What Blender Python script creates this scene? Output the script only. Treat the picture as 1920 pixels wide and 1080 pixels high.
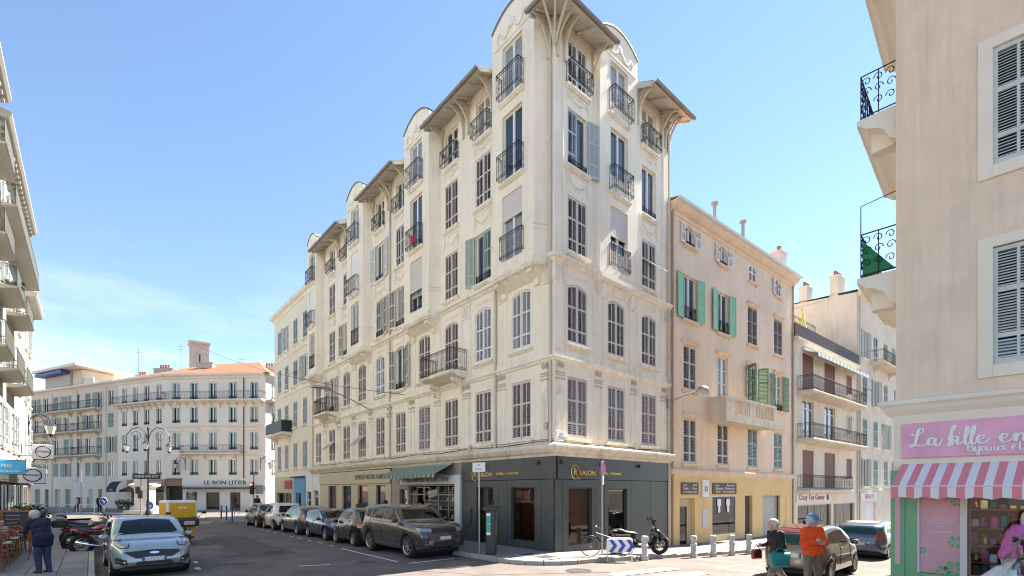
import bpy, bmesh, math, random
import numpy as np
from mathutils import Vector, Matrix
from mathutils.bvhtree import BVHTree

for _o in list(bpy.data.objects): bpy.data.objects.remove(_o)
SC = bpy.context.scene
COL = SC.collection
R = math.radians
PI = math.pi
rnd = random.Random(7)

# ------------------------------------------------------------------ camera
EYE = 2.3
cam = bpy.data.cameras.new('Camera')
cam.lens = 16.97; cam.sensor_width = 36.0
cam.shift_y = 0.1974
cam.clip_end = 5000; cam.clip_start = 0.05
camo = bpy.data.objects.new('Camera', cam); COL.objects.link(camo)
camo.location = (0, 0, EYE); camo.rotation_euler = (R(90), 0, 0)
SC.camera = camo

# ------------------------------------------------------------------ sky and sun
SUN_AZ = 37.0      # direction to the sun, degrees from +X towards +Y
SUN_EL = 49.5
world = bpy.data.worlds.new('World'); SC.world = world
world.use_nodes = True
nt = world.node_tree; nt.nodes.clear()
def _n(t, **k):
    n = nt.nodes.new(t)
    for a, b in k.items(): setattr(n, a, b)
    return n
out = _n('ShaderNodeOutputWorld'); bg = _n('ShaderNodeBackground')
sky = _n('ShaderNodeTexSky'); sky.sky_type = 'NISHITA'; sky.sun_disc = False
sky.sun_elevation = R(SUN_EL); sky.sun_rotation = R(90 - SUN_AZ)
sky.altitude = 0; sky.air_density = 1.0; sky.dust_density = 0.0; sky.ozone_density = 1.5
bg.inputs['Strength'].default_value = 0.05
tc = _n('ShaderNodeTexCoord'); mp = _n('ShaderNodeMapping'); mp.inputs['Scale'].default_value = (1.1, 1.1, 5.5)
mp.inputs['Location'].default_value = (3.1, 0.4, 0.2)
nz = _n('ShaderNodeTexNoise'); nz.inputs['Scale'].default_value = 2.3; nz.inputs['Detail'].default_value = 7; nz.inputs['Roughness'].default_value = 0.62
rp = _n('ShaderNodeValToRGB'); rp.color_ramp.elements[0].position = 0.50; rp.color_ramp.elements[1].position = 0.78
sx = _n('ShaderNodeSeparateXYZ'); mr = _n('ShaderNodeMapRange')
mr.inputs['From Min'].default_value = 0.10; mr.inputs['From Max'].default_value = 0.42
mr.inputs['To Min'].default_value = 0.65; mr.inputs['To Max'].default_value = 0.0
mu = _n('ShaderNodeMath', operation='MULTIPLY'); mx = _n('ShaderNodeMix', data_type='RGBA')
mx.inputs[7].default_value = (6.0, 6.2, 6.5, 1)
l = nt.links.new
l(tc.outputs['Generated'], mp.inputs['Vector']); l(mp.outputs[0], nz.inputs['Vector']); l(nz.outputs['Fac'], rp.inputs['Fac'])
l(tc.outputs['Generated'], sx.inputs[0]); l(sx.outputs['Z'], mr.inputs['Value'])
l(rp.outputs['Color'], mu.inputs[0]); l(mr.outputs[0], mu.inputs[1]); l(mu.outputs[0], mx.inputs[0])
l(sky.outputs[0], mx.inputs[6]); l(mx.outputs[2], bg.inputs['Color']); l(bg.outputs[0], out.inputs['Surface'])

sl = bpy.data.lights.new('sun', 'SUN'); sl.energy = 3.7; sl.angle = R(0.55); sl.color = (1.0, 0.93, 0.82)
so = bpy.data.objects.new('sun', sl); COL.objects.link(so)
_d = Vector((math.cos(R(SUN_AZ)) * math.cos(R(SUN_EL)), math.sin(R(SUN_AZ)) * math.cos(R(SUN_EL)), math.sin(R(SUN_EL))))
so.rotation_euler = _d.to_track_quat('Z', 'Y').to_euler(); so.location = _d * 80

SC.view_settings.view_transform = 'Standard'; SC.view_settings.look = 'None'
SC.view_settings.gamma = 1.0; SC.view_settings.exposure = 2.5
SC.view_settings.use_curve_mapping = False
SC.cycles.use_denoising = True
SC.cycles.max_bounces = 8; SC.cycles.transparent_max_bounces = 12
SC.cycles.caustics_reflective = False; SC.cycles.caustics_refractive = False
SC.cycles.use_adaptive_sampling = True; SC.cycles.filter_width = 1.1
SC.cycles.sample_clamp_indirect = 6.0

# ------------------------------------------------------------------ materials
MATS = {}
def mat(name, col=(.5, .5, .5), rough=.6, metal=0.0, spec=.5, var=0.0, scale=4.0, bump=0.0, bscale=60.0, streak=0.0, coat=0.0, emit=None, est=0.0, alpha=1.0, dirt=None, dirt_amt=0.0, sheen=0.0):
    """procedural principled material: colour with two octaves of noise, optional vertical streaks, dirt and bump"""
    if name in MATS: return MATS[name]
    m = bpy.data.materials.new(name); m.use_nodes = True
    t = m.node_tree; b = t.nodes['Principled BSDF']
    b.inputs['Roughness'].default_value = rough; b.inputs['Metallic'].default_value = metal
    b.inputs['Specular IOR Level'].default_value = spec
    b.inputs['Base Color'].default_value = (*col, 1)
    if coat: b.inputs['Coat Weight'].default_value = coat; b.inputs['Coat Roughness'].default_value = .04
    if sheen: b.inputs['Sheen Weight'].default_value = sheen
    if emit: b.inputs['Emission Color'].default_value = (*emit, 1); b.inputs['Emission Strength'].default_value = est
    if var or bump or streak or dirt_amt:
        g = t.nodes.new('ShaderNodeNewGeometry')
        last = None
        if var:
            n1 = t.nodes.new('ShaderNodeTexNoise'); n1.inputs['Scale'].default_value = scale; n1.inputs['Detail'].default_value = 6; n1.inputs['Roughness'].default_value = .6
            t.links.new(g.outputs['Position'], n1.inputs['Vector'])
            r = t.nodes.new('ShaderNodeMapRange'); r.inputs['From Min'].default_value = .3; r.inputs['From Max'].default_value = .7
            r.inputs['To Min'].default_value = 1 - var; r.inputs['To Max'].default_value = 1 + var * .6
            t.links.new(n1.outputs['Fac'], r.inputs['Value']); last = r.outputs[0]
        if streak:
            mp_ = t.nodes.new('ShaderNodeMapping'); mp_.inputs['Scale'].default_value = (2.6, 2.6, .16)
            n2 = t.nodes.new('ShaderNodeTexNoise'); n2.inputs['Scale'].default_value = 1.7; n2.inputs['Detail'].default_value = 8; n2.inputs['Roughness'].default_value = .7
            t.links.new(g.outputs['Position'], mp_.inputs['Vector']); t.links.new(mp_.outputs[0], n2.inputs['Vector'])
            r2 = t.nodes.new('ShaderNodeMapRange'); r2.inputs['From Min'].default_value = .48; r2.inputs['From Max'].default_value = .75
            r2.inputs['To Min'].default_value = 1; r2.inputs['To Max'].default_value = 1 - streak
            t.links.new(n2.outputs['Fac'], r2.inputs['Value'])
            if last is None: last = r2.outputs[0]
            else:
                mm = t.nodes.new('ShaderNodeMath'); mm.operation = 'MULTIPLY'
                t.links.new(last, mm.inputs[0]); t.links.new(r2.outputs[0], mm.inputs[1]); last = mm.outputs[0]
        colsock = None
        if last is not None:
            vm = t.nodes.new('ShaderNodeVectorMath'); vm.operation = 'SCALE'; vm.inputs[0].default_value = col
            t.links.new(last, vm.inputs['Scale']); colsock = vm.outputs[0]
        if dirt_amt:
            n3 = t.nodes.new('ShaderNodeTexNoise'); n3.inputs['Scale'].default_value = scale * .45; n3.inputs['Detail'].default_value = 9; n3.inputs['Roughness'].default_value = .72
            t.links.new(g.outputs['Position'], n3.inputs['Vector'])
            cr = t.nodes.new('ShaderNodeMapRange'); cr.inputs['From Min'].default_value = .56; cr.inputs['From Max'].default_value = .70
            cr.inputs['To Max'].default_value = dirt_amt
            t.links.new(n3.outputs['Fac'], cr.inputs['Value'])
            mi = t.nodes.new('ShaderNodeMix'); mi.data_type = 'RGBA'
            mi.inputs[6].default_value = (*col, 1); mi.inputs[7].default_value = (*dirt, 1)
            if colsock is not None: t.links.new(colsock, mi.inputs[6])
            t.links.new(cr.outputs[0], mi.inputs[0]); colsock = mi.outputs[2]
        if colsock is not None: t.links.new(colsock, b.inputs['Base Color'])
        if bump:
            n4 = t.nodes.new('ShaderNodeTexNoise'); n4.inputs['Scale'].default_value = bscale; n4.inputs['Detail'].default_value = 5
            t.links.new(g.outputs['Position'], n4.inputs['Vector'])
            bp = t.nodes.new('ShaderNodeBump'); bp.inputs['Strength'].default_value = bump; bp.inputs['Distance'].default_value = .02 if bscale > 8 else .09
            t.links.new(n4.outputs['Fac'], bp.inputs['Height']); t.links.new(bp.outputs[0], b.inputs['Normal'])
    MATS[name] = m; return m

def glass_mat(name, tint=(.9, .95, .95), ior=1.5, extra=.0):
    m = bpy.data.materials.new(name); m.use_nodes = True; t = m.node_tree; t.nodes.clear()
    o = t.nodes.new('ShaderNodeOutputMaterial'); mixs = t.nodes.new('ShaderNodeMixShader')
    tr = t.nodes.new('ShaderNodeBsdfTransparent'); tr.inputs[0].default_value = (*tint, 1)
    gl = t.nodes.new('ShaderNodeBsdfGlossy'); gl.inputs['Roughness'].default_value = .015
    fr = t.nodes.new('ShaderNodeFresnel'); fr.inputs[0].default_value = ior
    ad = t.nodes.new('ShaderNodeMath'); ad.operation = 'ADD'; ad.inputs[1].default_value = extra
    t.links.new(fr.outputs[0], ad.inputs[0]); t.links.new(ad.outputs[0], mixs.inputs[0])
    t.links.new(tr.outputs[0], mixs.inputs[1]); t.links.new(gl.outputs[0], mixs.inputs[2]); t.links.new(mixs.outputs[0], o.inputs[0])
    MATS[name] = m; return m

# main cream facade and neighbours
mat('cream', (.89, .80, .66), .85, var=.07, scale=.9, streak=.15, bump=.18, bscale=22, dirt=(.52, .45, .36), dirt_amt=.24)
mat('cream_trim', (.88, .80, .665), .8, var=.10, scale=2.2, streak=.28, bump=.15, bscale=30, dirt=(.36, .32, .27), dirt_amt=.42)
mat('cornice_old', (.76, .67, .54), .9, var=.16, scale=2.2, streak=.30, bump=.3, bscale=25, dirt=(.20, .17, .14), dirt_amt=.7)
mat('cream2', (.80, .725, .58), .85, var=.06, scale=.6, streak=.10, bump=.08)
mat('peach', (.86, .665, .49), .88, var=.10, scale=.5, streak=.14, bump=.10, dirt=(.46, .31, .21), dirt_amt=.30)
mat('peach_trim', (.82, .62, .45), .85, var=.12, scale=1.3, streak=.18)
mat('yellow_shop', (.78, .55, .25), .75, var=.08, scale=.9, streak=.12, dirt=(.40, .27, .13), dirt_amt=.2)
mat('beige3', (.78, .68, .54), .88, var=.10, scale=.7, streak=.22, bump=.08, dirt=(.38, .32, .25), dirt_amt=.35)
mat('beige4', (.74, .645, .52), .88, var=.10, scale=.7, streak=.22, bump=.08, dirt=(.62, .44, .30), dirt_amt=.5)
mat('pinkwall', (.82, .645, .49), .88, var=.08, scale=1.6, streak=.17, bump=.22, bscale=28, dirt=(.60, .46, .35), dirt_amt=.34)
mat('pinkframe', (.82, .74, .61), .8, var=.05, scale=1.5)
mat('farwall', (.80, .72, .61), .88, var=.08, scale=.25, streak=.12)
mat('farwall2', (.70, .60, .48), .88, var=.10, scale=.25, streak=.18)
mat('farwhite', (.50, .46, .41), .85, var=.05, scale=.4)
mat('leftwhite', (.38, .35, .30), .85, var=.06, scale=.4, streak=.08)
mat('ornament', (.60, .52, .42), .9, var=.2, scale=6, dirt=(.30, .26, .21), dirt_amt=.6)
mat('tower_brick', (.56, .43, .36), .9, var=.15, scale=1)
mat('navy_cloth', (.012, .016, .06), .85)
mat('dark_core', (.05, .045, .04), .9)
mat('roof_zinc', (.30, .29, .28), .55, metal=.3, var=.15, scale=1.5)
mat('soffit', (.62, .575, .51), .85, var=.15, scale=1.5, streak=.1)
mat('gutter', (.27, .23, .20), .5, metal=.4, var=.25, scale=2)
mat('bracket', (.60, .54, .44), .8, var=.1, scale=3)
mat('roof_tile', (.34, .12, .06), .85, var=.25, scale=1.2)
mat('terracotta', (.34, .13, .08), .85, var=.2, scale=3)
# joinery
mat('shutter_white', (.78, .76, .76), .6, var=.06, scale=3)
mat('shutter_grey', (.66, .61, .56), .6, var=.08, scale=3)
mat('shutter_mauve', (.58, .52, .50), .6, var=.08, scale=3)
mat('shutter_pale', (.56, .60, .56), .6, var=.10, scale=5, streak=.15)
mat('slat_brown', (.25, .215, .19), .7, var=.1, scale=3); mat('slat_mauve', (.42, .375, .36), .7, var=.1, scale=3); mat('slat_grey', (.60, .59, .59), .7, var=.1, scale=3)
mat('shutter_blue', (.42, .49, .52), .6, var=.08, scale=3)
mat('shutter_green', (.27, .54, .33), .55, var=.08, scale=3)
mat('shutter_moss', (.18, .33, .20), .6, var=.12, scale=3)
mat('shutter_sage', (.36, .46, .42), .6, var=.1, scale=3)
mat('shutter_brown', (.33, .25, .22), .65, var=.1, scale=3)
mat('roller_red', (.20, .085, .07), .6, var=.08, scale=3)
mat('roller_pale', (.62, .60, .56), .6, var=.04, scale=3)
mat('roller_steel', (.40, .39, .37), .45, metal=.4, var=.1, scale=2)
mat('frame_white', (.78, .77, .75), .5, var=.03, scale=4)
mat('frame_dark', (.05, .05, .05), .4)
mat('wood_brown', (.26, .14, .08), .5, var=.2, scale=6)
mat('pane_curtain', (.30, .295, .28), .05, spec=.8, coat=.5, var=.3, scale=9)
mat('balcony_stone', (.70, .60, .47), .85, var=.12, scale=2, streak=.2, dirt=(.34, .28, .22), dirt_amt=.4)
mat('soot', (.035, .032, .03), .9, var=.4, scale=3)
mat('pane', (.018, .024, .032), .03, spec=.9, coat=.6)
mat('iron', (.028, .028, .032), .5, metal=.4)
mat('iron_rust', (.09, .06, .05), .65, metal=.3, var=.3, scale=6)
mat('iron_grey', (.10, .10, .095), .6, metal=.2)
mat('pipe_cream', (.60, .53, .42), .6, var=.1, scale=3)
mat('pipe_brown', (.40, .27, .19), .6, var=.1, scale=3)
# shops
mat('salon_grey', (.062, .068, .070), .45, var=.06, scale=1.4, streak=.08)
mat('gold', (.72, .50, .16), .3, metal=.85)
mat('optic_beige', (.52, .44, .30), .6, var=.04, scale=2)
mat('shop_greige', (.30, .26, .22), .6, var=.06, scale=2)
mat('shop_white', (.72, .70, .68), .6, var=.04, scale=2)
mat('shop_blue', (.06, .27, .55), .5, var=.04, scale=2)
mat('awning_green', (.09, .17, .13), .8, var=.15, scale=5)
mat('awning_pale', (.30, .33, .27), .8, var=.15, scale=5)
mat('red_interior', (.34, .075, .035), .7, var=.2, scale=2.5)
mat('dim_interior', (.16, .13, .105), .8, var=.5, scale=2.5)
mat('warm_interior', (.42, .27, .15), .8, var=.4, scale=1.8)
mat('pale_interior', (.55, .52, .48), .8, var=.25, scale=2.5)
mat('sign_pink', (.80, .39, .53), .55, var=.18, scale=1.6)
mat('sign_white', (.80, .79, .78), .5)
mat('sign_brown', (.10, .065, .05), .6)
mat('sign_red', (.36, .03, .05), .6)
mat('ink', (.02, .02, .025), .6)
mat('ink_red', (.38, .05, .07), .6)
mat('shop_green', (.18, .42, .22), .5, var=.05, scale=2)
mat('awn_pink', (.76, .24, .27), .8, var=.06, scale=6)
mat('awn_white', (.76, .73, .74), .8, var=.04, scale=6)
mat('poster_pink', (.70, .38, .44), .5, var=.16, scale=1.4)
mat('sign_cyan', (.03, .34, .62), .5)
mat('sign_grey', (.52, .55, .60), .5, var=.04, scale=3)
# street
mat('asphalt', (.150, .124, .110), .9, var=.34, scale=.8, bump=.45, bscale=60, dirt=(.105, .088, .080), dirt_amt=.45)
mat('asphalt_patch', (.088, .077, .072), .9, var=.15, scale=.8, bump=.35, bscale=80)
mat('tar', (.045, .042, .04), .7)
mat('pavement', (.235, .215, .20), .9, var=.14, scale=1.0, bump=.2, bscale=60, dirt=(.13, .12, .11), dirt_amt=.45)
mat('slab', (.20, .20, .205), .85, var=.14, scale=1.6, bump=.15, bscale=60)
mat('slab2', (.235, .23, .225), .85, var=.14, scale=1.6, bump=.15, bscale=60)
mat('kerbstone', (.36, .34, .315), .85, var=.2, scale=2.5, bump=.2, bscale=40)
mat('paint_white', (.72, .71, .68), .8, var=.25, scale=3.5, dirt=(.22, .21, .20), dirt_amt=.55)
mat('stone_white', (.66, .62, .56), .8, var=.1, scale=3, streak=.1)
mat('bollard', (.52, .52, .52), .7, var=.14, scale=6, streak=.2)
mat('steel', (.42, .42, .42), .35, metal=.8, var=.1, scale=5)
mat('steel_dull', (.33, .33, .33), .6, metal=.5, var=.1, scale=5)
mat('blue_paint', (.03, .07, .28), .45)
mat('sign_blue', (.015, .06, .42), .4)
mat('sign_purple', (.10, .03, .20), .4)
mat('meter_dark', (.022, .028, .034), .4)
mat('teal_sticker', (.05, .38, .36), .5)
mat('red_lamp', (.5, .01, .01), .3, emit=(1, .03, .02), est=3.0)
mat('lamp_glass', (.55, .55, .52), .15, spec=.8)
# vehicles
def paint(n, c, rough=.25, metal=.5): return mat(n, c, rough, metal=metal, coat=1.0)
paint('car_sage', (.33, .40, .40), metal=.35); paint('car_taupe', (.085, .08, .076), metal=.55); paint('car_black', (.02, .021, .024)); paint('car_navy', (.016, .03, .10))
paint('car_white', (.62, .61, .60), metal=0); paint('car_slate', (.07, .075, .10)); paint('car_grey', (.17, .155, .135), metal=.6); paint('car_red', (.17, .012, .018)); paint('car_steel', (.075, .10, .155), metal=.5)
mat('car_glass', (.006, .008, .010), .02, spec=.28)
mat('car_glass_green', (.02, .06, .05), .03, spec=.45)
mat('rubber', (.018, .018, .018), .85)
mat('trim', (.02, .02, .021), .5)
mat('alloy', (.55, .55, .56), .28, metal=.9)
mat('chrome', (.75, .75, .76), .12, metal=1.0)
mat('light_lens', (.20, .23, .28), .06, spec=1.0, coat=1.0)
mat('tail_red', (.32, .008, .01), .12, coat=1.0)
mat('plate', (.62, .62, .60), .5)
mat('plate_blue', (.04, .10, .42), .5)
mat('yellow_box', (.72, .40, .02), .5, var=.05, scale=3)
mat('moto_red', (.30, .01, .015), .25, coat=1.0); mat('moto_black', (.014, .014, .015), .3, coat=.8)
mat('seat_black', (.02, .02, .022), .6)
mat('amber', (.75, .28, .02), .25)
# people
mat('skin', (.52, .31, .23), .6, var=.05, scale=9); mat('hair_grey', (.50, .47, .44), .8, var=.25, scale=40); mat('hair_dark', (.03, .022, .018), .7)
mat('hair_pale', (.60, .52, .46), .8, var=.2, scale=40)
mat('cl_navy', (.010, .013, .045), .85, var=.2, scale=7, bump=1.0, bscale=7); mat('cl_jean', (.03, .05, .10), .9, var=.2, scale=8, bump=1.0, bscale=7); mat('cl_orange', (.90, .085, .006), .7, var=.08, scale=7, bump=1.0, bscale=7)
mat('cl_taupe', (.19, .155, .125), .9, var=.15, scale=7, bump=1.0, bscale=7); mat('cl_black', (.016, .015, .017), .85, var=.2, scale=7, bump=1.0, bscale=7); mat('cl_pink', (.60, .15, .42), .8, var=.1, scale=7, bump=1.0, bscale=7)
mat('cl_floral', (.55, .38, .32), .85, var=.6, scale=22, bump=1.0, bscale=7); mat('cl_teal', (.012, .20, .19), .5, var=.12, scale=8); mat('cap_blue', (.10, .22, .55), .8)
mat('shoe', (.05, .045, .04), .6); mat('cl_brown', (.12, .07, .05), .9, var=.2, scale=7, bump=1.0, bscale=7); mat('cl_white', (.6, .6, .58), .85, var=.1, scale=7, bump=1.0, bscale=7)
mat('wicker', (.15, .03, .016), .55, var=.25, scale=14); mat('table_top', (.24, .25, .27), .4, var=.2, scale=5); mat('chalk_board', (.05, .055, .065), .8, var=.2, scale=4); mat('pine', (.30, .13, .05), .6, var=.2, scale=6)
mat('leaf', (.06, .14, .03), .6, var=.4, scale=9); mat('leaf_dark', (.03, .09, .03), .6, var=.4, scale=9); mat('flower_pink', (.55, .10, .25), .7); mat('flower_white', (.72, .70, .66), .7); mat('pot', (.30, .15, .09), .8)
mat('glow_warm', (.8, .6, .2), .4, emit=(1, .66, .22), est=2.2)
mat('parasol', (.62, .60, .22), .85, var=.1, scale=4)
mat('net_green', (.02, .20, .08), .8)
mat('hatch_dark', (.05, .045, .042), .9)
glass_mat('shopglass', (.90, .93, .92), 1.5, .03)
glass_mat('mask_glass', (.80, .86, .86), 1.5, .06)

# striped trousers
def stripe_mat(name, c1, c2, freq):
    m = bpy.data.materials.new(name); m.use_nodes = True; t = m.node_tree; b = t.nodes['Principled BSDF']; b.inputs['Roughness'].default_value = .85
    tcn = t.nodes.new('ShaderNodeTexCoord'); w = t.nodes.new('ShaderNodeTexWave'); w.inputs['Scale'].default_value = freq; w.bands_direction = 'X'
    cr = t.nodes.new('ShaderNodeValToRGB'); cr.color_ramp.elements[0].color = (*c1, 1); cr.color_ramp.elements[1].color = (*c2, 1)
    cr.color_ramp.elements[0].position = .45; cr.color_ramp.elements[1].position = .55
    t.links.new(tcn.outputs['Object'], w.inputs['Vector']); t.links.new(w.outputs['Fac'], cr.inputs[0]); t.links.new(cr.outputs[0], b.inputs['Base Color'])
    MATS[name] = m
stripe_mat('cl_stripe', (.06, .09, .22), (.62, .62, .62), 9.0)
def M(n): return MATS[n] if isinstance(n, str) else n

# ------------------------------------------------------------------ mesh helpers
class MB:
    """collects faces of one mesh; faces may carry a material slot index"""
    def __init__(s): s.v = []; s.f = []; s.mi = []; s.cur = 0
    def add(s, vs, fs):
        o = len(s.v); s.v += [tuple(p) for p in vs]; s.f += [tuple(i + o for i in f) for f in fs]; s.mi += [s.cur] * len(fs); return s
    def box(s, x0, x1, y0, y1, z0, z1):
        return s.add([(x0, y0, z0), (x1, y0, z0), (x1, y1, z0), (x0, y1, z0), (x0, y0, z1), (x1, y0, z1), (x1, y1, z1), (x0, y1, z1)],
                     [(0, 3, 2, 1), (4, 5, 6, 7), (0, 1, 5, 4), (1, 2, 6, 5), (2, 3, 7, 6), (3, 0, 4, 7)])
    def cbox(s, c, d): return s.box(c[0] - d[0] / 2, c[0] + d[0] / 2, c[1] - d[1] / 2, c[1] + d[1] / 2, c[2] - d[2] / 2, c[2] + d[2] / 2)
    def bevbox(s, x0, x1, y0, y1, z0, z1, b):
        """box with chamfered vertical and top edges"""
        def ring(i, z): return [(x0 + i + b, y0 + i, z), (x1 - i - b, y0 + i, z), (x1 - i, y0 + i + b, z), (x1 - i, y1 - i - b, z), (x1 - i - b, y1 - i, z), (x0 + i + b, y1 - i, z), (x0 + i, y1 - i - b, z), (x0 + i, y0 + i + b, z)]
        return s.rings([ring(b * .6, z0), ring(0, z0 + b), ring(0, z1 - b), ring(b, z1)], True, True)
    def quad(s, a, b, c, d): return s.add([a, b, c, d], [(0, 1, 2, 3)])
    def rings(s, rs, c0=False, c1=False, close=True):
        n = len(rs[0]); vs = [p for r in rs for p in r]; fs = []
        for i in range(len(rs) - 1):
            for j in range(n if close else n - 1):
                k = (j + 1) % n; fs.append((i * n + j, i * n + k, (i + 1) * n + k, (i + 1) * n + j))
        if c0: fs.append(tuple(range(n - 1, -1, -1)))
        if c1: fs.append(tuple((len(rs) - 1) * n + j for j in range(n)))
        return s.add(vs, fs)
    def tube(s, pts, r, n=6, closed=False):
        P = [Vector(p) for p in pts]; rs = r if isinstance(r, (list, tuple)) else [r] * len(P); rings = []
        up = Vector((0, 0, 1)); prev = None
        for i, p in enumerate(P):
            if closed: t = P[(i + 1) % len(P)] - P[i - 1]
            else: t = (P[min(i + 1, len(P) - 1)] - P[max(i - 1, 0)])
            if t.length < 1e-9: t = Vector((0, 0, 1))
            t.normalize()
            a = prev if prev is not None else (up if abs(t.z) < .95 else Vector((1, 0, 0)))
            a = a - t * a.dot(t)
            if a.length < 1e-6: a = t.orthogonal()
            a.normalize(); b = t.cross(a); prev = a
            rings.append([tuple(p + a * (math.cos(2 * PI * k / n) * rs[i]) + b * (math.sin(2 * PI * k / n) * rs[i])) for k in range(n)])
        if closed: rings.append(rings[0]); return s.rings(rings)
        return s.rings(rings, True, True)
    def lathe(s, prof, n=16, c=(0, 0, 0), axis='z', caps=True):
        rs = []
        for r, h in prof:
            ring = []
            for k in range(n):
                a = 2 * PI * k / n; x, y = r * math.cos(a), r * math.sin(a)
                ring.append((c[0] + x, c[1] + y, c[2] + h) if axis == 'z' else (c[0] + x, c[1] + h, c[2] + y) if axis == 'y' else (c[0] + h, c[1] + x, c[2] + y))
            rs.append(ring)
        return s.rings(rs, caps, caps)
    def prism(s, poly, y0, y1):
        """polygon in (x, z) pushed from y0 to y1"""
        n = len(poly); vs = [(x, y0, z) for x, z in poly] + [(x, y1, z) for x, z in poly]
        return s.add(vs, [tuple(range(n)), tuple(range(2 * n - 1, n - 1, -1))] + [(i, n + i, n + (i + 1) % n, (i + 1) % n) for i in range(n)])
    def prismz(s, poly, z0, z1):
        n = len(poly); vs = [(x, y, z0) for x, y in poly] + [(x, y, z1) for x, y in poly]
        return s.add(vs, [tuple(range(n - 1, -1, -1)), tuple(range(n, 2 * n))] + [(i, (i + 1) % n, n + (i + 1) % n, n + i) for i in range(n)])
    def prismx(s, poly, x0, x1):
        n = len(poly); vs = [(x0, y, z) for y, z in poly] + [(x1, y, z) for y, z in poly]
        return s.add(vs, [tuple(range(n)), tuple(range(2 * n - 1, n - 1, -1))] + [(i, n + i, n + (i + 1) % n, (i + 1) % n) for i in range(n)])
    def mould(s, prof, x0, x1, m0=0, m1=0):
        """cornice: profile of (out, z) points run along x; m0/m1 = mitre at each end (+1 outwards)"""
        r0 = [(x0 - m0 * p, -p, z) for p, z in prof]; r1 = [(x1 + m1 * p, -p, z) for p, z in prof]
        n = len(prof); return s.add(r0 + r1, [(i, n + i, n + i + 1, i + 1) for i in range(n - 1)] + [tuple(range(n)), tuple(range(2 * n - 1, n - 1, -1))])
    def grid(s, pts, nu, nv):
        return s.add(pts, [(i * nv + j, i * nv + j + 1, (i + 1) * nv + j + 1, (i + 1) * nv + j) for i in range(nu - 1) for j in range(nv - 1)])
    def xf(s, m):
        s.v = [tuple(m @ Vector(p)) for p in s.v]; return s
    def mesh(s, name, mats, smooth=False, fix=True):
        me = bpy.data.meshes.new(name); me.from_pydata(s.v, [], s.f)
        mats = mats if isinstance(mats, (list, tuple)) else [mats]
        for m in mats: me.materials.append(M(m))
        if len(mats) > 1: me.polygons.foreach_set('material_index', s.mi)
        if fix:
            bm = bmesh.new(); bm.from_mesh(me); bmesh.ops.recalc_face_normals(bm, faces=bm.faces); bm.to_mesh(me); bm.free()
        if smooth: me.polygons.foreach_set('use_smooth', [True] * len(me.polygons))
        me.update(); return me

def obj(name, me, parent=None, loc=(0, 0, 0), rz=0.0, rot=None, scale=None):
    o = bpy.data.objects.new(name, me); COL.objects.link(o)
    o.location = loc; o.rotation_euler = rot if rot else (0, 0, rz)
    if scale: o.scale = scale
    if parent is not None: o.parent = parent
    return o
def part(name, mb, mats, parent, loc=(0, 0, 0), rz=0.0, smooth=False, rot=None, **k):
    return obj(name, mb.mesh(name, mats, smooth), parent, loc, rz, rot)
def tag(o, label, cat, group=None):
    o['label'] = label; o['category'] = cat
    if group: o['group'] = group
    return o
def thing(name, label, cat, loc=(0, 0, 0), rz=0.0, group=None):
    o = bpy.data.objects.new(name, None); COL.objects.link(o); o.empty_display_size = .2
    o.location = loc; o.rotation_euler = (0, 0, rz); return tag(o, label, cat, group)
def struct(name, mb, mats, parent=None, smooth=False, kind='structure'):
    o = obj(name, mb.mesh(name, mats, smooth), parent)
    if parent is None or kind == 'stuff': o['kind'] = kind
    return o
def copy_tree(o, parent=None):
    c = o.copy(); COL.objects.link(c); c.parent = parent
    for ch in list(o.children): copy_tree(ch, c)
    return c
CACHE = {}
def cached(key, fn):
    if key not in CACHE: CACHE[key] = fn()
    return CACHE[key]

def text_mesh(s, size, mats, extr=.006, shear=0.0, spacing=1.0, width=None, bold=0.0, align='CENTER'):
    """lettering as a solid mesh lying in the x-z plane, centred"""
    cu = bpy.data.curves.new('lettering', 'FONT'); cu.body = s; cu.size = size; cu.align_x = align; cu.align_y = 'CENTER'
    cu.extrude = extr; cu.shear = shear; cu.space_character = spacing; cu.offset = bold; cu.resolution_u = 3
    o = bpy.data.objects.new('lettering', cu); COL.objects.link(o)
    dg = bpy.context.evaluated_depsgraph_get(); me = bpy.data.meshes.new_from_object(o.evaluated_get(dg))
    bpy.data.objects.remove(o); bpy.data.curves.remove(cu)
    me.transform(Matrix.Rotation(R(90), 4, 'X'))
    if width and len(me.vertices):
        xs = [v.co.x for v in me.vertices]; w = max(xs) - min(xs); me.transform(Matrix.Scale(width / w, 4, (1, 0, 0)))
    me.materials.clear(); me.materials.append(M(mats)); return me

# ------------------------------------------------------------------ site geometry (metres)
CX, CY = 1.496, 16.923                  # street corner of the big cream building
ANG_R = math.atan2(.65645, .75437)      # right-hand facade runs along this heading
ANG_L = ANG_R - PI / 2                  # left-hand facade, read left to right from outside
DR = Vector((math.cos(ANG_R), math.sin(ANG_R))); NR = Vector((-DR.y, DR.x))
DL = Vector((math.cos(ANG_L), math.sin(ANG_L))); NL = Vector((-DL.y, DL.x))
CC = Vector((CX, CY))
def slope(s):                           # the right-hand street falls away gently
    if s <= 0: return 0.0
    if s < 8: return -.045 * s * min(1.0, s / 2.0 + .3)
    return -.36 - .011 * min(s - 8, 30)
def gz(x, y):
    s = (Vector((x, y)) - CC).dot(DR)
    n = (Vector((x, y)) - CC).dot(NR)
    return slope(s) if n > -14 else slope(s) * max(0, 1 - (-14 - n) / 10)
def LW(x, y, z=0.0):
    p = CC + DL * x + NL * y; return (p.x, p.y, z)
def RW(x, y, z=0.0):
    p = CC + DR * x + NR * y; return (p.x, p.y, z)
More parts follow.
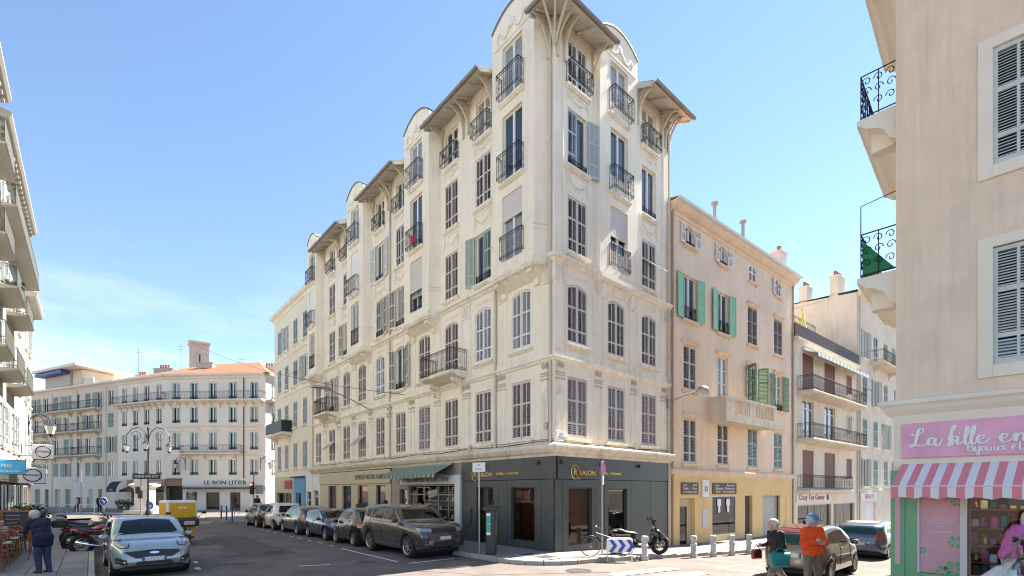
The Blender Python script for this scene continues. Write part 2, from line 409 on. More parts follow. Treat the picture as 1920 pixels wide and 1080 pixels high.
# ------------------------------------------------------------------ ground, roads, pavements
def build_ground():
    mb = MB()
    xs = [-900, -400, -200, -120] + [-80 + 2.5 * i for i in range(57)] + [70, 90, 120, 200, 400, 900]
    ys = [-300, -100, -40, -20] + [-10 + 2.5 * i for i in range(45)] + [110, 140, 220, 500, 1500]
    pts = [(x, y, gz(x, y)) for x in xs for y in ys]
    mb.grid(pts, len(xs), len(ys))
    return struct('road', mb, 'asphalt', smooth=True)
road = build_ground()

def strip(mb, outer, inner, h=.13, skirt=True):
    """raised pavement between a kerb line and an inner line (lists of world xy)"""
    n = len(outer); zo = [gz(*p) + h for p in outer]; zi = [gz(*p) + h for p in inner]
    vs = [(p[0], p[1], z) for p, z in zip(outer, zo)] + [(p[0], p[1], z) for p, z in zip(inner, zi)] + [(p[0], p[1], z - h - .1) for p, z in zip(outer, zo)]
    fs = [(i, i + 1, n + i + 1, n + i) for i in range(n - 1)]
    if skirt: fs += [(i, 2 * n + i, 2 * n + i + 1, i + 1) for i in range(n - 1)]
    mb.add(vs, fs)
def kerbs(parent, line, h=.13, w=.16, step=1.0, limit=80):
    """individual kerb stones along a polyline"""
    P = [Vector(p[:2]) for p in line]; acc = 0; k = 0
    me = cached(('kerb', h, w, step), lambda: MB().bevbox(-step / 2 + .006, step / 2 - .006, -w / 2, w / 2, -.1, h + .012, .02).mesh('kerb_stone', 'kerbstone'))
    for a, b in zip(P, P[1:]):
        L = (b - a).length
        if L < step * .4: continue
        n = max(1, round(L / step)); ang = math.atan2((b - a).y, (b - a).x)
        for i in range(n):
            if k >= limit: return
            c = a + (b - a) * ((i + .5) / n)
            o = obj('kerb_stone', me, parent, (c.x, c.y, gz(c.x, c.y) + rnd.uniform(-.004, .004)), ang + rnd.uniform(-.006, .006), scale=(L / n / step, 1, 1)); k += 1

# pavement round the big cream building
outer, inner = [], []
for x in [-33.5, -30, -26.5]: outer.append(LW(x, -5.4)[:2]); inner.append(LW(x, 0.05)[:2])
outer.append(LW(-24.2, -2.35)[:2]); inner.append(LW(-24.2, .05)[:2])
for x in [-20, -16, -12, -8, -5, -3, -1.6]: outer.append(LW(x, -2.45)[:2]); inner.append(LW(x, .05)[:2])
for k in range(7):
    a = k / 6 * PI / 2; c = Vector(LW(-.2, -.35)[:2]); r = 2.05
    p = c + (-NL * math.cos(a) + -NR * math.sin(a)) * r; outer.append((p.x, p.y)); inner.append(tuple(CC + (DR + NR) * .03))
for x in [1.6, 4, 6, 8, 10, 13, 16, 20, 26, 32, 44]: outer.append(RW(x, -1.95 - .09 * min(x, 10))[:2]); inner.append(RW(x, .05 - max(0, x - 7.4) * .04 + .05)[:2])
mb = MB(); strip(mb, outer, inner); pav = struct('pavement', mb, 'pavement'); kerbs(pav, outer[6:], limit=55)
# left pavement with paving slabs
mb = MB(); lo = [LW(x, -12.25)[:2] for x in (9, 4, 0, -5, -10, -20, -30, -38)]; li = [LW(x, -15.9)[:2] for x in (9, 4, 0, -5, -10, -20, -30, -38)]
strip(mb, li[::-1], lo[::-1], skirt=False); strip(mb, lo, li); lp = struct('pavement_left', mb, 'pavement'); kerbs(lp, lo[1:], limit=40)
for k, mname in ((0, 'slab'), (1, 'slab2')):
    cached(('slabm', k), lambda: MB().bevbox(-.445, .445, -.295, .295, 0, .022, .006).mesh('paving_slab', mname))
for i in range(38):
    for j in range(6):
        x, y = -1.2 - i * .60, -12.62 - j * .92 * .6
        x2, y2 = -1.2 - i * .91, -12.62 - j * .6
        if x2 < -34: continue
        w = LW(x2 + (j % 2) * .45, y2); obj('paving_slab', CACHE[('slabm', rnd.randrange(2))], lp, (w[0], w[1], .128), ANG_L + rnd.uniform(-.004, .004))
# the pink shop's pavement, the far pavements and the planted island
mb = MB(); strip(mb, [(5.95, 8.55), (6.15, 9.15), (6.9, 9.95), (7.8, 10.75), (18, 19.4), (40, 38.5)], [(6.6, 8.7), (6.9, 9.0), (7.1, 9.1), (7.9, 9.9), (19, 18.6), (41, 37.8)]); strip(mb, [(12, .5), (5.95, 8.55)], [(13, .9), (6.6, 8.7)])
struct('pavement_right', mb, 'pavement')
mb = MB(); strip(mb, [(-66, 58), (-46.5, 52.8), (-38.8, 50.6), (-27, 49.8), (-22, 51), (-20, 62)], [(-66, 66), (-47, 57.5), (-38.4, 54), (-27, 53.2), (-26.6, 56), (-26, 66)])
struct('pavement_far', mb, 'pavement')
mb = MB(); strip(mb, [(-43, 45.6), (-36, 44.2), (-31.5, 44.2)], [(-43, 48), (-36, 47), (-31.5, 46.6)]); struct('pavement_island', mb, 'kerbstone')

# painted markings: each stripe its own sheet just above the asphalt
def stripe(parent, pts, z=.006, matn='paint_white'):
    mb = MB(); mb.add([(p[0], p[1], gz(p[0], p[1]) + z) for p in pts], [tuple(range(len(pts)))])
    o = obj('road_marking', mb.mesh('road_marking', matn), parent); return o
def bar(parent, c, ang, L, W, **k):
    d = Vector((math.cos(ang), math.sin(ang))); n = Vector((-d.y, d.x)); c = Vector(c)
    n_ = max(1, int(L / 1.5)); mb = MB(); pts = []
    for i in range(n_ + 1):
        q = c + d * (L * (i / n_ - .5))
        for s in (-1, 1): p = q + n * (W / 2 * s); pts.append((p.x, p.y, gz(p.x, p.y) + k.get('z', .006)))
    mb.grid(pts, n_ + 1, 2); return obj('road_marking', mb.mesh('road_marking', k.get('m', 'paint_white')), parent)
for i in range(7):
    bar(road, (3.75 + i * .60, 13.72 - i * .74), ANG_R - .18, 2.5, .48)
for x in [-8.2 - 1.35 * i for i in range(12)]: w = LW(x, -4.75); bar(road, w[:2], ANG_L, .5, .09)
w = LW(-4.6, -4.85); bar(road, w[:2], ANG_L, 4.6, .1); w = LW(-1.75, -3.9); bar(road, w[:2], ANG_L + PI / 2, 1.7, .1)
w = LW(-4.9, -9.9); bar(road, w[:2], ANG_L, .55, .14); w = LW(-6.4, -9.75); bar(road, w[:2], ANG_L, .5, .12); w = LW(-3.3, -7.1); bar(road, w[:2], ANG_L + 1.2, .9, .1)
for k in range(4): w = LW(-27 - k * 1.1, -8 + k * .3); bar(road, w[:2], ANG_L + PI / 2 - .2, 3.6, .35)
for x in (3.2, 5.6): w = RW(x, -4.4 - .1 * x); bar(road, w[:2], ANG_R, 1.9, .09)
w = RW(2.3, -5.6); bar(road, w[:2], ANG_R + PI / 2, 1.2, .1)
w = LW(-11, -7.4); bar(road, w[:2], ANG_L, 9, 1.7, z=.004, m='asphalt_patch')
bar(road, (1.0, 13.3), .12, 4.2, .05, z=.004, m='tar'); bar(road, (-2.8, 13.75), -.3, 3.6, .04, z=.004, m='tar')
# gutter grime, worn patches and iron covers on the carriageway
def blot(c, r, matn, seed, z=.0035):
    q = random.Random(seed); n = 14; pts = []
    for k in range(n): a = 2 * PI * k / n; rr = r * q.uniform(.55, 1.2); pts.append((c[0] + rr * math.cos(a), c[1] + rr * math.sin(a) * .8))
    stripe(road, pts, z, matn)
for k in range(9): w = LW(-3 - k * 2.1, -5.6 - (k * 37 % 40) / 12); blot(w, .35 + .1 * (k % 4), 'asphalt_patch', k)
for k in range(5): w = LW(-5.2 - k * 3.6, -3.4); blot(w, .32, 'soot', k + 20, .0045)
for k in range(7): bar(road, LW(-2.5 - k * 3.1, -6.2 - (k * 29 % 30) / 9)[:2], ANG_L + (.4 if k % 2 else -.9) + k * .3, 1.6 + .5 * (k % 3), .025, z=.005, m='tar')
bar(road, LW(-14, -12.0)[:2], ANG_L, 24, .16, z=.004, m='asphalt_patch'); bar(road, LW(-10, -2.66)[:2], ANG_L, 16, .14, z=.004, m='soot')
for lb, w in (('round iron manhole cover in the shaded carriageway', LW(-7.4, -7.2)), ('round iron manhole cover in the sunlit crossing', (1.9, 13.75, 0))):
    T = thing('manhole_cover', lb, 'manhole', (w[0], w[1], .004)); part('lid', MB().lathe([(.001, .006), (.29, .006), (.30, .0)], 20, caps=False), 'hatch_dark', T); part('ring', MB().lathe([(.305, 0), (.31, .008), (.37, .008), (.38, 0)], 20, caps=False), 'hatch_dark', T)
# pavement covers by the corner
cv = thing('manhole_cover', 'concrete-framed iron access covers in the pavement by the dark salon corner', 'manhole', (*LW(.35, -1.15)[:2], .131), ANG_L)
part('frame', MB().box(-.75, .75, -.42, .42, -.01, .010), 'kerbstone', cv)
for sx in (-.36, .36): part('lid', MB().box(sx - .28, sx + .28, -.3, .3, 0, .018), 'hatch_dark', cv)

# ------------------------------------------------------------------ facade kit
def wall_mb(x0, x1, z0, z1, holes, depth=.22):
    mb = MB(); xs = sorted({x0, x1} | {h[0] for h in holes} | {h[1] for h in holes}); zs = sorted({z0, z1} | {h[2] for h in holes} | {h[3] for h in holes})
    for a, b in zip(xs, xs[1:]):
        for c, d in zip(zs, zs[1:]):
            mx_, mz_ = (a + b) / 2, (c + d) / 2
            if any(h[0] < mx_ < h[1] and h[2] < mz_ < h[3] for h in holes): continue
            mb.quad((a, 0, c), (b, 0, c), (b, 0, d), (a, 0, d))
    for h in holes:
        a, b, c, d = h[:4]; rise = h[4] if len(h) > 4 else 0
        mb.quad((a, 0, c), (a, depth, c), (b, depth, c), (b, 0, c))
        if not rise:
            mb.quad((a, 0, c), (a, 0, d), (a, depth, d), (a, depth, c)); mb.quad((b, 0, c), (b, depth, c), (b, depth, d), (b, 0, d))
            mb.quad((a, 0, d), (b, 0, d), (b, depth, d), (a, depth, d))
        else:
            w = b - a; xc = (a + b) / 2; pts = [(xc + u, arch_z(u, w, d - c, rise) + c) for u in np.linspace(-w / 2, w / 2, 9)]
            mb.quad((a, 0, c), (a, 0, d - rise), (a, depth, d - rise), (a, depth, c)); mb.quad((b, 0, c), (b, depth, c), (b, depth, d - rise), (b, 0, d - rise))
            for (p, q), (r, s) in zip(pts, pts[1:]):
                mb.quad((p, 0, q), (r, 0, s), (r, 0, d), (p, 0, d)); mb.quad((p, 0, q), (p, depth, q), (r, depth, s), (r, 0, s))
    return mb
def arch_z(u, w, h, rise):
    if rise <= 0: return h
    rho = (w * w / 4 + rise * rise) / (2 * rise)
    return h - rise + math.sqrt(max(0, rho * rho - u * u)) - (rho - rise)

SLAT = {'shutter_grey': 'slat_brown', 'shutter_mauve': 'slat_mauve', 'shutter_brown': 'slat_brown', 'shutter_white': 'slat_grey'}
def leaf_mesh(lw, lh, rise, ncol, matn, side, rows=(.40, .38, .22), pitch=.075, solid=False):
    """one louvred shutter leaf; hinge at x = 0, runs towards +x (side 1) or -x (side -1)"""
    def mk():
        mb = MB(); W = lw * 2; st, t = .055, .036
        top = lambda x: arch_z(lw - x, W, lh, rise)
        mb.box(0, st, -t / 2, t / 2, 0, top(0)); mb.box(lw - st, lw - .004, -t / 2, t / 2, 0, top(lw - st / 2) - .005)
        for c in range(1, ncol): x = lw * c / ncol; mb.box(x - .016, x + .016, -t / 2 + .003, t / 2 - .003, .05, top(x) - .03)
        z = 0; acc = [0]
        for r in rows[::-1]: z += r; acc.append(z * lh)
        for i, zz in enumerate(acc[:-1]): mb.box(st, lw - st, -t / 2 + .002, t / 2 - .002, zz, zz + (.10 if i == 0 else .065))
        n = 5; xs = [st + (lw - 2 * st) * k / n for k in range(n + 1)]
        for a, b in zip(xs, xs[1:]):
            mb.add([(a, y, z_) for y in (-t / 2 + .002, t / 2 - .002) for z_ in (top(a) - .07, top(a))] + [(b, y, z_) for y in (-t / 2 + .002, t / 2 - .002) for z_ in (top(b) - .07, top(b))],
                   [(0, 4, 5, 1), (2, 3, 7, 6), (1, 5, 7, 3), (0, 2, 6, 4)])
        if solid: mb.box(st, lw - st, -.006, .006, .05, lh - rise - .03)
        else:
            z = .1
            while z < lh - .09:
                xa = st
                while xa < lw - st and top(xa) < z + .08: xa += .02
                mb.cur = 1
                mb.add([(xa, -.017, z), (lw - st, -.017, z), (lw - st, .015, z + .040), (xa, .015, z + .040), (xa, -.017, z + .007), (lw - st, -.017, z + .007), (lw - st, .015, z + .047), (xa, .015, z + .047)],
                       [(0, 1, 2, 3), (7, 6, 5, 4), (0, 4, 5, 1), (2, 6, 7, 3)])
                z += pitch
        mb.cur = 0
        for zz in (.18 * lh, .55 * lh, .88 * lh): mb.box(-.05, .02, -t / 2 - .012, -t / 2, zz, zz + .03)
        if side < 0: mb.v = [(-x, y, z) for x, y, z in mb.v]
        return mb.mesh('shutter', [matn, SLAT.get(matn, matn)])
    return cached(('leaf', round(lw, 2), round(lh, 2), rise, ncol, matn, side, rows, solid, pitch), mk)
def frame_mesh(w, h, rise, style):
    def mk():
        mb = MB(); f = .06; d0, d1 = .10, .16; sp = h - rise
        mb.box(-w / 2, -w / 2 + f, d0, d1, 0, sp); mb.box(w / 2 - f, w / 2, d0, d1, 0, sp); mb.box(-w / 2 + f, w / 2 - f, d0, d1, 0, f)
        if rise:
            us = np.linspace(-w / 2, w / 2, 9)
            for a, b in zip(us, us[1:]):
                za, zb = arch_z(a, w, h, rise), arch_z(b, w, h, rise)
                mb.add([(a, d0, za - f), (b, d0, zb - f), (b, d0, zb), (a, d0, za), (a, d1, za - f), (b, d1, zb - f)], [(0, 1, 2, 3), (0, 4, 5, 1)])
        else: mb.box(-w / 2 + f, w / 2 - f, d0, d1, h - f, h)
        mb.box(-.05, .05, d0 - .012, d1, f, h - f - rise * .2)
        if style == 'bars':
            for zz in (.36, .68): mb.box(-w / 2 + f, -.05, d0 + .01, d1, zz * h, zz * h + .035); mb.box(.05, w / 2 - f, d0 + .01, d1, zz * h, zz * h + .035)
        if style == 'transom': mb.box(-w / 2 + f, w / 2 - f, d0 - .006, d1, h * .76, h * .76 + .06)
        return mb.mesh('window', 'frame_white')
    return cached(('frame', round(w, 2), round(h, 2), rise, style), mk)
def pane_mesh(w, h, rise, m='pane'):
    def mk():
        mb = MB(); us = np.linspace(-w / 2, w / 2, 9 if rise else 2)
        for a, b in zip(us, us[1:]):
            za, zb = arch_z(a, w, h, rise), arch_z(b, w, h, rise)
            mb.quad((a, .152, 0), (b, .152, 0), (b, .146, zb), (a, .146, za))
        return mb.mesh('pane', m)
    return cached(('pane', round(w, 2), round(h, 2), rise, m), mk)
def rail_mesh(w, h, d, matn='iron', dense=.11, r=.008, scroll=True, belly=0.0):
    """iron balcony rail: front of width w standing d out from the wall, with returns"""
    def mk():
        mb = MB(); P = [(-w / 2, 0), (-w / 2, -d), (w / 2, -d), (w / 2, 0)]
        def run(a, b):
            L = math.hypot(b[0] - a[0], b[1] - a[1]); n = max(1, round(L / dense)); ux, uy = (b[0] - a[0]) / L, (b[1] - a[1]) / L
            for zz, rr in ((h, .017), (h - .13, r), (.06, r * 1.3), (.16, r)): mb.tube([(a[0], a[1], zz), (b[0], b[1], zz)], rr, 4)
            for i in range(n + 1):
                x, y = a[0] + ux * L * i / n, a[1] + uy * L * i / n
                mb.tube([(x, y, .06), (x, y, h)], r * (1.5 if i in (0, n) else 1), 4)
                if scroll and i < n:
                    cx, cy = x + ux * L / n / 2, y + uy * L / n / 2; q = L / n * .40
                    for zc in (h - .065, .11): mb.tube([(cx + ux * q * math.cos(t), cy + uy * q * math.cos(t), zc + q * math.sin(t)) for t in [k * PI / 3 for k in range(6)]], r * .7, 3, closed=True)
                    if i % 3 == 1:
                        for zc, q2 in ((h * .58, .055), (h * .40, .04)): mb.tube([(cx + ux * q2 * math.cos(t), cy + uy * q2 * math.cos(t), zc + q2 * math.sin(t)) for t in [k * PI / 4 for k in range(8)]], r * .8, 3, closed=True)
        if d > .03: run(P[0], P[1]); run(P[2], P[3])
        run(P[1], P[2]); return mb.mesh('railing', matn)
    return cached(('rail', round(w, 2), h, d, matn, dense, scroll), mk)
def sill_mesh(w, matn):
    def mk():
        mb = MB(); mb.mould([(0, -.16), (.05, -.15), (.06, -.11), (.11, -.09), (.13, -.06), (.13, 0), (0, .004)], -w / 2 - .12, w / 2 + .12, 0, 0)
        n = int(w / .12)
        for i in range(n): x = -w / 2 + (i + .5) * w / n; mb.box(x - .03, x + .03, -.085, -.001, -.155, -.105)
        return mb.mesh('sill', matn)
    return cached(('sill', round(w, 2), matn), mk)
def roller_mesh(w, h, matn):
    def mk():
        mb = MB(); n = max(2, int(h / .055))
        for i in range(n): z = -h + i * h / n; mb.prismx([(.06, z), (.05, z + h / n * .3), (.05, z + h / n * .75), (.06, z + h / n), (.075, z + h / n), (.075, z)], -w / 2, w / 2)
        mb.box(-w / 2, w / 2, .04, .085, -h - .05, -h); return mb.mesh('roller_shutter', matn)
    return cached(('roll', round(w, 2), round(h, 2), matn), mk)

def free(B, me, name, loc, label, cat, group=None, rz=0.0):
    """a thing of its own that stands inside or on a building; loc in the building's frame"""
    p = Matrix.Rotation(B.rotation_euler.z, 3, 'Z') @ Vector(loc) + B.location
    return tag(obj(name, me, None, tuple(p), B.rotation_euler.z + rz), label, cat, group)
class Face:
    """a facade plane of a building thing: local x to the right seen from outside, y into the wall"""
    def __init__(s, B, rz=0.0, ox=0.0, oy=0.0): s.B = B; s.rz = rz; s.ox = ox; s.oy = oy; s.c = math.cos(rz); s.s = math.sin(rz)
    def loc(s, x, y=0.0, z=0.0): return (s.ox + x * s.c - y * s.s, s.oy + x * s.s + y * s.c, z)
    def put(s, name, mb, mats, x=0.0, y=0.0, z=0.0, parent=None, smooth=False, rot=None):
        me = mb if isinstance(mb, bpy.types.Mesh) else mb.mesh(name, mats, smooth)
        if parent is not None: return obj(name, me, parent, (x, y, z), 0, rot)
        return obj(name, me, s.B, s.loc(x, y, z), s.rz, (rot[0], rot[1], rot[2] + s.rz) if rot else None)
    def window(s, x, z, w, h, kind='closed', rise=0, sm='shutter_grey', ncol=2, y=0.0, rail=None, sill='cream_trim', style='plain', fold=None, rows=(.40, .38, .22), railmat='iron', roll=.5, rollmat='roller_pale', solid=False, seed=0):
        W = s.put('window', frame_mesh(w, h, rise, style), None, x, y, z)
        pm = pane_mesh(w, h, rise, 'pane_curtain' if kind != 'closed' and random.Random(int(x * 53) + int(z * 71)).random() < .38 else 'pane'); obj('pane', pm, W)
        lw = w / 2 - .012; lh = h - .03
        def leaf(side, ang):
            me = leaf_mesh(lw, lh, rise, ncol, sm, side, rows, solid=solid); x0 = -side * (w / 2 - .006)
            if abs(ang) < .5: obj('shutter', me, W, (x0, .035, .015), -side * ang)
            else: obj('shutter', me, W, (x0 - side * .03, -.05, .015), -side * ang)
        jit = random.Random(seed + int(x * 100) + int(z * 37)).uniform
        if kind in ('closed', 'ajar'):
            leaf(1, jit(0, .02)); leaf(-1, jit(0, .02))
        elif kind == 'open': leaf(1, PI - .06 - jit(0, .12)); leaf(-1, PI - .06 - jit(0, .12))
        elif kind == 'halfL': leaf(1, PI - .08 - jit(0, .2)); leaf(-1, 0.02)
        elif kind == 'halfR': leaf(1, 0.02); leaf(-1, PI - .08 - jit(0, .2))
        elif kind == 'wide': leaf(1, 1.9); leaf(-1, 2.3)
        elif kind == 'roller': obj('roller_shutter', roller_mesh(w, h * roll, rollmat), W, (0, 0, h))
        if kind == 'ajar':
            me = cached(('flap', lw, sm), lambda: leaf_flap(lw * 2 * .8, .85, sm)); obj('flap', me, W, (0, -.01, h * .60), 0, (-.85, 0, 0))
        if rail:
            hh, dd = rail; obj('railing', rail_mesh(w + (.12 if dd > .08 else -.02), hh, dd, railmat), W, (0, 0 if dd > .08 else .05, .02))
        if sill: obj('sill', sill_mesh(w, sill), W)
        return W
def leaf_flap(w, h, sm):
    mb = MB()
    for x in (-w / 2, -.03, w / 2 - .05): mb.box(x, x + .05, -.018, .018, -h, 0)
    mb.box(-w / 2, w / 2, -.017, .017, -.07, 0); mb.box(-w / 2, w / 2, -.017, .017, -h, -h + .07)
    z = -h + .09
    while z < -.1: mb.box(-w / 2 + .05, w / 2 - .05, -.012, .012, z, z + .03); z += .07
    return mb.mesh('flap', sm)
def relief_mesh(w, h, matn='cream_trim', kind=0):
    def mk():
        mb = MB(); t = .035
        mb.box(-w / 2, w / 2, -.02, 0, h - t, h); mb.box(-w / 2, -w / 2 + t, -.02, 0, 0, h - t); mb.box(w / 2 - t, w / 2, -.02, 0, 0, h - t)
        n = 9
        for i in range(n):
            x = -w / 2 + .08 + (w - .16) * i / (n - 1); mb.box(x - .022, x + .022, -.018, 0, h - .10, h - t - .01)
        mb.tube([(-w * .40 + w * .8 * i / 12, -.012, h * .72 - h * .42 * math.sin(PI * i / 12)) for i in range(13)], .028, 5)
        mb.tube([(-w * .40 + w * .8 * i / 12, -.010, h * .70 - h * .58 * math.sin(PI * i / 12)) for i in range(13)], .018, 5)
        for sx in (-1, 1): mb.tube([(sx * w * .41, -.012, h * .75), (sx * w * .43, -.012, h * .45), (sx * w * .39, -.012, h * .15)], [.03, .022, .008], 5)
        return mb.mesh('relief_panel', matn)
    return cached(('relief', round(w, 2), round(h, 2), matn), mk)
def capital_mesh(n=3, w=.62):
    def mk():
        mb = MB()
        for i in range(n):
            cx = (i - (n - 1) / 2) * .19
            mb.tube([(cx + .075 * math.cos(t), -.02, .62 + .085 * math.sin(t)) for t in [k * PI / 5 for k in range(10)]], .024, 5, closed=True)
            mb.lathe([(.005, -.035), (.03, -.03), (.034, 0)], 6, (cx, 0, .62), 'y')
        for z, p in ((.34, .035), (.25, .022), (.12, .03)): mb.box(-w / 2, w / 2, -p, 0, z, z + .045)
        mb.cur = 1; mb.box(-w / 2 + .03, w / 2 - .03, -.018, 0, -1.9, .115)
        return mb.mesh('capital_ornament', ['ornament', 'cream_trim'])
    return cached(('cap', n, w), mk)
def flute_mesh(w, h):
    def mk():
        mb = MB(); n = int(w / .085)
        for i in range(n): x = -w / 2 + (i + .5) * w / n; mb.box(x - .026, x + .026, -.03, 0, 0, h)
        mb.box(-w / 2 - .02, w / 2 + .02, -.04, 0, -.05, 0); return mb.mesh('fluted_panel', 'cream_trim')
    return cached(('flute', round(w, 2), round(h, 2)), mk)
def bracket_mesh():
    def mk():
        mb = MB(); mb.tube([(0, -.03, -.95), (0, -.12, -.62), (0, -.38, -.26), (0, -.80, -.07)], [.045, .05, .05, .04], 6)
        mb.box(-.045, .045, -.09, 0, -1.25, -.02); mb.box(-.05, .05, -.88, 0, -.10, -.01); mb.tube([(0, -.05, -.42), (0, -.3, -.12)], .03, 5)
        return mb.mesh('eave_bracket', 'bracket')
    return cached('bracket', mk)
def downpipe(F, x, z0, z1, matn='pipe_cream', y=-.07, r=.05):
    mb = MB(); mb.tube([(0, 0, z0), (0, 0, z1)], r, 8)
    z = z0 + 1
    while z < z1: mb.lathe([(r + .012, -.03), (r + .012, .03)], 8, (0, 0, z)); z += 2.4
    return F.put('downpipe', mb, matn, x, y, 0, smooth=False)
def balcony(F, x0, x1, z, d, h=.95, matn='iron', slabm='cream_trim', consoles=2, dense=.11, t=.16, name='balcony'):
    w = x1 - x0; mb = MB(); mb.mould([(0, -t - .12), (d * .35, -t - .10), (d - .16, -t), (d - .05, -t + .02), (d, -t + .07), (d, -.03), (d - .03, 0), (0, 0)], -w / 2, w / 2)
    b = F.put(name, mb, slabm, (x0 + x1) / 2, 0, z)
    obj('railing', rail_mesh(w - .08, h, d - .05, matn, dense), b)
    for i in range(consoles):
        x = -w / 2 + w * (i + .5) / consoles if consoles > 2 else (-1 if i == 0 else 1) * w * .36
        obj('console', cached(('console', round(d, 1), slabm), lambda: MB().prismx([(0, -.62), (-.06, -.6), (-.16, -.35), (-d * .62, -.2), (-d * .7, -.02), (0, -.02)], -.09, .09).mesh('console', slabm)), b, (x, 0, -t - .06))
    return b
def shop_room(F, x0, x1, d, z0, z1, matn, parent=None):
    """the room behind a shop window: floor, back, sides and ceiling"""
    mb = MB(); a = .26
    mb.quad((x0, d, z0), (x1, d, z0), (x1, d, z1), (x0, d, z1)); mb.quad((x0, a, z0), (x1, a, z0), (x1, d, z0), (x0, d, z0)); mb.quad((x0, a, z1), (x0, d, z1), (x1, d, z1), (x1, a, z1))
    mb.quad((x0, a, z0), (x0, d, z0), (x0, d, z1), (x0, a, z1)); mb.quad((x1, a, z0), (x1, a, z1), (x1, d, z1), (x1, d, z0))
    return F.put('shop_room', mb, matn)
def glazing(F, x0, x1, z0, z1, fm='frame_dark', y=.10, f=.05, mull=(), name='shop_window', trans=None):
    mb = MB(); w = x1 - x0; h = z1 - z0
    mb.box(0, f, y, y + .06, 0, h); mb.box(w - f, w, y, y + .06, 0, h); mb.box(f, w - f, y, y + .06, 0, f); mb.box(f, w - f, y, y + .06, h - f, h)
    for m_ in mull: mb.box(m_ * w - f / 2, m_ * w + f / 2, y + .005, y + .055, f, h - f)
    if trans: mb.box(f, w - f, y + .003, y + .057, trans * h, trans * h + f)
    W = F.put(name, mb, fm, x0, 0, z0)
    obj('pane', MB().quad((f * .6, y + .03, f * .6), (w - f * .6, y + .03, f * .6), (w - f * .6, y + .03, h - f * .6), (f * .6, y + .03, h - f * .6)).mesh('pane', 'shopglass'), W)
    return W
def letters(F, s, x, z, size, matn, y=-.02, parent=None, **k):
    me = text_mesh(s, size, matn, **k); return F.put('lettering', me, None, x, y, z, parent=parent)
def core(B, x0, x1, y0, y1, z0, z1, matn='dark_core', name='core', rz=0):
    return part(name, MB().box(x0, x1, y0, y1, z0, z1), matn, B, rz=rz)
# ------------------------------------------------------------------ the big cream corner building
BM = thing('corner_building', 'tall cream stucco corner building with rounded bay gables and a dark salon at its foot', 'building', (CX, CY, 0), ANG_R)
FR = Face(BM, 0.0); FL = Face(BM, -PI / 2)
CXL = [-1.75, -4.1, -6.45, -8.8, -11.2, -13.58, -16.0, -18.35, -20.8, -23.4]; BAYL = (0, 3, 6, 9)
XL = -24.65; WR = 7.44
part('core', MB().box(.5, WR - .02, .5, 24.6, 3.62, 19.0), 'dark_core', BM)
# upper walls with their openings
hl, hr = [], []
for i, c in enumerate(CXL):
    hl.append((c - .54, c + .54, 4.2, 6.4, 0)); hl.append((c - .54, c + .54, 7.6, 9.85, .15))
    if i not in BAYL:
        hl.append((c - .52, c + .52, 10.9, 13.0, 0)); hl.append((c - .52, c + .52, 14.1, 16.2, 0)); hl.append((c - .5, c + .5, 16.95, 18.6, 0))
FL.put('wall', wall_mb(XL, 0, 3.55, 19.3, hl), 'cream')
for c in (1.2, 3.53, 5.82):
    hr.append((c - .55, c + .55, 4.2, 6.4, 0)); hr.append((c - .55, c + .55, 7.6, 9.8, .15))
    if c != 3.53: hr += [(c - .53, c + .53, 10.9, 12.95, 0), (c - .53, c + .53, 14.0, 16.1, 0), (c - .53, c + .53, 16.9, 18.6, 0)]
FR.put('wall', wall_mb(0, WR, 3.55, 19.3, hr), 'cream')
part('party_wall', MB().quad((WR, 0, 0), (WR, 24.65, 0), (WR, 24.65, 19.3), (WR, 0, 19.3)).quad((0, 24.65, 0), (WR, 24.65, 0), (WR, 24.65, 19.3), (0, 24.65, 19.3)), 'cream', BM)
part('roof', MB().add([(.1, .1, 19.3), (WR, .1, 19.3), (WR, 24.6, 19.3), (.1, 24.6, 19.3), (3.7, 4, 20.4), (3.7, 21, 20.4)], [(0, 1, 4), (1, 2, 5, 4), (2, 3, 5), (3, 0, 4, 5)]), 'roof_zinc', BM)
# string courses, mitred round the corner
for nm, prof in (('cornice', [(0, 3.50), (.10, 3.50), (.14, 3.60), (.22, 3.63), (.30, 3.74), (.33, 3.80), (.33, 3.88), (.05, 3.98), (0, 3.98)]),):
    FL.put(nm, MB().mould(prof, XL, 0, 0, 1), 'cornice_old'); FR.put(nm, MB().mould(prof, 0, WR, 1, 0), 'cornice_old')
prof = [(0, 6.86), (.05, 6.88), (.07, 6.95), (.12, 6.98), (.12, 7.05), (.03, 7.09), (.03, 7.32), (0, 7.34)]
FL.put('string_course', MB().mould(prof, XL, 0, 0, 1), 'cream_trim'); FR.put('string_course', MB().mould(prof, 0, WR, 1, 0), 'cream_trim')
prof = [(0, 10.36), (.05, 10.38), (.09, 10.46), (.17, 10.50), (.19, 10.60), (.04, 10.68), (0, 10.69)]
FL.put('ledge', MB().mould(prof, XL, 0, 0, 1), 'cream_trim'); FR.put('ledge', MB().mould(prof, 0, WR, 1, 0), 'cream_trim')
prof = [(0, 18.98), (.06, 19.0), (.08, 19.08), (0, 19.12)]
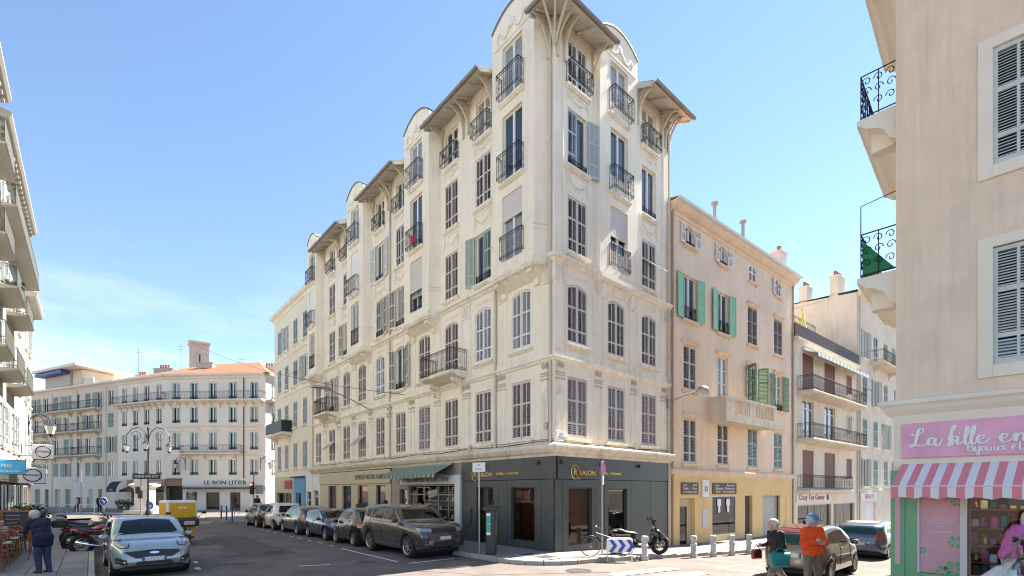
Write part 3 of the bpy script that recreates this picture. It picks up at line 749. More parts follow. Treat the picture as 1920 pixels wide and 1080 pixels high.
# left windows
F1 = {4: 'shutter_grey', 3: 'shutter_mauve', 2: 'shutter_grey', 7: 'shutter_grey'}
for i, c in enumerate(CXL):
    FL.window(c, 4.2, 1.08, 2.2, 'ajar' if i in (6, 8) else 'closed', sm='shutter_mauve' if i in (3, 6) else 'shutter_grey', seed=i)
    k2 = 'open' if i in (4, 8) else 'closed'
    FL.window(c, 7.6, 1.08, 2.25, k2, rise=.15, sm='shutter_white' if i in (0, 1, 5) else 'shutter_grey', seed=i, rail=(.32, .04) if k2 == 'open' else None)
    if i in BAYL: continue
    k3 = {1: 'halfL', 5: 'halfR', 4: 'halfL', 7: 'open'}.get(i, 'closed'); k4 = {5: 'open'}.get(i, 'closed')
    FL.window(c, 10.9, 1.04, 2.1, k3, sm='shutter_sage' if i == 1 else 'shutter_grey', rail=(.34, .04) if k3 != 'closed' else None, seed=i)
    FL.window(c, 14.1, 1.04, 2.1, k4, sm='shutter_white' if i == 5 else 'shutter_grey', rail=(.3, .04) if k4 == 'open' else None, seed=i)
    FL.window(c, 16.95, 1.0, 1.65, 'french', rail=(.72, .26), style='bars')
    FL.put('relief_panel', relief_mesh(1.2, .62), None, c, 0, 13.25); FL.put('relief_panel', relief_mesh(1.2, .34), None, c, 0, 16.42)
    FL.put('relief_panel', cached('lint', lambda: MB().box(-.5, .5, -.025, 0, 0, .06).box(-.42, .42, -.035, 0, .06, .10).mesh('relief_panel', 'cream_trim')), None, c, 0, 10.05)
for i, c in enumerate(CXL):     # pilaster capitals between the first-floor windows, fluting under the ledge
    if i < 9: FL.put('capital_ornament', capital_mesh(3, .6), None, (c + CXL[i + 1]) / 2, 0, 6.12); FL.put('fluted_panel', flute_mesh(.62, .55), None, (c + CXL[i + 1]) / 2, 0, 9.74)
FL.put('capital_ornament', capital_mesh(2, .5), None, -.45, 0, 6.12); FL.put('fluted_panel', flute_mesh(.5, .6), None, -.34, 0, 9.72)
for x in (.26, 2.38, 4.68, 6.95): FR.put('capital_ornament', capital_mesh(2, .5), None, x, 0, 6.12); FR.put('fluted_panel', flute_mesh(.5, .55), None, x, 0, 9.74)
# vertical joints that frame the wall fields
for x in [(a + b) / 2 + s * .36 for a, b in zip(CXL, CXL[1:]) for s in (-1, 1)]: FL.put('pilaster_edge', cached('pe1', lambda: MB().box(-.012, .012, -.018, 0, 7.36, 9.66).mesh('pilaster_edge', 'cream_trim')), None, x)
for x in (.55, 2.07, 2.68, 4.40, 4.95, 6.68): FR.put('pilaster_edge', CACHE['pe1'], None, x)
for x in (.42, 2.12, 4.9, 6.85): FR.put('pilaster_edge', cached('pe2', lambda: MB().box(-.03, .03, -.03, 0, 10.72, 18.4).mesh('pilaster_edge', 'cream_trim')), None, x)
# right windows
for c in (1.2, 3.53, 5.82):
    FR.window(c, 4.2, 1.1, 2.2, 'closed', sm='shutter_mauve'); FR.window(c, 7.6, 1.1, 2.2, 'closed', rise=.15, sm='shutter_grey')
FR.window(1.2, 10.9, 1.06, 2.05, 'closed', sm='shutter_grey'); FR.window(5.82, 10.9, 1.06, 2.05, 'ajar', sm='shutter_grey')
FR.window(1.2, 14.0, 1.06, 2.1, 'halfR', sm='shutter_blue', rail=(.3, .04)); FR.window(5.82, 14.0, 1.06, 2.1, 'french', rail=(.3, .04))
FR.window(1.2, 16.9, 1.06, 1.7, 'closed', sm='shutter_white', rail=(.75, .26)); FR.window(5.82, 16.9, 1.06, 1.7, 'french', rail=(.75, .26), style='bars')
for c in (1.2, 5.82):
    FR.put('relief_panel', relief_mesh(1.2, .66), None, c, 0, 13.15); FR.put('relief_panel', relief_mesh(1.2, .36), None, c, 0, 16.32)
    FR.put('relief_panel', CACHE['lint'], None, c, 0, 10.05)
# bays: splayed on the left facade, shallow on the right
def bay(F, c, half, base, p, right=False):
    wh = [(-.56, .56, 10.95, 13.4, 0), (-.56, .56, 13.9, 16.45, 0), (-.56, .56, 16.95, 19.05, 0)]
    mb = wall_mb(-half, half, 10.55, 19.95, wh, .24); n = 12
    mb.v = [(x, y - p, z) for x, y, z in mb.v]
    arc = [(-half + 2 * half * i / n, 19.95 + .48 * (1 - (2 * i / n - 1) ** 2)) for i in range(n + 1)]
    for (a, za), (b, zb) in zip(arc, arc[1:]): mb.quad((a, -p, 19.95), (b, -p, 19.95), (b, -p, zb), (a, -p, za))
    for s in (-1, 1):
        mb.quad((s * half, -p, 10.55), (s * base, 0, 10.55), (s * base, 0, 19.1), (s * half, -p, 19.1))
        mb.quad((s * half, -p, 19.1), (s * base, 0, 19.1), (s * half, .45, 19.1), (s * half, .45, 19.1)); mb.quad((s * half, -p, 19.1), (s * half, .45, 19.1), (s * half, .45, 19.95), (s * half, -p, 19.95))
    B = F.put('bay', mb, 'cream', c)
    cp = MB()
    for (a, za), (b, zb) in zip(arc, arc[1:]):
        cp.add([(a, -p - .05, za), (b, -p - .05, zb), (b, .45, zb), (a, .45, za), (a, -p - .05, za + .06), (b, -p - .05, zb + .06), (b, .45, zb + .06), (a, .45, za + .06)], [(0, 3, 2, 1), (4, 5, 6, 7), (0, 1, 5, 4), (2, 3, 7, 6)])
    obj('coping', cp.mesh('coping', 'gutter'), B)
    rl = MB()       # plaster garland in the gable
    for sx in (-1, 1):
        rl.tube([(sx * (.12 + .6 * t), -p - .012, 19.62 - .30 * math.sin(PI * t) + .1 * t) for t in [k / 8 for k in range(9)]], [.05, .06, .07, .06, .06, .05, .05, .04, .03], 5)
        rl.tube([(sx * (.75 + .1 * math.sin(5 * t)), -p - .01, 19.65 - .5 * t) for t in [k / 6 for k in range(7)]], [.05, .05, .045, .04, .035, .03, .02], 5)
    rl.lathe([(.02, -.06), (.14, -.04), (.17, 0)], 10, (0, -p, 19.72), 'y'); rl.box(-half + .12, half - .12, -p - .03, -p, 19.18, 19.23)
    obj('garland', rl.mesh('garland', 'cream_trim', True), B)
    # corbelled foot
    cb = MB(); b2 = half + .10
    def ring(hw, bw, q, z): return [(-bw, 0, z), (-hw, -q, z), (hw, -q, z), (bw, 0, z)]
    cb.rings([ring(half * .8, half * .92, .03, 9.98), ring(half * .86, half, p * .45, 10.10), ring(half * .93, base * .97, p * .8 + .02, 10.24), ring(half + .02, base + .04, p + .05, 10.30), ring(half + .06, base + .10, p + .13, 10.40), ring(half + .06, base + .10, p + .13, 10.56), ring(half, base, p + .002, 10.64)], True, True, close=True)
    for k in range(14): x = -half * .9 + 1.8 * half * k / 13; cb.box(x - .03, x + .03, -p - .10, -p, 10.25, 10.34)
    for s in (-1, 1): cb.prismx([(0, 9.72), (-.10, 9.75), (-.14, 9.95), (-p - .02, 10.12), (-p - .02, 10.24), (0, 10.24)], s * half * .78 - .12, s * half * .78 + .12)
    obj('corbel', cb.mesh('corbel', 'cream_trim'), B)
    for s in (-1, 1):    # capital band on the splay
        a, b_ = (s * half, -p), (s * base, 0); cpb = MB()
        for z, e in ((11.55, .03), (11.72, .05)): cpb.add([(a[0] + s * .0, a[1] - e, z), (b_[0] + s * e, b_[1] - e * .3, z), (b_[0] + s * e, b_[1] - e * .3, z + .06), (a[0], a[1] - e, z + .06), (a[0], a[1], z + .06), (b_[0], 0, z + .06), (a[0], a[1], z), (b_[0], 0, z)], [(0, 1, 2, 3), (3, 2, 5, 4), (0, 6, 7, 1)])
        if p > .3: obj('splay_band', cpb.mesh('splay_band', 'cream_trim'), B)
    return B
kinds = {0: ('roller', 'french', 'french'), 3: ('roller', 'french', 'french'), 6: ('french', 'roller', 'french'), 9: ('french', 'roller', 'french')}
for i in BAYL:
    c = CXL[i]
    if i == 9: bay(FL, c, .92, 1.15, .46)
    else: bay(FL, c, 1.17, 1.46, .46)
    k = kinds[i]
    FL.window(c, 10.95, 1.12, 2.45, k[0], y=-.46, rail=(.9, .10 if i == 0 else .04), roll=.36 if i == 0 else .72, style='plain', sill=None)
    FL.window(c, 13.9, 1.12, 2.55, k[1], y=-.46, rail=(.95, .24), roll=.95, style='plain', rollmat='frame_white'); FL.window(c, 16.95, 1.12, 2.1, k[2], y=-.46, rail=(.95, .26), style='plain')
bay(FR, 3.53, 1.22, 1.26, .15)
FR.window(3.53, 10.95, 1.12, 2.45, 'roller', y=-.15, rail=(.9, .10), roll=.45, sill=None); FR.window(3.53, 13.9, 1.12, 2.55, 'french', y=-.15, rail=(.95, .24)); FR.window(3.53, 16.95, 1.12, 2.1, 'french', y=-.15, rail=(.95, .26))
W = FL.put('red_cloth', MB().grid([(x, -.72 + .03 * math.sin(9 * x), z) for x in np.linspace(-.05, .45, 8) for z in (14.0, 14.45)], 8, 2), 'sign_red', CXL[3])
# deep eaves with curved brackets
def eave(F, x0, x1, d=.95, n=4, mit=(0, 0), ends=(1, 1)):
    mb = MB(); z1, z0 = 19.05, 18.62
    mb.add([(x0 - mit[0] * 0, 0, z1), (x1 + mit[1] * 0, 0, z1), (x1 + mit[1] * d, -d, z0), (x0 - mit[0] * d, -d, z0), (x0, 0, z1 + .16), (x1, 0, z1 + .16), (x1 + mit[1] * d, -d, z0 + .10), (x0 - mit[0] * d, -d, z0 + .10)],
           [(0, 1, 2, 3), (4, 7, 6, 5), (3, 2, 6, 7), (0, 3, 7, 4), (1, 5, 6, 2)])
    E_ = F.put('eave', mb, ['soffit'])
    top = MB().add([(x0, .3, z1 + .34), (x1, .3, z1 + .34), (x1 + mit[1] * d, -d - .03, z0 + .115), (x0 - mit[0] * d, -d - .03, z0 + .115), (x0, .3, z1 + .30), (x1, .3, z1 + .30), (x1 + mit[1] * d, -d - .03, z0 + .085), (x0 - mit[0] * d, -d - .03, z0 + .085)], [(0, 1, 2, 3), (3, 2, 6, 7), (1, 5, 6, 2), (0, 3, 7, 4)])
    obj('roofing', top.mesh('roofing', 'roof_zinc'), E_)
    g = MB(); N = 8; gx0, gx1 = x0 - mit[0] * d - .06, x1 + mit[1] * d + .06
    g.rings([[(x, -d - .075 + .075 * math.cos(PI * k / N), z0 + .07 - .085 * math.sin(PI * k / N)) for k in range(N + 1)] + [(x, -d - .075 + .062 * math.cos(PI * (N - k) / N), z0 + .07 - .072 * math.sin(PI * (N - k) / N)) for k in range(N + 1)] for x in (gx0, gx1)], True, True)
    obj('gutter', g.mesh('gutter', 'gutter'), E_)
    r = MB()         # rafters under the soffit
    m = max(2, int((x1 - x0) / .8))
    for i in range(m + 1): x = x0 + (x1 - x0) * i / m; r.add([(x - .035, -.02, z1 - .10), (x + .035, -.02, z1 - .10), (x + .035, -d + .1, z0 - .04), (x - .035, -d + .1, z0 - .04), (x - .035, -.02, z1), (x + .035, -.02, z1), (x + .035, -d + .1, z0 + .045), (x - .035, -d + .1, z0 + .045)], [(0, 1, 2, 3), (0, 3, 7, 4), (1, 5, 6, 2), (3, 2, 6, 7)])
    obj('rafters', r.mesh('rafters', 'soffit'), E_)
    for x in n: F.put('eave_bracket', bracket_mesh(), None, x, 0, 18.82)
eave(FL, -7.35, -3.2, n=(-7.1, -5.45, -5.1, -3.5)); eave(FL, -14.55, -10.3, n=(-14.3, -12.55, -12.2, -10.6)); eave(FL, -22.3, -17.45, n=(-22.1, -19.7, -19.4, -17.7))
eave(FL, -.33, 0, mit=(0, 1), n=(-.25,)); eave(FR, 0, 2.25, mit=(1, 0), n=(.12, .45, 2.05)); eave(FR, 4.78, 7.75, n=(4.95, 6.72, 7.05, 7.35))
mb = MB()
for k in range(3): a = R(-90 - 22 - 23 * k) ; mb.tube([(.05 * math.cos(a) , .05 * math.sin(a), 17.9), (.25 * math.cos(a), .25 * math.sin(a), 18.2), (1.05 * math.cos(a), 1.05 * math.sin(a), 18.6)], [.04, .05, .04], 6)
part('eave_bracket', mb, 'bracket', BM)
for x in (-.16, -4.98 + 1.75, -12.3): downpipe(FL, x, 3.9, 18.6 if x > -1 else 10.3 if x > -5 else 18.5)
downpipe(FR, 7.28, .0, 18.7); downpipe(FL, -24.4, 3.9, 18.4)
balcony(FL, -7.8, -5.25, 7.42, .82, .95, 'iron_rust', dense=.10); balcony(FL, -22.1, -19.65, 7.42, .82, .95, 'iron_rust', dense=.10)
FL.put('plaque', MB().box(-.24, .24, -.02, 0, -.16, .16), 'sign_white', -.24, -.09, 4.08) if False else None
PQ = FR.put('street_plaque', MB().box(-.23, .23, -.025, 0, -.17, .17), 'sign_white', .30, -.01, 4.22)
for s_, z_ in (('RUE', .06), ('D\'ITALIE', -.06)): obj('lettering', text_mesh(s_, .09, 'plate_blue', .002), PQ, (0, -.028, z_))
# cables clipped along the mouldings, junction boxes and old stain edges
def cable(F, pts, r=.014): F.put('cable', MB().tube(pts, r, 4), 'iron_grey')
cable(FL, [(-24 + 1.2 * k, -.05, 4.03 + .03 * math.sin(k * 1.7)) for k in range(21)]); cable(FL, [(-24 + 1.2 * k, -.06, 4.10 + .02 * math.sin(k * 2.3 + 1)) for k in range(21)], .010); cable(FR, [(.1 + .6 * k, -.05, 4.04 + .03 * math.sin(k * 1.3)) for k in range(13)]); cable(FL, [(-.28, -.05, 4.0), (-.27, -.05, 5.2), (-.3, -.05, 6.8)], .012)
for F_, x, z in ((FL, -5.0, 4.12), (FL, -12.6, 6.4), (FL, -.4, 4.6), (FR, 4.8, 4.1)): F_.put('junction_box', MB().bevbox(-.09, .09, -.09, 0, -.12, .12, .015), 'pipe_cream', x, 0, z)
# ---- ground floor: salon, cobbler, optician
SG = 'salon_grey'
hs = [(-4.5, -3.33, 0, 2.42), (-2.28, -.97, .38, 2.42)]
FL.put('salon_front', wall_mb(-5.55, 0, 0, 2.68, hs, .25), SG, y=-.05); FR.put('salon_front', wall_mb(-.05, 7.3, -.45, 2.68, [(.66, 1.97, .32, 2.40), (2.96, 4.18, .34, 2.36)], .25), SG, y=-.05)
fa = FL.put('fascia', MB().box(-5.55, .075, -.075, 0, 2.70, 3.50), SG); fb = FR.put('fascia', MB().box(.078, 7.3, -.075, 0, 2.70, 3.50), SG)
for Fx, fs, xs_ in ((FL, fa, (-3.9, -.75)), (FR, fb, (.25, 2.55, 4.95))):
    for x in xs_: obj('spotlight', cached('spot', lambda: MB().box(-.08, .08, -.14, 0, -.05, .05).box(-.02, .02, -.05, 0, .05, .1).mesh('spotlight', 'frame_dark')), fs, (x, -.075, 3.28))
def salon_sign(F, x, par, y=-.085):
    ring = MB().tube([(x + .21 * math.cos(t), y, 2.95 + .25 * math.sin(t)) for t in [k * PI / 12 for k in range(24)]], .014, 5, closed=True).tube([(x + .08, y, 2.80), (x + .16, y, 2.73), (x + .30, y, 2.70)], .014, 5)
    obj('emblem', ring.mesh('emblem', 'gold'), par)
    obj('lettering', text_mesh('R', .36, 'gold', .01), par, (x, y, 2.95)); obj('lettering', text_mesh('SALON', .25, 'gold', .01, width=.86), par, (x + .70, y, 2.93))
    obj('lettering', text_mesh('Coiffeur | Coloriste', .15, 'gold', .008, shear=.25, width=1.35), par, (x + 2.05, y, 2.95))
for x in (.36, 2.2, 2.72, 4.45, 5.85): FR.put('panel_joint', MB().box(-.008, .008, -.056, -.0505, -.4, 2.66), 'frame_dark', x)
for x in (-5.3, -3.05, -2.5, -.6): FL.put('panel_joint', MB().box(-.008, .008, -.056, -.0505, .02, 2.66), 'frame_dark', x)
FL.put('door_handle', MB().tube([(-3.5, .03, .9), (-3.5, .03, 1.5)], .018, 6), 'steel')
salon_sign(FR, .98, fb); salon_sign(FL, -4.55, fa)
glazing(FL, -2.28, -.97, .38, 2.42, y=.03); glazing(FR, .66, 1.97, .32, 2.40, y=.03); glazing(FR, 2.96, 4.18, .34, 2.36, y=.03); glazing(FL, -4.5, -3.33, .0, 2.42, y=.10, name='door', mull=(.5,))
FL.put('letter_box', MB().box(-.2, .2, -.09, -.05, -.36, .36).box(-.15, .15, -.10, -.09, .05, .3), 'frame_dark', -5.05, 0, 1.18)
# salon interior (one room behind the corner)
mb = MB(); mb.quad((.2, 4.5, .1), (7.2, 4.5, .1), (7.2, 4.5, 3.3), (.2, 4.5, 3.3)); mb.quad((5.0, .3, .1), (5.0, 4.5, .1), (5.0, 4.5, 3.3), (5.0, .3, 3.3)); mb.quad((.2, .2, .1), (5.0, .2, .1), (5.0, 4.5, .1), (.2, 4.5, .1)); mb.quad((.2, .2, 3.3), (.2, 4.5, 3.3), (5.0, 4.5, 3.3), (5.0, .2, 3.3))
part('shop_room', mb, 'warm_interior', BM)
part('partition', MB().box(2.35, 2.45, .5, 4.4, .1, 3.2), 'red_interior', BM); part('counter', MB().box(1.2, 2.3, 1.4, 1.9, .1, 1.1).box(3.2, 4.6, 1.8, 2.2, .1, 1.0), 'wood_brown', BM)
part('partition', MB().box(.8, 2.3, 2.6, 2.7, .1, 3.2), 'red_interior', BM)
for x, y in ((1.0, .9), (3.4, 1.0), (3.9, 1.3)):
    ch = MB().bevbox(-.3, .3, -.28, .28, .45, .62, .05).bevbox(-.28, .28, .2, .32, .62, 1.25, .05).lathe([(.25, 0), (.25, .04), (.05, .08), (.05, .45)], 10); ch = free(BM, ch.mesh('salon_chair', 'seat_black'), 'salon_chair', (x, y, .1), 'black padded salon chair inside the dark corner salon', 'chair', 'salon chairs')
part('dry_grass', MB().tube([(0, 0, 0), (.03, 0, .9)], [.09, .05], 8).add(*[(lambda P: (P, [(3 * i, 3 * i + 1, 3 * i + 2) for i in range(40)]))([(rnd.gauss(0, .02) + [0, q, q * .9][k], rnd.gauss(0, .02) + [0, q2, q2][k], .9 + [0, h_, h_ - .06][k]) for i in range(40) for q, q2, h_ in [(rnd.uniform(-.35, .35), rnd.uniform(-.2, .2), rnd.uniform(.3, .75))] for k in range(3)])][0]), 'pine', BM, (1.15, .75, .12))
# cobbler
FL.put('shop_front', wall_mb(-12.15, -5.6, 0, 3.5, [(-11.27, -10.42, 0, 2.34), (-10.30, -5.98, .12, 2.55)], .30), 'shop_greige', y=-.03)
FL.put('pilaster', MB().box(-5.97, -5.57, -.16, .0, 0, 2.98), 'shop_white'); cs = FL.put('sign_board', MB().box(-11.0, -5.95, -.15, -.03, 2.58, 2.98), 'shop_white')
obj('lettering', text_mesh('CORDONNERIE NOTRE-DAME', .30, 'shop_greige', .012, width=4.3), cs, (-8.55, -.165, 2.78))
glazing(FL, -10.30, -5.98, .12, 2.55, mull=(.33, .62, .82), y=.05, trans=.80, fm='steel_dull'); glazing(FL, -11.27, -10.42, 0, 2.34, y=.12, name='door')
shop_room(FL, -11.6, -5.7, 2.6, .1, 2.9, 'dim_interior')
for i in range(5): FL.put('display_shelf', MB().box(-9.9, -7.3, .7, 1.0, 0, .03), 'frame_white', 0, 0, .5 + .42 * i)
for i in range(60):
    x = rnd.uniform(-9.8, -6.2); z = .53 + .42 * rnd.randrange(5) if x < -7.4 else rnd.uniform(.3, 2.2)
    gm_ = (('pine', 'tan'), ('sign_white', 'white'), ('wood_brown', 'brown'), ('frame_dark', 'black'), ('leaf', 'green'), ('roller_steel', 'grey'))[i % 6]
    if x < -7.4: free(BM, cached(('goods', i % 6), lambda: MB().bevbox(-.09, .09, -.06, .06, 0, .12 + .03 * (i % 6), .02).mesh('shoe_box', gm_[0])), 'shoe_box', FL.loc(x, rnd.uniform(.76, .94), z), gm_[1] + ' box on the display shelves in the cobbler window', 'box', 'boxes in the cobbler window', -PI / 2)
FL.put('poster', MB().box(-.4, .4, .16, .165, 0, .32), 'sign_white', -8.3, 0, 1.98, rot=(0, -.12, 0))
# green awning
aw = MB(); n = 26
for i in range(n):
    a, b = -11.3 + 5.1 * i / n, -11.3 + 5.1 * (i + 1) / n; aw.cur = i % 2
    aw.add([(a, -.16, 3.46), (b, -.16, 3.46), (b, -1.05, 3.02), (a, -1.05, 3.02)], [(0, 1, 2, 3)]); aw.add([(a, -1.05, 3.02), (b, -1.05, 3.02), (b, -1.06, 2.84 if i % 2 else 2.87), (a, -1.06, 2.84 if i % 2 else 2.87)], [(0, 1, 2, 3)])
AW = FL.put('awning', aw, ['awning_green', 'awning_pale']); ar = MB()
for x in (-11.25, -6.25): ar.tube([(x, -.1, 2.95), (x, -1.04, 3.0)], .015, 5)
ar.box(-11.35, -6.15, -.2, -.06, 3.44, 3.52); obj('awning_frame', ar.mesh('awning_frame', 'steel_dull'), AW)
# optician
OW = [(-21.37, -19.93), (-18.94, -17.5), (-16.54, -15.04), (-14.05, -12.86)]
FL.put('shop_front', wall_mb(-22.95, -12.2, 0, 2.66, [(a, b, .3 if i != 2 else 0, 2.58) for i, (a, b) in enumerate(OW)], .30), 'optic_beige', y=-.04)
fo = FL.put('fascia', MB().box(-22.95, -12.25, -.09, 0, 2.68, 3.46), 'optic_beige'); obj('lettering', text_mesh('OPTIQUE NOTRE-DAME', .40, 'frame_dark', .01, width=3.9), fo, (-14.9, -.1, 3.06))
for i, (a, b) in enumerate(OW): glazing(FL, a, b, .3 if i != 2 else 0, 2.58, name='door' if i == 2 else 'shop_window', y=.08)
shop_room(FL, -22.6, -12.4, 2.2, .1, 2.9, 'pale_interior')
for k, (a, b) in enumerate(OW):
    for i in range(6): FL.put('display_shelf', cached('dsh', lambda: MB().box(-.5, .5, 0, .12, 0, .03).mesh('display_shelf', 'frame_white')), None, (a + b) / 2 + .15, .5, .5 + .34 * i)
FL.put('poster', MB().box(-.5, .5, .2, .21, 0, .9), 'sign_red', -16.2, 0, 1.65)
# grey entrance bay at the end of the facade
FL.put('shop_front', wall_mb(XL, -22.98, 0, 3.5, [(-24.4, -23.3, 0, 2.3)], .25), 'shop_white'); glazing(FL, -24.4, -23.3, 0, 2.3, name='door', mull=(.6,), trans=.8, fm='frame_white')
FR.put('base_wall', MB().box(7.302, 7.435, -.06, 0, -.5, 3.5), 'cornice_old')
part('core', MB().box(5.02, 7.4, .3, 24, 0, 3.6).box(2.9, 5.0, 5.0, 24, 0, 3.6), 'dark_core', BM)
# ------------------------------------------------------------------ neighbour on the left street
B2 = thing('cream_building', 'plain cream building with blue-grey shutters and a boxed dark balcony beyond the bay-fronted corner building', 'building', (CX, CY, 0), ANG_L)
F = Face(B2); holes = []
cols = (-32.9, -30.9, -28.6, -26.3)
for c in cols:
    for z in (4.0, 7.3, 10.6, 13.9): holes.append((c - .5, c + .5, z, z + 2.05))
F.put('wall', wall_mb(-34.4, -24.67, 3.4, 17.4, holes), 'cream2')
part('core', MB().box(-34.38, -24.7, .5, 9, 0, 17.3), 'dark_core', B2); part('side_wall', MB().quad((-34.4, 0, 0), (-34.4, 0, 17.4), (-34.4, 9, 17.4), (-34.4, 9, 0)), 'cream2', B2)
for i, c in enumerate(cols):
    for j, z in enumerate((4.0, 7.3, 10.6, 13.9)):
        F.window(c, z, 1.0, 2.05, 'halfL' if (i, j) in ((1, 3),) else 'open' if (i, j) == (3, 2) else 'ajar' if (i, j) == (2, 2) else 'closed', sm='shutter_blue', ncol=1, sill='cream_trim')
F.put('cornice', MB().mould([(0, 17.0), (.08, 17.05), (.14, 17.2), (.35, 17.3), (.42, 17.42), (.42, 17.52), (0, 17.7)], -34.4, -24.67, 1, 0), 'cream_trim'); F.put('string_course', MB().mould([(0, 10.1), (.06, 10.12), (.06, 10.2), (0, 10.22)], -34.4, -24.67), 'cream_trim'); F.put('string_course', MB().mould([(0, 13.3), (.06, 13.32), (.06, 13.4), (0, 13.42)], -34.4, -24.67), 'cream_trim')
b = balcony(F, -34.2, -29.4, 7.0, .8, .95, 'iron_grey'); obj('screen', MB().box(-2.3, 2.3, -.80, -.79, .05, .92).box(2.3, 2.31, -.79, 0, .05, .92).mesh('screen', 'meter_dark'), b)
F.put('shop_front', wall_mb(-34.4, -29.0, 0, 3.4, [(-33.7, -29.6, 0, 2.1)], .3), 'optic_beige'); glazing(F, -33.7, -29.6, 0, 2.1, mull=(.5, .75), fm='frame_white'); shop_room(F, -34, -29.2, 1.8, .1, 2.4, 'dim_interior')
sgn = F.put('sign_board', MB().box(-31.3, -29.4, -.06, 0, 2.4, 3.1), 'sign_red')
F.put('shop_front', wall_mb(-28.95, -26.2, 0, 3.4, [(-28.3, -27.0, 0, 2.1)], .3), 'shop_blue', y=-.03); glazing(F, -28.3, -27.0, 0, 2.1, fm='frame_white', mull=(.6,)); shop_room(F, -28.8, -26.3, 1.5, .1, 2.4, 'pale_interior')
F.put('shop_front', wall_mb(-26.15, -24.68, 0, 3.4, [(-25.9, -24.9, 0, 2.2)], .3), 'shop_white'); glazing(F, -25.9, -24.9, 0, 2.2, fm='frame_white', trans=.7, name='door')
F.put('awning', MB().box(-28.9, -26.3, -.35, -.03, 3.28, 3.36), 'ink')

# ------------------------------------------------------------------ peach building on the right street
AP = math.atan2(905, 1140)
P0 = RW(7.45, 0)
BP = thing('peach_building', 'peach stucco building with bright green shutters above a mustard yellow shopfront', 'building', P0, AP)
F = Face(BP); PCOL = (1.66, 4.72, 7.92, 11.15); LP_ = 13.28; holes = []
for c in PCOL:
    holes += [(c - .55, c + .55, 3.55, 5.68), (c - .55, c + .55, 7.0, 9.12), (c - .55, c + .55, 10.3, 12.4), (c - .4, c + .4, 13.8, 14.78, .38)]
F.put('wall', wall_mb(.01, LP_, 3.2, 15.0, holes, .30), 'peach'); part('core', MB().box(.05, LP_ - .02, .6, 10, 0, 15), 'dark_core', BP); part('side_wall', MB().box(LP_ - .02, LP_, .0, 10, -.6, 15.0), 'peach', BP)
for i, c in enumerate(PCOL):
    F.window(c, 3.55, 1.1, 2.13, 'closed', sm='shutter_sage' if i > 1 else 'shutter_grey', ncol=1, sill='peach_trim')
    F.window(c, 7.0, 1.1, 2.12, ('closed', 'french', 'wide', 'open')[i], sm='shutter_grey' if i == 0 else 'shutter_moss', ncol=1, sill='peach_trim', rail=(.35, .04) if i == 3 else None, style='bars')
    F.window(c, 10.3, 1.1, 2.1, ('open', 'open', 'closed', 'closed')[i], sm='shutter_green' if i < 2 else 'shutter_brown', ncol=1, sill='peach_trim', rail=(.62, .05) if i < 2 else None, solid=i < 2)
    F.window(c, 13.8, .8, .98, ('open', 'open', 'closed', 'halfL')[i], rise=.38, sm='shutter_white', ncol=1, sill='peach_trim', rail=(.2, .04) if i < 2 else None, rows=(.5, .5))
    for z in ((5.72, 9.16) if i == 0 else (9.16,) if i < 3 else (5.72, 9.16)) + ((12.44,) if i > 1 else ()): F.put('lintel_moulding', cached('lintel', lambda: MB().mould([(0, 0), (.06, .02), (.08, .10), (.15, .13), (.15, .18), (0, .22)], -.66, .66).mesh('lintel_moulding', 'peach_trim')), None, c, 0, z)
ga = F.put('window_grille', rail_mesh(.6, 1.7, .0, 'iron_rust', .15, scroll=True), None, 7.05, -.3, 7.35); ga.rotation_euler.z = 1.2
F.put('cornice', MB().mould([(0, 14.86), (.06, 14.9), (.10, 15.0), (.22, 15.05), (.34, 15.16), (.40, 15.3), (.40, 15.36), (0, 15.36)], 0.02, LP_, 0, 0), 'peach_trim'); F.put('gutter', MB().mould([(.40, 15.30), (.52, 15.31), (.54, 15.42), (.42, 15.44)], .02, LP_ + .1), 'shop_white')
part('roof', MB().add([(.02, -.45, 15.4), (LP_, -.45, 15.4), (LP_, 5, 17.0), (.02, 5, 17.0), (LP_, 10, 15.4), (.02, 10, 15.4)], [(0, 1, 2, 3), (3, 2, 4, 5), (1, 4, 2), (0, 3, 5)]), 'roof_tile', BP)
def chimney(B, x, y, z, w, h, pots, matn='peach_trim', tall=None):
    mb = MB().box(-w / 2, w / 2, -.3, .3, 0, h).box(-w / 2 - .06, w / 2 + .06, -.36, .36, h, h + .1); c = part('chimney', mb, matn, B, (x, y, z))
    for i in range(pots): obj('chimney_pot', cached('pot', lambda: MB().lathe([(.13, 0), (.10, .3), (.14, .34), (.12, .42)], 8).mesh('chimney_pot', 'terracotta')), c, ((i - (pots - 1) / 2) * .32, 0, h + .1))
    if tall: obj('flue', MB().lathe([(.1, 0), (.1, tall), (.2, tall + .02), (.2, tall + .1), (.05, tall + .14)], 8).mesh('flue', 'roller_steel'), c, (0, 0, h))
chimney(BP, 6.1, 1.2, 15.6, 1.3, .9, 0, tall=1.5); chimney(BP, 9.3, 1.2, 15.6, 1.2, .9, 1, tall=1.6); chimney(BP, 12.7, .6, 15.4, .8, 1.6, 1, 'shop_white')
downpipe(F, .14, -.4, 15.1, 'pipe_brown'); downpipe(F, LP_ - .2, -.4, 15.0, 'pipe_brown')
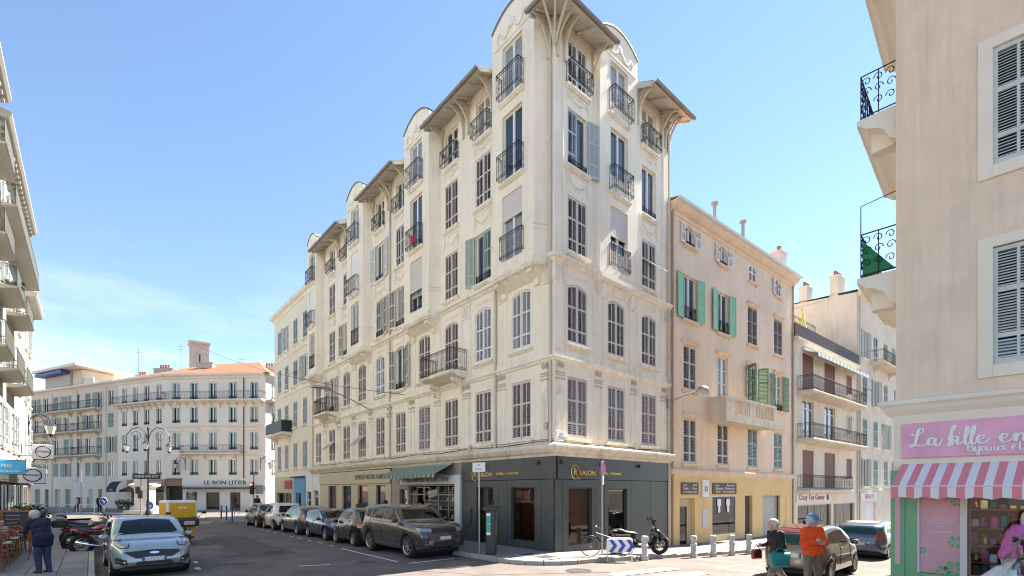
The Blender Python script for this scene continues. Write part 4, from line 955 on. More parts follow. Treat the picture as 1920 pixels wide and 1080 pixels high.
# balustraded balcony
bb = MB().box(-2.75, 2.75, -.9, 0, 0, .2).box(-2.75, 2.75, -.9, -.78, 1.12, 1.25).box(-2.75, 2.75, -.9, -.8, .2, .42); bl = F.put('balcony', bb, 'balcony_stone', 6.1, 0, 5.65)
for x0, x1 in ((-2.75, -1.9), (-.35, .25), (2.35, 2.75)): obj('parapet', MB().box(x0, x1, -.895, -.785, .42, 1.12).mesh('parapet', 'balcony_stone'), bl)
obj('parapet', MB().box(-2.745, -2.64, -.78, 0, .2, 1.24).mesh('parapet', 'balcony_stone'), bl); obj('parapet', MB().box(2.64, 2.745, -.78, 0, .2, 1.24).mesh('parapet', 'balcony_stone'), bl)
bal = cached('bal', lambda: MB().box(-.045, .045, -.87, -.81, .42, 1.12).mesh('baluster', 'balcony_stone'))
for k in range(8): obj('baluster', bal, bl, (-1.8 + k * .19, 0, 0)); obj('baluster', bal, bl, (.36 + k * .27, 0, 0))
# yellow shop
F.put('shop_front', wall_mb(.0, LP_, -.6, 2.95, [(.76, 2.05, -.6, 1.92), (3.6, 6.05, .0, 2.02), (7.0, 7.85, -.6, 2.0), (9.1, 12.2, -.6, 1.98)], .35), 'yellow_shop', y=-.03)
F.put('band', MB().mould([(.03, 2.95), (.08, 3.0), (.14, 3.05), (.16, 3.22), (.06, 3.3), (0, 3.32)], 0, LP_), 'peach_trim')
glazing(F, 3.6, 6.05, .0, 2.02, 'frame_white', y=-.02, mull=()); shop_room(F, 3.2, 6.5, 1.6, -.05, 2.3, 'warm_interior'); d = glazing(F, .76, 1.62, -.36, 1.55, 'wood_brown', y=.12, name='door'); F.put('door_panel', MB().box(1.62, 2.05, .15, .2, -.6, 1.9).box(.76, 1.62, .12, .2, 1.55, 1.92), 'optic_beige'); shop_room(F, .6, 2.2, 1.2, -.36, 1.95, 'dim_interior')
F.put('display_counter', MB().box(3.9, 5.9, .35, .75, .0, .45).box(3.8, 6.0, .6, 1.2, .85, .92), 'wood_brown')
for i in range(14): free(BP, cached(('pastry', i % 4), lambda: MB().lathe([(.02, 0), (.1, .01), (.12, .05), (.07, .12), (.01, .13)], 8).mesh('pastry', ('pine', 'flower_white', 'cl_orange', 'wood_brown')[i % 4], True)), 'pastry', (3.95 + i * .145, .70 + .12 * (i % 3), .923), ('golden', 'white iced', 'orange', 'chocolate brown')[i % 4] + ' pastry on the counter in the yellow shop window', 'pastry', 'pastries in the yellow shop')
for x in (4.3, 5.2): F.put('window_sticker', MB().prism([(-.16, .4), (.16, .4), (.2, .1), (.1, .0), (.12, -.25), (0, -.32), (-.12, -.25), (-.1, 0), (-.2, .1)], -.028, -.024), 'sign_white', x, 0, 1.45)
for x0, x1, rowsT in ((.85, 2.3, ('Jus       Bol', 'Salle    Pizza', 'Livraison  Jus')), (3.62, 6.0, ('Jus        Sandw', 'Salade  Desserts', 'Tarte    Gourmandise'))):
    sb = F.put('sign_board', MB().box(x0, x1, -.07, -.031, 2.1, 2.66), 'sign_brown')
    for k, s_ in enumerate(rowsT): obj('lettering', text_mesh(s_, .15, 'sign_white', .003, shear=.2, width=(x1 - x0) * .8), sb, ((x0 + x1) / 2, -.074, 2.54 - k * .16))
sb = F.put('sign_board', MB().bevbox(-.3, .3, -.09, -.031, -.42, .42, .02), 'sign_white', 2.95, 0, 2.38); obj('emblem', MB().tube([(.1 * math.cos(t), -.095, -.02 + .12 * math.sin(t)) for t in [k * PI / 6 for k in range(12)]], .02, 4, closed=True).mesh('emblem', 'ink'), sb)
F.put('poster', MB().box(-.26, .26, -.06, -.031, -.45, .45), 'sign_grey', 2.95, 0, .95)
F.put('roller_door', roller_mesh(3.1, 2.5, 'roller_steel'), None, 10.65, .1, 1.98); F.put('roller_wing', MB().box(11.4, 12.2, -.0, .1, -.6, 1.98), 'yellow_shop'); F.put('door', MB().box(7.0, 7.85, .15, .2, -.6, 2.0), 'dim_interior')
gr = MB()
for k in range(5): gr.tube([(7.1 + .16 * k, .1, -.5), (7.1 + .16 * k, .1, 1.95)], .012, 4)
for k in range(8): gr.tube([(7.42 + .2 * math.cos(t), .09, -.2 + .28 * k + .13 * math.sin(t)) for t in [q * PI / 4 for q in range(8)]], .012, 4, closed=True)
F.put('door_grille', gr, 'iron_grey')
# wall lantern on the cream building's end pier
LT = thing('wall_lamp', 'grey street lamp on a slanting arm fixed between the cream and peach buildings', 'street lamp', RW(7.25, -.05, 6.2), ANG_R)
part('arm', MB().tube([(0, 0, 0), (.5, -.45, .34), (.98, -.88, .54)], .03, 6).box(-.06, .06, -.06, .06, -.25, .2), 'steel_dull', LT)
part('lamp_head', MB().lathe([(.04, .16), (.16, .13), (.26, .04), (.28, -.03), (.26, -.06)], 14), 'steel', LT, (1.18, -1.06, .60), rot=(.25, .25, 0), smooth=True); part('lamp_shade', MB().lathe([(.25, -.055), (.19, -.14), (.04, -.17)], 14), 'lamp_glass', LT, (1.18, -1.06, .60), rot=(.25, .25, 0), smooth=True)

# ------------------------------------------------------------------ beige balcony building, then the tall one beyond
B3 = thing('balcony_building', 'narrow beige building with three iron balconies and a roof terrace next to the peach building', 'building', P0, AP)
F = Face(B3); x0, x1 = 13.3, 25.1; holes = []
for z in (2.45, 5.7, 8.7): holes += [(14.7, 16.5, z, z + 2.45), (18.4, 20.4, z, z + 2.45), (22.7, 23.9, z + .75, z + 2.2)]
F.put('wall', wall_mb(x0, x1, 2.2, 11.7, holes), 'beige3'); part('core', MB().box(x0 + .05, x1 - .02, .6, 9, -.5, 11.6), 'dark_core', B3)
for j, z in enumerate((2.45, 5.7, 8.7)):
    for a, b_ in ((14.7, 16.5), (18.4, 20.4)): F.window((a + b_) / 2, z, b_ - a, 2.45, 'french' if j == 1 else 'roller', roll=.97, rollmat='roller_red', sill=None, style='transom')
    F.window(23.3, z + .75, 1.2, 1.45, 'french' if j == 1 else 'roller', roll=.97, rollmat='roller_red', sill='cream_trim')
balcony(F, 13.9, 23.9 - 2.2, 2.3, .75, .95, 'iron_rust', 'beige3', 0, dense=.16); balcony(F, 13.9, 24.0, 5.55, .95, .95, 'iron_rust', 'beige3', 0, dense=.16); balcony(F, 13.9, 24.0, 8.55, .95, .95, 'iron_rust', 'beige3', 0, dense=.16)
F.put('cornice', MB().mould([(0, 11.5), (.15, 11.6), (.3, 11.7), (.3, 11.85), (0, 11.9)], x0, x1), 'beige3'); F.put('terrace_parapet', MB().box(x0, x1, -.1, .0, 11.9, 12.75), 'iron_rust'); F.put('railing', rail_mesh(x1 - x0, 1.0, .0, 'iron_rust', .2), None, (x0 + x1) / 2, 2.2, 12.8)
F.put('penthouse', MB().box(x0 + .1, x1 - 3, 3.2, 8, 11.6, 14.2), 'beige3'); F.put('terrace_deck', MB().box(x0 + .1, 19.5, .1, 3.2, 11.65, 12.55), 'beige3'); F.put('railing', rail_mesh(6, 1.0, .0, 'iron_rust', .2), None, x0 + 3.1, .9, 13.0)
aw = MB()
for i in range(30): a, b_ = 14.7 + .33 * i, 14.7 + .33 * (i + 1); aw.cur = i % 2; aw.add([(a, 0, 11.25), (b_, 0, 11.25), (b_, -.9, 10.95), (a, -.9, 10.95), (a, -.92, 10.72), (b_, -.92, 10.72)], [(0, 1, 2, 3), (3, 2, 5, 4)])
F.put('awning', aw, ['shop_white', 'shutter_sage']); F.put('awning_box', MB().box(14.6, 24.7, -.16, -.01, 11.27, 11.42), 'shop_white')
F.put('shop_front', wall_mb(x0, x1, -.7, 2.2, [(13.9, 19.6, -.7, 1.35), (20.0, 24.4, -.7, 1.35)], .3), 'beige3', y=-.02); glazing(F, 13.9, 19.6, -.5, 1.35, 'roller_steel', mull=(.35, .55, .75)); glazing(F, 20.0, 24.4, -.5, 1.35, 'roller_steel', mull=(.2, .6)); shop_room(F, 13.6, 24.8, 2, -.5, 1.6, 'dim_interior')
sb = F.put('sign_board', MB().box(13.6, 19.2, -.08, -.021, 1.5, 2.14), 'shop_white'); obj('lettering', text_mesh('Crazy Toy Gamer', .5, 'ink_red', .008, shear=.15, width=4.3), sb, (16.0, -.09, 1.82)); obj('emblem', MB().lathe([(.02, -.02), (.2, -.015), (.22, 0)], 10, axis='y').mesh('emblem', 'ink'), sb, (18.75, -.08, 1.82))
downpipe(F, x1 - .15, -.5, 11.6, 'pipe_cream')
PS = thing('closed_parasol', 'folded pale yellow parasol on the roof terrace behind the iron parapet', 'parasol', (Matrix.Translation(P0) @ Matrix.Rotation(AP, 4, 'Z') @ Vector((17.2, 1.0, 12.55)))[:])
part('pole', MB().lathe([(.03, 0), (.03, 2.3)], 8), 'frame_white', PS); part('canopy', MB().lathe([(.30, .55), (.34, .75), (.22, 1.4), (.10, 2.15), (.02, 2.45)], 12), 'parasol', PS)
B4 = thing('far_right_building', 'tall pale building with sage shutters and chimney pots at the end of the right street', 'building', P0, AP)
F = Face(B4); x0, x1 = 25.15, 40.0; holes = []; cs = (26.9, 29.6, 32.4, 35.4, 38.2)
for c in cs:
    for z in (2.6, 5.8, 9.2, 12.8): holes.append((c - .55, c + .55, z, z + 2.2))
F.put('wall', wall_mb(x0, x1, 2.2, 17.7, holes), 'beige4'); part('side_wall', MB().box(x0, x0 + .3, .02, 12, -.6, 17.7), 'beige4', B4); part('core', MB().box(x0 + .35, x1, .6, 12, -.6, 17.6), 'dark_core', B4)
for i, c in enumerate(cs):
    for j, z in enumerate((2.6, 5.8, 9.2, 12.8)): F.window(c, z, 1.1, 2.2, 'open' if (i + j) % 3 == 0 else 'ajar' if (i, j) == (0, 2) else 'closed', sm='shutter_blue' if j > 1 else 'shutter_sage', ncol=1)
F.put('cornice', MB().mould([(0, 17.3), (.12, 17.4), (.3, 17.6), (.45, 17.7), (.45, 17.85), (0, 17.9)], x0, x1), 'beige4'); part('roof', MB().add([(x0 - .1, -.4, 17.85), (x1, -.4, 17.85), (x1, 5.5, 18.2), (x0 - .1, 5.5, 18.2), (x1, 12, 17.8), (x0 - .1, 12, 17.8)], [(0, 1, 2, 3), (3, 2, 4, 5)]), 'roof_zinc', B4); part('gable', MB().add([(x0 - .02, .02, 17.7), (x0 - .02, 5.5, 18.16), (x0 - .02, 12, 17.76)], [(0, 1, 2)]), 'beige4', B4)
balcony(F, 28.3, 34.0, 12.75, .9, .95, 'iron_grey', 'beige4'); chimney(B4, 25.9, 1.6, 17.7, 1.6, 1.7, 4, 'beige4'); chimney(B4, 25.8, 3.9, 17.7, 1.2, 1.6, 3, 'beige4'); chimney(B4, 31, .8, 17.9, .7, .8, 1, 'terracotta'); chimney(B4, 36, .8, 17.9, .7, .8, 1, 'terracotta')
F.put('shop_front', wall_mb(x0, x1, -.7, 2.2, [(27, 29.5, -.7, 1.3)], .2), 'beige4', y=-.02); F.put('roller_door', roller_mesh(2.5, 1.9, 'shop_white'), None, 28.25, .05, 1.3); sb = F.put('sign_board', MB().box(25.6, 29.6, -.1, -.021, 1.45, 2.1), 'shop_white'); obj('lettering', text_mesh('BEAUTY', .5, 'ink_red', .008, width=2.2), sb, (27.7, -.105, 1.78)); downpipe(F, 25.5, -.5, 17.4, 'pipe_cream'); F.put('base_course', MB().box(x0, x1, -.06, -.0, 2.2, 2.35), 'beige4')

# ------------------------------------------------------------------ pink shop building on the near right
APK = math.atan2(-.709, .705)
BK = thing('pink_shop_building', 'salmon stucco building with a pink sign and striped awning shop on its ground floor', 'building', (7.14, 8.98, 0), APK)
F = Face(BK); holes = [(1.28, 2.48, 4.39, 6.36), (1.28, 2.48, 7.72, 9.68)]
F.put('wall', wall_mb(0, 9, 3.92, 15.5, holes, .2), 'pinkwall'); part('side_wall', MB().quad((0, 0, 3.9), (0, 0, 15.5), (0, 14, 15.5), (0, 14, 3.9)), 'pinkwall', BK); part('core', MB().box(.3, 9, .55, 14, 3.95, 15.4), 'dark_core', BK)
for z in (4.39, 7.72):
    fr = MB(); a, b_, c, d = 1.10, 2.66, z - .20, z + 2.14
    fr.box(a, 1.279, -.03, -.002, c, d).box(2.481, b_, -.03, -.002, c, d).box(1.28, 2.48, -.03, -.002, z + 1.97, d).box(1.28, 2.48, -.045, -.002, c, z - .0); F.put('window_surround', fr, 'pinkframe')
    W = F.put('window', frame_mesh(1.2, 1.96, 0, 'plain'), None, 1.88, 0, z); obj('pane', pane_mesh(1.2, 1.96, 0), W)
    for side in (1, -1):        # large louvred leaves, every slat its own piece
        lw, lh = .594, 1.95; mb = MB(); st = .06
        for x in (0, lw - st): mb.box(x, x + st, -.02, .02, 0, lh)
        for zz, hh in ((0, .10), (.44, .075), (1.20, .085), (lh - .07, .07)): mb.box(st, lw - st, -.018, .018, zz, zz + hh)
        mb.box(lw / 2 - .02, lw / 2 + .02, -.017, .017, .1, lh - .07)
        for zz in (.12, .95, 1.7): mb.box(-.055, .03, -.034, -.02, zz, zz + .04)
        if side < 0: mb.v = [(-x, y, q) for x, y, q in mb.v]
        S = F.put('shutter', mb, 'shutter_pale', 1.88 - side * .6, .03, z + .005)
        sw = lw / 2 - st - .02; sl_ = cached('pslat', lambda: MB().add([(-sw / 2, -.017, 0), (sw / 2, -.017, 0), (sw / 2, .015, .026), (-sw / 2, .015, .026), (-sw / 2, -.017, .008), (sw / 2, -.017, .008), (sw / 2, .015, .034), (-sw / 2, .015, .034)], [(0, 1, 2, 3), (7, 6, 5, 4), (0, 4, 5, 1), (2, 6, 7, 3)]).mesh('slat', 'shutter_pale'))
        for z0, z1 in ((.11, .43), (.525, 1.19), (1.295, 1.86)):
            n = int((z1 - z0) / .046)
            for k in range(n):
                for q in (0, 1): obj('slat', sl_, S, (side * (st + sw / 2 + q * (sw + .04)), 0, z0 + k * (z1 - z0) / n + rnd.uniform(-.002, .002)))
# corner balconies on the side face, seen edge-on past the corner
for z, net in ((9.55, False), (6.45, True), (12.65, False)):
    mb = MB(); d = .62; prof = [(0, -.62), (.10, -.58), (.20, -.36), (.34, -.26), (.46, -.22), (.56, -.12), (d, -.10), (d, 0), (0, 0)]
    mb.add([(-p, .12, z + q) for p, q in prof] + [(-p, 3.4, z + q) for p, q in prof], [(i, i + 1, len(prof) + i + 1, len(prof) + i) for i in range(len(prof) - 1)] + [tuple(range(len(prof))), tuple(range(2 * len(prof) - 1, len(prof) - 1, -1))])
    bo = part('balcony', mb, 'pinkframe', BK)
    rl = MB(); a, b_ = .16, 3.36; X = -d + .06
    def scrolls(p0, p1, n):
        for i in range(n):
            t0 = (i + .5) / n; cx, cy = p0[0] + (p1[0] - p0[0]) * t0, p0[1] + (p1[1] - p0[1]) * t0; ux, uy = (p1[0] - p0[0]), (p1[1] - p0[1]); L_ = math.hypot(ux, uy); ux /= L_; uy /= L_; q = L_ / n * .42
            for zc, sg in ((.28, 1), (.52, -1), (.72, 1)): rl.tube([(cx + ux * q * sg * (1 - k / 14) * math.cos(k * .6), cy + uy * q * sg * (1 - k / 14) * math.cos(k * .6), z + zc + q * 1.2 * (1 - k / 14) * math.sin(k * .6)) for k in range(13)], .0085, 4)
    for zz in (.06, .86): rl.tube([(0, a, z + zz), (X, a, z + zz), (X, b_, z + zz), (0, b_, z + zz)], .014, 4)
    for p in [(X, a)] + [(X, a + (b_ - a) * i / 14) for i in range(1, 15)] + [(X * .5, a)]: rl.tube([(p[0], p[1], z + .02), (p[0], p[1], z + .86)], .009, 4)
    scrolls((0, a), (X, a), 3); scrolls((X, a), (X, b_), 12)
    if net: rl.tube([(X, a, z + .86), (X, a, z + 1.42), (0, a, z + 1.5)], .010, 4)
    obj('railing', rl.mesh('railing', 'iron'), bo)
    if net: obj('screen_net', MB().add([(X + .02, a + .03, z + .05), (X + .02, a + .03, z + .75), (-.02, a + .03, z + .05)], [(0, 1, 2)]).quad((X + .02, a + .03, z + .05), (X + .02, 2.0, z + .05), (X + .02, 2.0, z + .8), (X + .02, a + .03, z + .75)).mesh('screen_net', 'net_green'), bo)
    obj('console', MB().prismz([(-.42, .35), (-.05, .3), (-.05, .6), (-.42, .55)], z - .62, z - .2).mesh('console', 'pinkframe'), bo)
# ground floor shop
F.put('shop_cornice', MB().mould([(0, 3.62), (.10, 3.66), (.16, 3.74), (.20, 3.82), (.24, 3.86), (.24, 3.93), (0, 3.98)], 0, 9, 1, 0), 'pinkframe')
F.put('upper_front', MB().box(-.02, 9, -.10, .2, 2.62, 3.66), 'pinkframe'); part('side_front', MB().box(-.02, .2, .2, 14, 0, 3.66), 'pinkframe', BK)
gf = MB().box(-.06, .14, -.14, .2, 0, 2.66).box(.14, 9, -.12, .2, 0, .82).box(.14, .30, -.12, .2, .82, 2.66).box(2.9, 3.2, -.12, .2, .82, 2.62).box(-.06, .3, -.15, -.1, 2.4, 2.66); F.put('shop_frame', gf, 'shop_green'); F.put('pilaster_panel', MB().box(.005, .085, -.155, -.141, .95, 2.3), 'poster_pink')
F.put('pilaster', MB().box(.88, .97, -.09, .1, .82, 2.6), 'shop_white'); F.put('pilaster', MB().box(.302, .345, -.09, .1, .82, 2.6), 'shop_white')
po = F.put('poster', MB().box(.346, .878, -.06, -.02, .83, 2.6), 'poster_pink')
for k, (s_, w_) in enumerate((('DECOUVREZ NOTRE ECLECTISME', .43), ('DES BIJOUX ACCESSOIRES', .34), ('MODE', .08))): obj('lettering', text_mesh(s_, .05, 'sign_white', .001, width=w_), po, (.61, -.063, 1.77 - k * .055))
obj('lettering', MB().box(.48, .76, -.063, -.061, 1.555, 1.562).mesh('lettering', 'sign_white'), po)
for x, z, s_ in ((.82, 1.4, .1), (.80, .93, .13), (.66, .88, .09), (.38, 1.22, .06), (.84, 2.1, .08)):
    fl = MB()
    for k in range(6): a = k * PI / 3; fl.prism([(x + .15 * s_ * math.cos(a), z + .15 * s_ * math.sin(a)), (x + s_ * math.cos(a - .4), z + s_ * math.sin(a - .4)), (x + 1.15 * s_ * math.cos(a), z + 1.15 * s_ * math.sin(a)), (x + s_ * math.cos(a + .4), z + s_ * math.sin(a + .4))], -.0625, -.061)
    obj('printed_flower', fl.mesh('printed_flower', 'shop_green'), po)
glazing(F, .98, 2.9, .82, 2.62, 'wood_brown', y=-.04, f=.035)
rm = MB(); rm.quad((.95, 1.3, .2), (3.2, 1.3, .2), (3.2, 1.3, 2.9), (.95, 1.3, 2.9)); rm.quad((.95, .2, .2), (.95, 1.3, .2), (.95, 1.3, 2.9), (.95, .2, 2.9)); rm.quad((3.2, .2, .2), (3.2, .2, 2.9), (3.2, 1.3, 2.9), (3.2, 1.3, .2)); rm.quad((.95, .2, .78), (3.2, .2, .78), (3.2, 1.3, .78), (.95, 1.3, .78)); rm.quad((.95, .2, 2.66), (.95, 1.3, 2.66), (3.2, 1.3, 2.66), (3.2, .2, 2.66))
F.put('shop_room', rm, 'red_interior')
for zz in (1.02, 1.32, 1.62, 1.95, 2.2): F.put('display_shelf', MB().box(1.0, 3.1, .35, .75, 0, .02), 'pine', 0, 0, zz)
gm = ['flower_pink', 'gold', 'sign_white', 'red_interior', 'pine', 'cl_teal', 'cl_pink', 'wood_brown', 'flower_white', 'amber']
for i in range(24): cached(('pg', i), lambda: (MB().bevbox(-.05, .05, -.04, .04, 0, rnd.uniform(.08, .24), .015) if i % 3 else MB().lathe([(.02, 0), (.06, .02), (.045, .12), (.06, .18), (.02, .2)], 8)).mesh('trinket', gm[i % 10]))
for zz in (.782, 1.042, 1.342, 1.642, 1.972, 2.222):
    for k in range(17):
        q = rnd.randrange(24); free(BK, CACHE[('pg', q)], 'trinket', (1.05 + k * .12 + rnd.uniform(-.01, .01), rnd.uniform(.42, .68), zz), ('pink', 'gold', 'white', 'dark red', 'tan', 'teal', 'lilac', 'brown', 'cream', 'amber')[q % 10] + (' gift box' if q % 3 else ' small vase') + ' on the pink shop shelves', 'gift box' if q % 3 else 'vase', 'trinkets on the pink shop shelves')
for x, z in ((1.28, 2.28), (1.9, 2.3)): F.put('lit_ornament', MB().lathe([(.01, -.07), (.05, -.05), (.07, 0), (.05, .06), (.01, .08)], 8), 'glow_warm', x, .22, z, smooth=True)
F.put('picture_frame', MB().box(-.14, .14, 0, .02, -.16, .16), 'frame_dark', 1.6, .3, 2.2)
F.put('step', MB().box(-.2, 5, -2.6, -.16, 0, .36), 'kerbstone')
# sign with hand-drawn script
sg = F.put('sign_board', MB().bevbox(.10, 6.5, -.15, -.101, 2.88, 3.50, .01), 'sign_pink')
def script(strokes, x, z, s, r, asp=1.0):
    mb = MB()
    for st in strokes:
        P = [Vector((p[0] * asp, p[1])) for p in st]; out_ = []
        for i in range(len(P) - 1):      # Catmull-Rom
            p0, p1, p2, p3 = P[max(i - 1, 0)], P[i], P[i + 1], P[min(i + 2, len(P) - 1)]
            for k in range(5):
                t = k / 5; q = .5 * ((2 * p1) + (p2 - p0) * t + (2 * p0 - 5 * p1 + 4 * p2 - p3) * t * t + (3 * p1 - p0 - 3 * p2 + p3) * t ** 3); out_.append(q)
        out_.append(P[-1]); pts = []; rs = []
        for i, q in enumerate(out_):
            d_ = out_[min(i + 1, len(out_) - 1)] - out_[max(i - 1, 0)]; v = abs(d_.y) / (d_.length + 1e-6); dn = 1 if d_.y < 0 else .35
            pts.append((x + q.x * s, 0, z + q.y * s)); rs.append(r * (.45 + .75 * v * dn))
        mb.tube(pts, rs, 6)
    mb.v = [(a, b * .3 - .158, c) for a, b, c in mb.v]; return mb
e_ = lambda x: [(x, .28), (x + .22, .38), (x + .28, .55), (x + .16, .62), (x + .02, .45), (x + .02, .2), (x + .16, .03), (x + .36, .12), (x + .52, .36)]
l_ = lambda x, h=1.25: [(x, .2), (x + .16, .8), (x + .2, h), (x + .12, h + .02), (x + .04, .6), (x + .04, .1), (x + .14, .02), (x + .26, .2)]
W1 = [[(0, 1.0), (.12, .88), (.32, .92), (.55, 1.15), (.52, 1.38), (.36, 1.3), (.26, .8), (.18, .25), (.02, .0), (-.06, .1), (.1, .18), (.4, .05), (.62, .1), (.78, .3)],
      [(1.08, .55), (.92, .6), (.80, .42), (.82, .15), (.95, .08), (1.06, .3), (1.1, .58), (1.1, .15), (1.2, .02), (1.34, .2), (1.44, .5)],
      [(1.66, .45), (1.86, .95), (2.02, 1.38), (1.92, 1.42), (1.82, .9), (1.76, .2), (1.72, -.05), (1.84, -.02), (1.92, .3), (1.86, .62), (2.06, .62)], [(2.1, .6), (2.08, .15), (2.18, .04), (2.3, .2), (2.4, .4)], [(2.14, .86), (2.17, .84)],
      l_(2.38), l_(2.64), e_(2.92), e_(3.85), [(4.34, .34), (4.44, .62), (4.46, .3), (4.44, .05), (4.52, .4), (4.68, .62), (4.78, .55), (4.76, .15), (4.86, .03), (5.02, .25)],
      [(5.5, .62), (5.52, .05), (5.55, .4), (5.72, .6)], [(6.05, .5), (5.9, .6), (5.82, .3), (5.95, .05), (6.12, .3), (6.0, .6)]]
obj('lettering', script(W1, .24, 3.075, .232, .025, 1.26).mesh('lettering', 'sign_white', True), sg)
W2 = [[(0, .9), (0, .05), (.02, .9), (.25, .95), (.28, .65), (.06, .5), (.3, .45), (.32, .15), (.05, .02)], [(.45, .55), (.45, .1), (.55, .05), (.62, .25)], [(.47, .8), (.49, .78)], [(.75, .55), (.75, -.2), (.62, -.35), (.58, -.15), (.8, .15)], [(.77, .8), (.79, .78)],
      [(1.05, .5), (.92, .45), (.92, .1), (1.05, .05), (1.14, .3), (1.05, .5)], [(1.25, .5), (1.25, .12), (1.38, .05), (1.5, .45), (1.5, .08), (1.6, .1)], [(1.72, .5), (1.72, .12), (1.85, .05), (1.97, .45), (1.97, .08), (2.05, .1)], [(2.12, .52), (2.42, .02)], [(2.42, .52), (2.12, .02)],
      [(2.85, .28), (3.05, .4), (2.98, .55), (2.85, .4), (2.88, .1), (3.1, .1)], [(3.3, .85), (3.28, .15), (3.4, .05), (3.5, .2)], [(3.18, .6), (3.45, .62)]]
obj('lettering', script(W2, .98, 2.945, .165, .0135, 1.12).mesh('lettering', 'sign_white', True), sg)
# striped awning
aw = MB(); n = 34; wst = .105
for i in range(n):
    a, b_ = .02 + i * wst, .02 + (i + 1) * wst; aw.cur = i % 2
    aw.add([(a + .08, -.11, 2.77), (b_ + .08, -.11, 2.77), (b_, -.78, 2.365), (a, -.78, 2.365)], [(0, 1, 2, 3)])
    z0, z1 = (2.17 - .02 * math.cos(q / wst * PI / 1.5) for q in (a, b_)); aw.add([(a, -.78, 2.365), (b_, -.78, 2.365), (b_, -.785, z1), (a, -.785, z0)], [(0, 1, 2, 3)])
aw.cur = 0; aw.add([(.10, -.11, 2.77), (.02, -.78, 2.365), (.10, -.11, 2.365)], [(0, 1, 2)]); AW = F.put('awning', aw, ['awn_pink', 'awn_white'])
obj('awning_bar', MB().tube([(.0, -.78, 2.365), (3.6, -.78, 2.365)], .012, 5).mesh('awning_bar', 'awn_white'), AW)

# ------------------------------------------------------------------ left-hand street side
def left_block(name, label, u0, u1, ztop, matn, cols, rows, bal, modill, smn, shopm):
    B = thing(name, label, 'building', LW(0, -15.73), ANG_L + PI); F = Face(B); holes = []
    for c in cols:
        for z, h in rows: holes.append((c - .55, c + .55, z, z + h))
    F.put('wall', wall_mb(u0, u1, 3.5, ztop, holes), matn); part('core', MB().box(u0 + .05, u1 - .05, .6, 9, 0, ztop - .1), 'dark_core', B)
    part('side_wall', MB().quad((u1, 0, 0), (u1, 9, 0), (u1, 9, ztop), (u1, 0, ztop)).quad((u0, 0, 0), (u0, 0, ztop), (u0, 9, ztop), (u0, 9, 0)), matn, B)
    for i, c in enumerate(cols):
        for j, (z, h) in enumerate(rows): F.window(c, z, 1.1, h, 'open' if (i + j) % 2 else 'closed', sm=smn, ncol=1, sill='cream_trim')
    F.put('cornice', MB().mould([(0, ztop - .6), (.1, ztop - .5), (.15, ztop - .2), (.6, ztop - .1), (.7, ztop + .05), (.7, ztop + .18), (0, ztop + .3)], u0, u1), matn)
    md = cached(('mod', matn), lambda: MB().box(-.12, .12, -.5, 0, -.34, -.12).mesh('modillion', matn))
    if modill:
        x = u0 + .4
        while x < u1: F.put('modillion', md, None, x, 0, ztop); x += .62
    for a, b_, z, d in bal: balcony(F, a, b_, z, d, 1.0, 'iron_grey', matn, 0, dense=.13, t=.10)
    for k in range(int((u1 - u0) / 3.3)):
        a = u0 + .4 + k * 3.3
        g = glazing(F, a, a + 2.7, .1, 2.6, 'frame_dark' if k % 2 else 'frame_white', y=.0, mull=(.5,))
    F.put('fascia', MB().box(u0, u1, -.12, .1, 2.75, 3.5), shopm); F.put('plinth', MB().box(u0, u1, .3, .5, 0, 3.4), 'dim_interior'); return B, F
rowsL = [(4.6, 2.2), (8.4, 2.3), (12.2, 2.3), (16.2, 2.2)]
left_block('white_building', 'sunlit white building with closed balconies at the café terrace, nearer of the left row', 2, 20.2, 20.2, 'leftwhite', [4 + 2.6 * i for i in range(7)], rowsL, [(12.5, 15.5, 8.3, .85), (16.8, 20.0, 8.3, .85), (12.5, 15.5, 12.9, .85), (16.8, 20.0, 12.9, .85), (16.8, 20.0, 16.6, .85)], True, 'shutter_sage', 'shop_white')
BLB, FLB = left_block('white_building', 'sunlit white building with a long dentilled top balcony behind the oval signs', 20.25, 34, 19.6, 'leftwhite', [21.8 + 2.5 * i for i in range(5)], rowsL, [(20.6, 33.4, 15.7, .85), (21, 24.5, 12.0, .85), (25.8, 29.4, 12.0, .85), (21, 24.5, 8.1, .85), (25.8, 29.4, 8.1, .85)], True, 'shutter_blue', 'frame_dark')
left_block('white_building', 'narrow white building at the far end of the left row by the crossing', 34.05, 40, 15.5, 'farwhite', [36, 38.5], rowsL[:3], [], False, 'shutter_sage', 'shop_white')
# projecting signs: boards at right angles to the wall
def blade(name, label, x, y0, y1, z0, z1, matn, cat='sign', group=None):
    T = thing(name, label, cat, LW(x, y0, z0), ANG_L - PI / 2 + PI, group); w = abs(y1 - y0)
    return T, w, z1 - z0
def blade_sign(label, x, y0, w, z0, h, matn, oval=None, txt=None, ts=.2, tm='ink'):
    T = thing('shop_sign', label, 'sign', LW(x, y0, z0), ANG_R)      # local x across the street, local -y towards the crossing
    part('panel', MB().bevbox(0, w, -.06, .06, 0, h, .012), matn, T); part('arm', MB().tube([(-.75, 0, h * .9), (.02, 0, h * .9)], .02, 5).tube([(-.75, 0, h * .2), (.02, 0, h * .2)], .02, 5), 'frame_dark', T); part('rim', MB().box(-.02, w + .02, -.05, .05, -.03, 0), 'frame_dark', T); part('rim', MB().box(-.02, w + .02, -.05, .05, h, h + .03), 'frame_dark', T)
    if oval: part('oval_ring', MB().tube([(w / 2 + w * .34 * math.cos(t), -.066, h / 2 + h * .38 * math.sin(t)) for t in [k * PI / 16 for k in range(32)]], .024, 4, closed=True), 'ink', T)
    if txt:
        for k, (s_, z_, sz, ww) in enumerate(txt): obj('lettering', text_mesh(s_, sz, tm, .003, width=ww), T, (w / 2, -.066, z_))
    return T
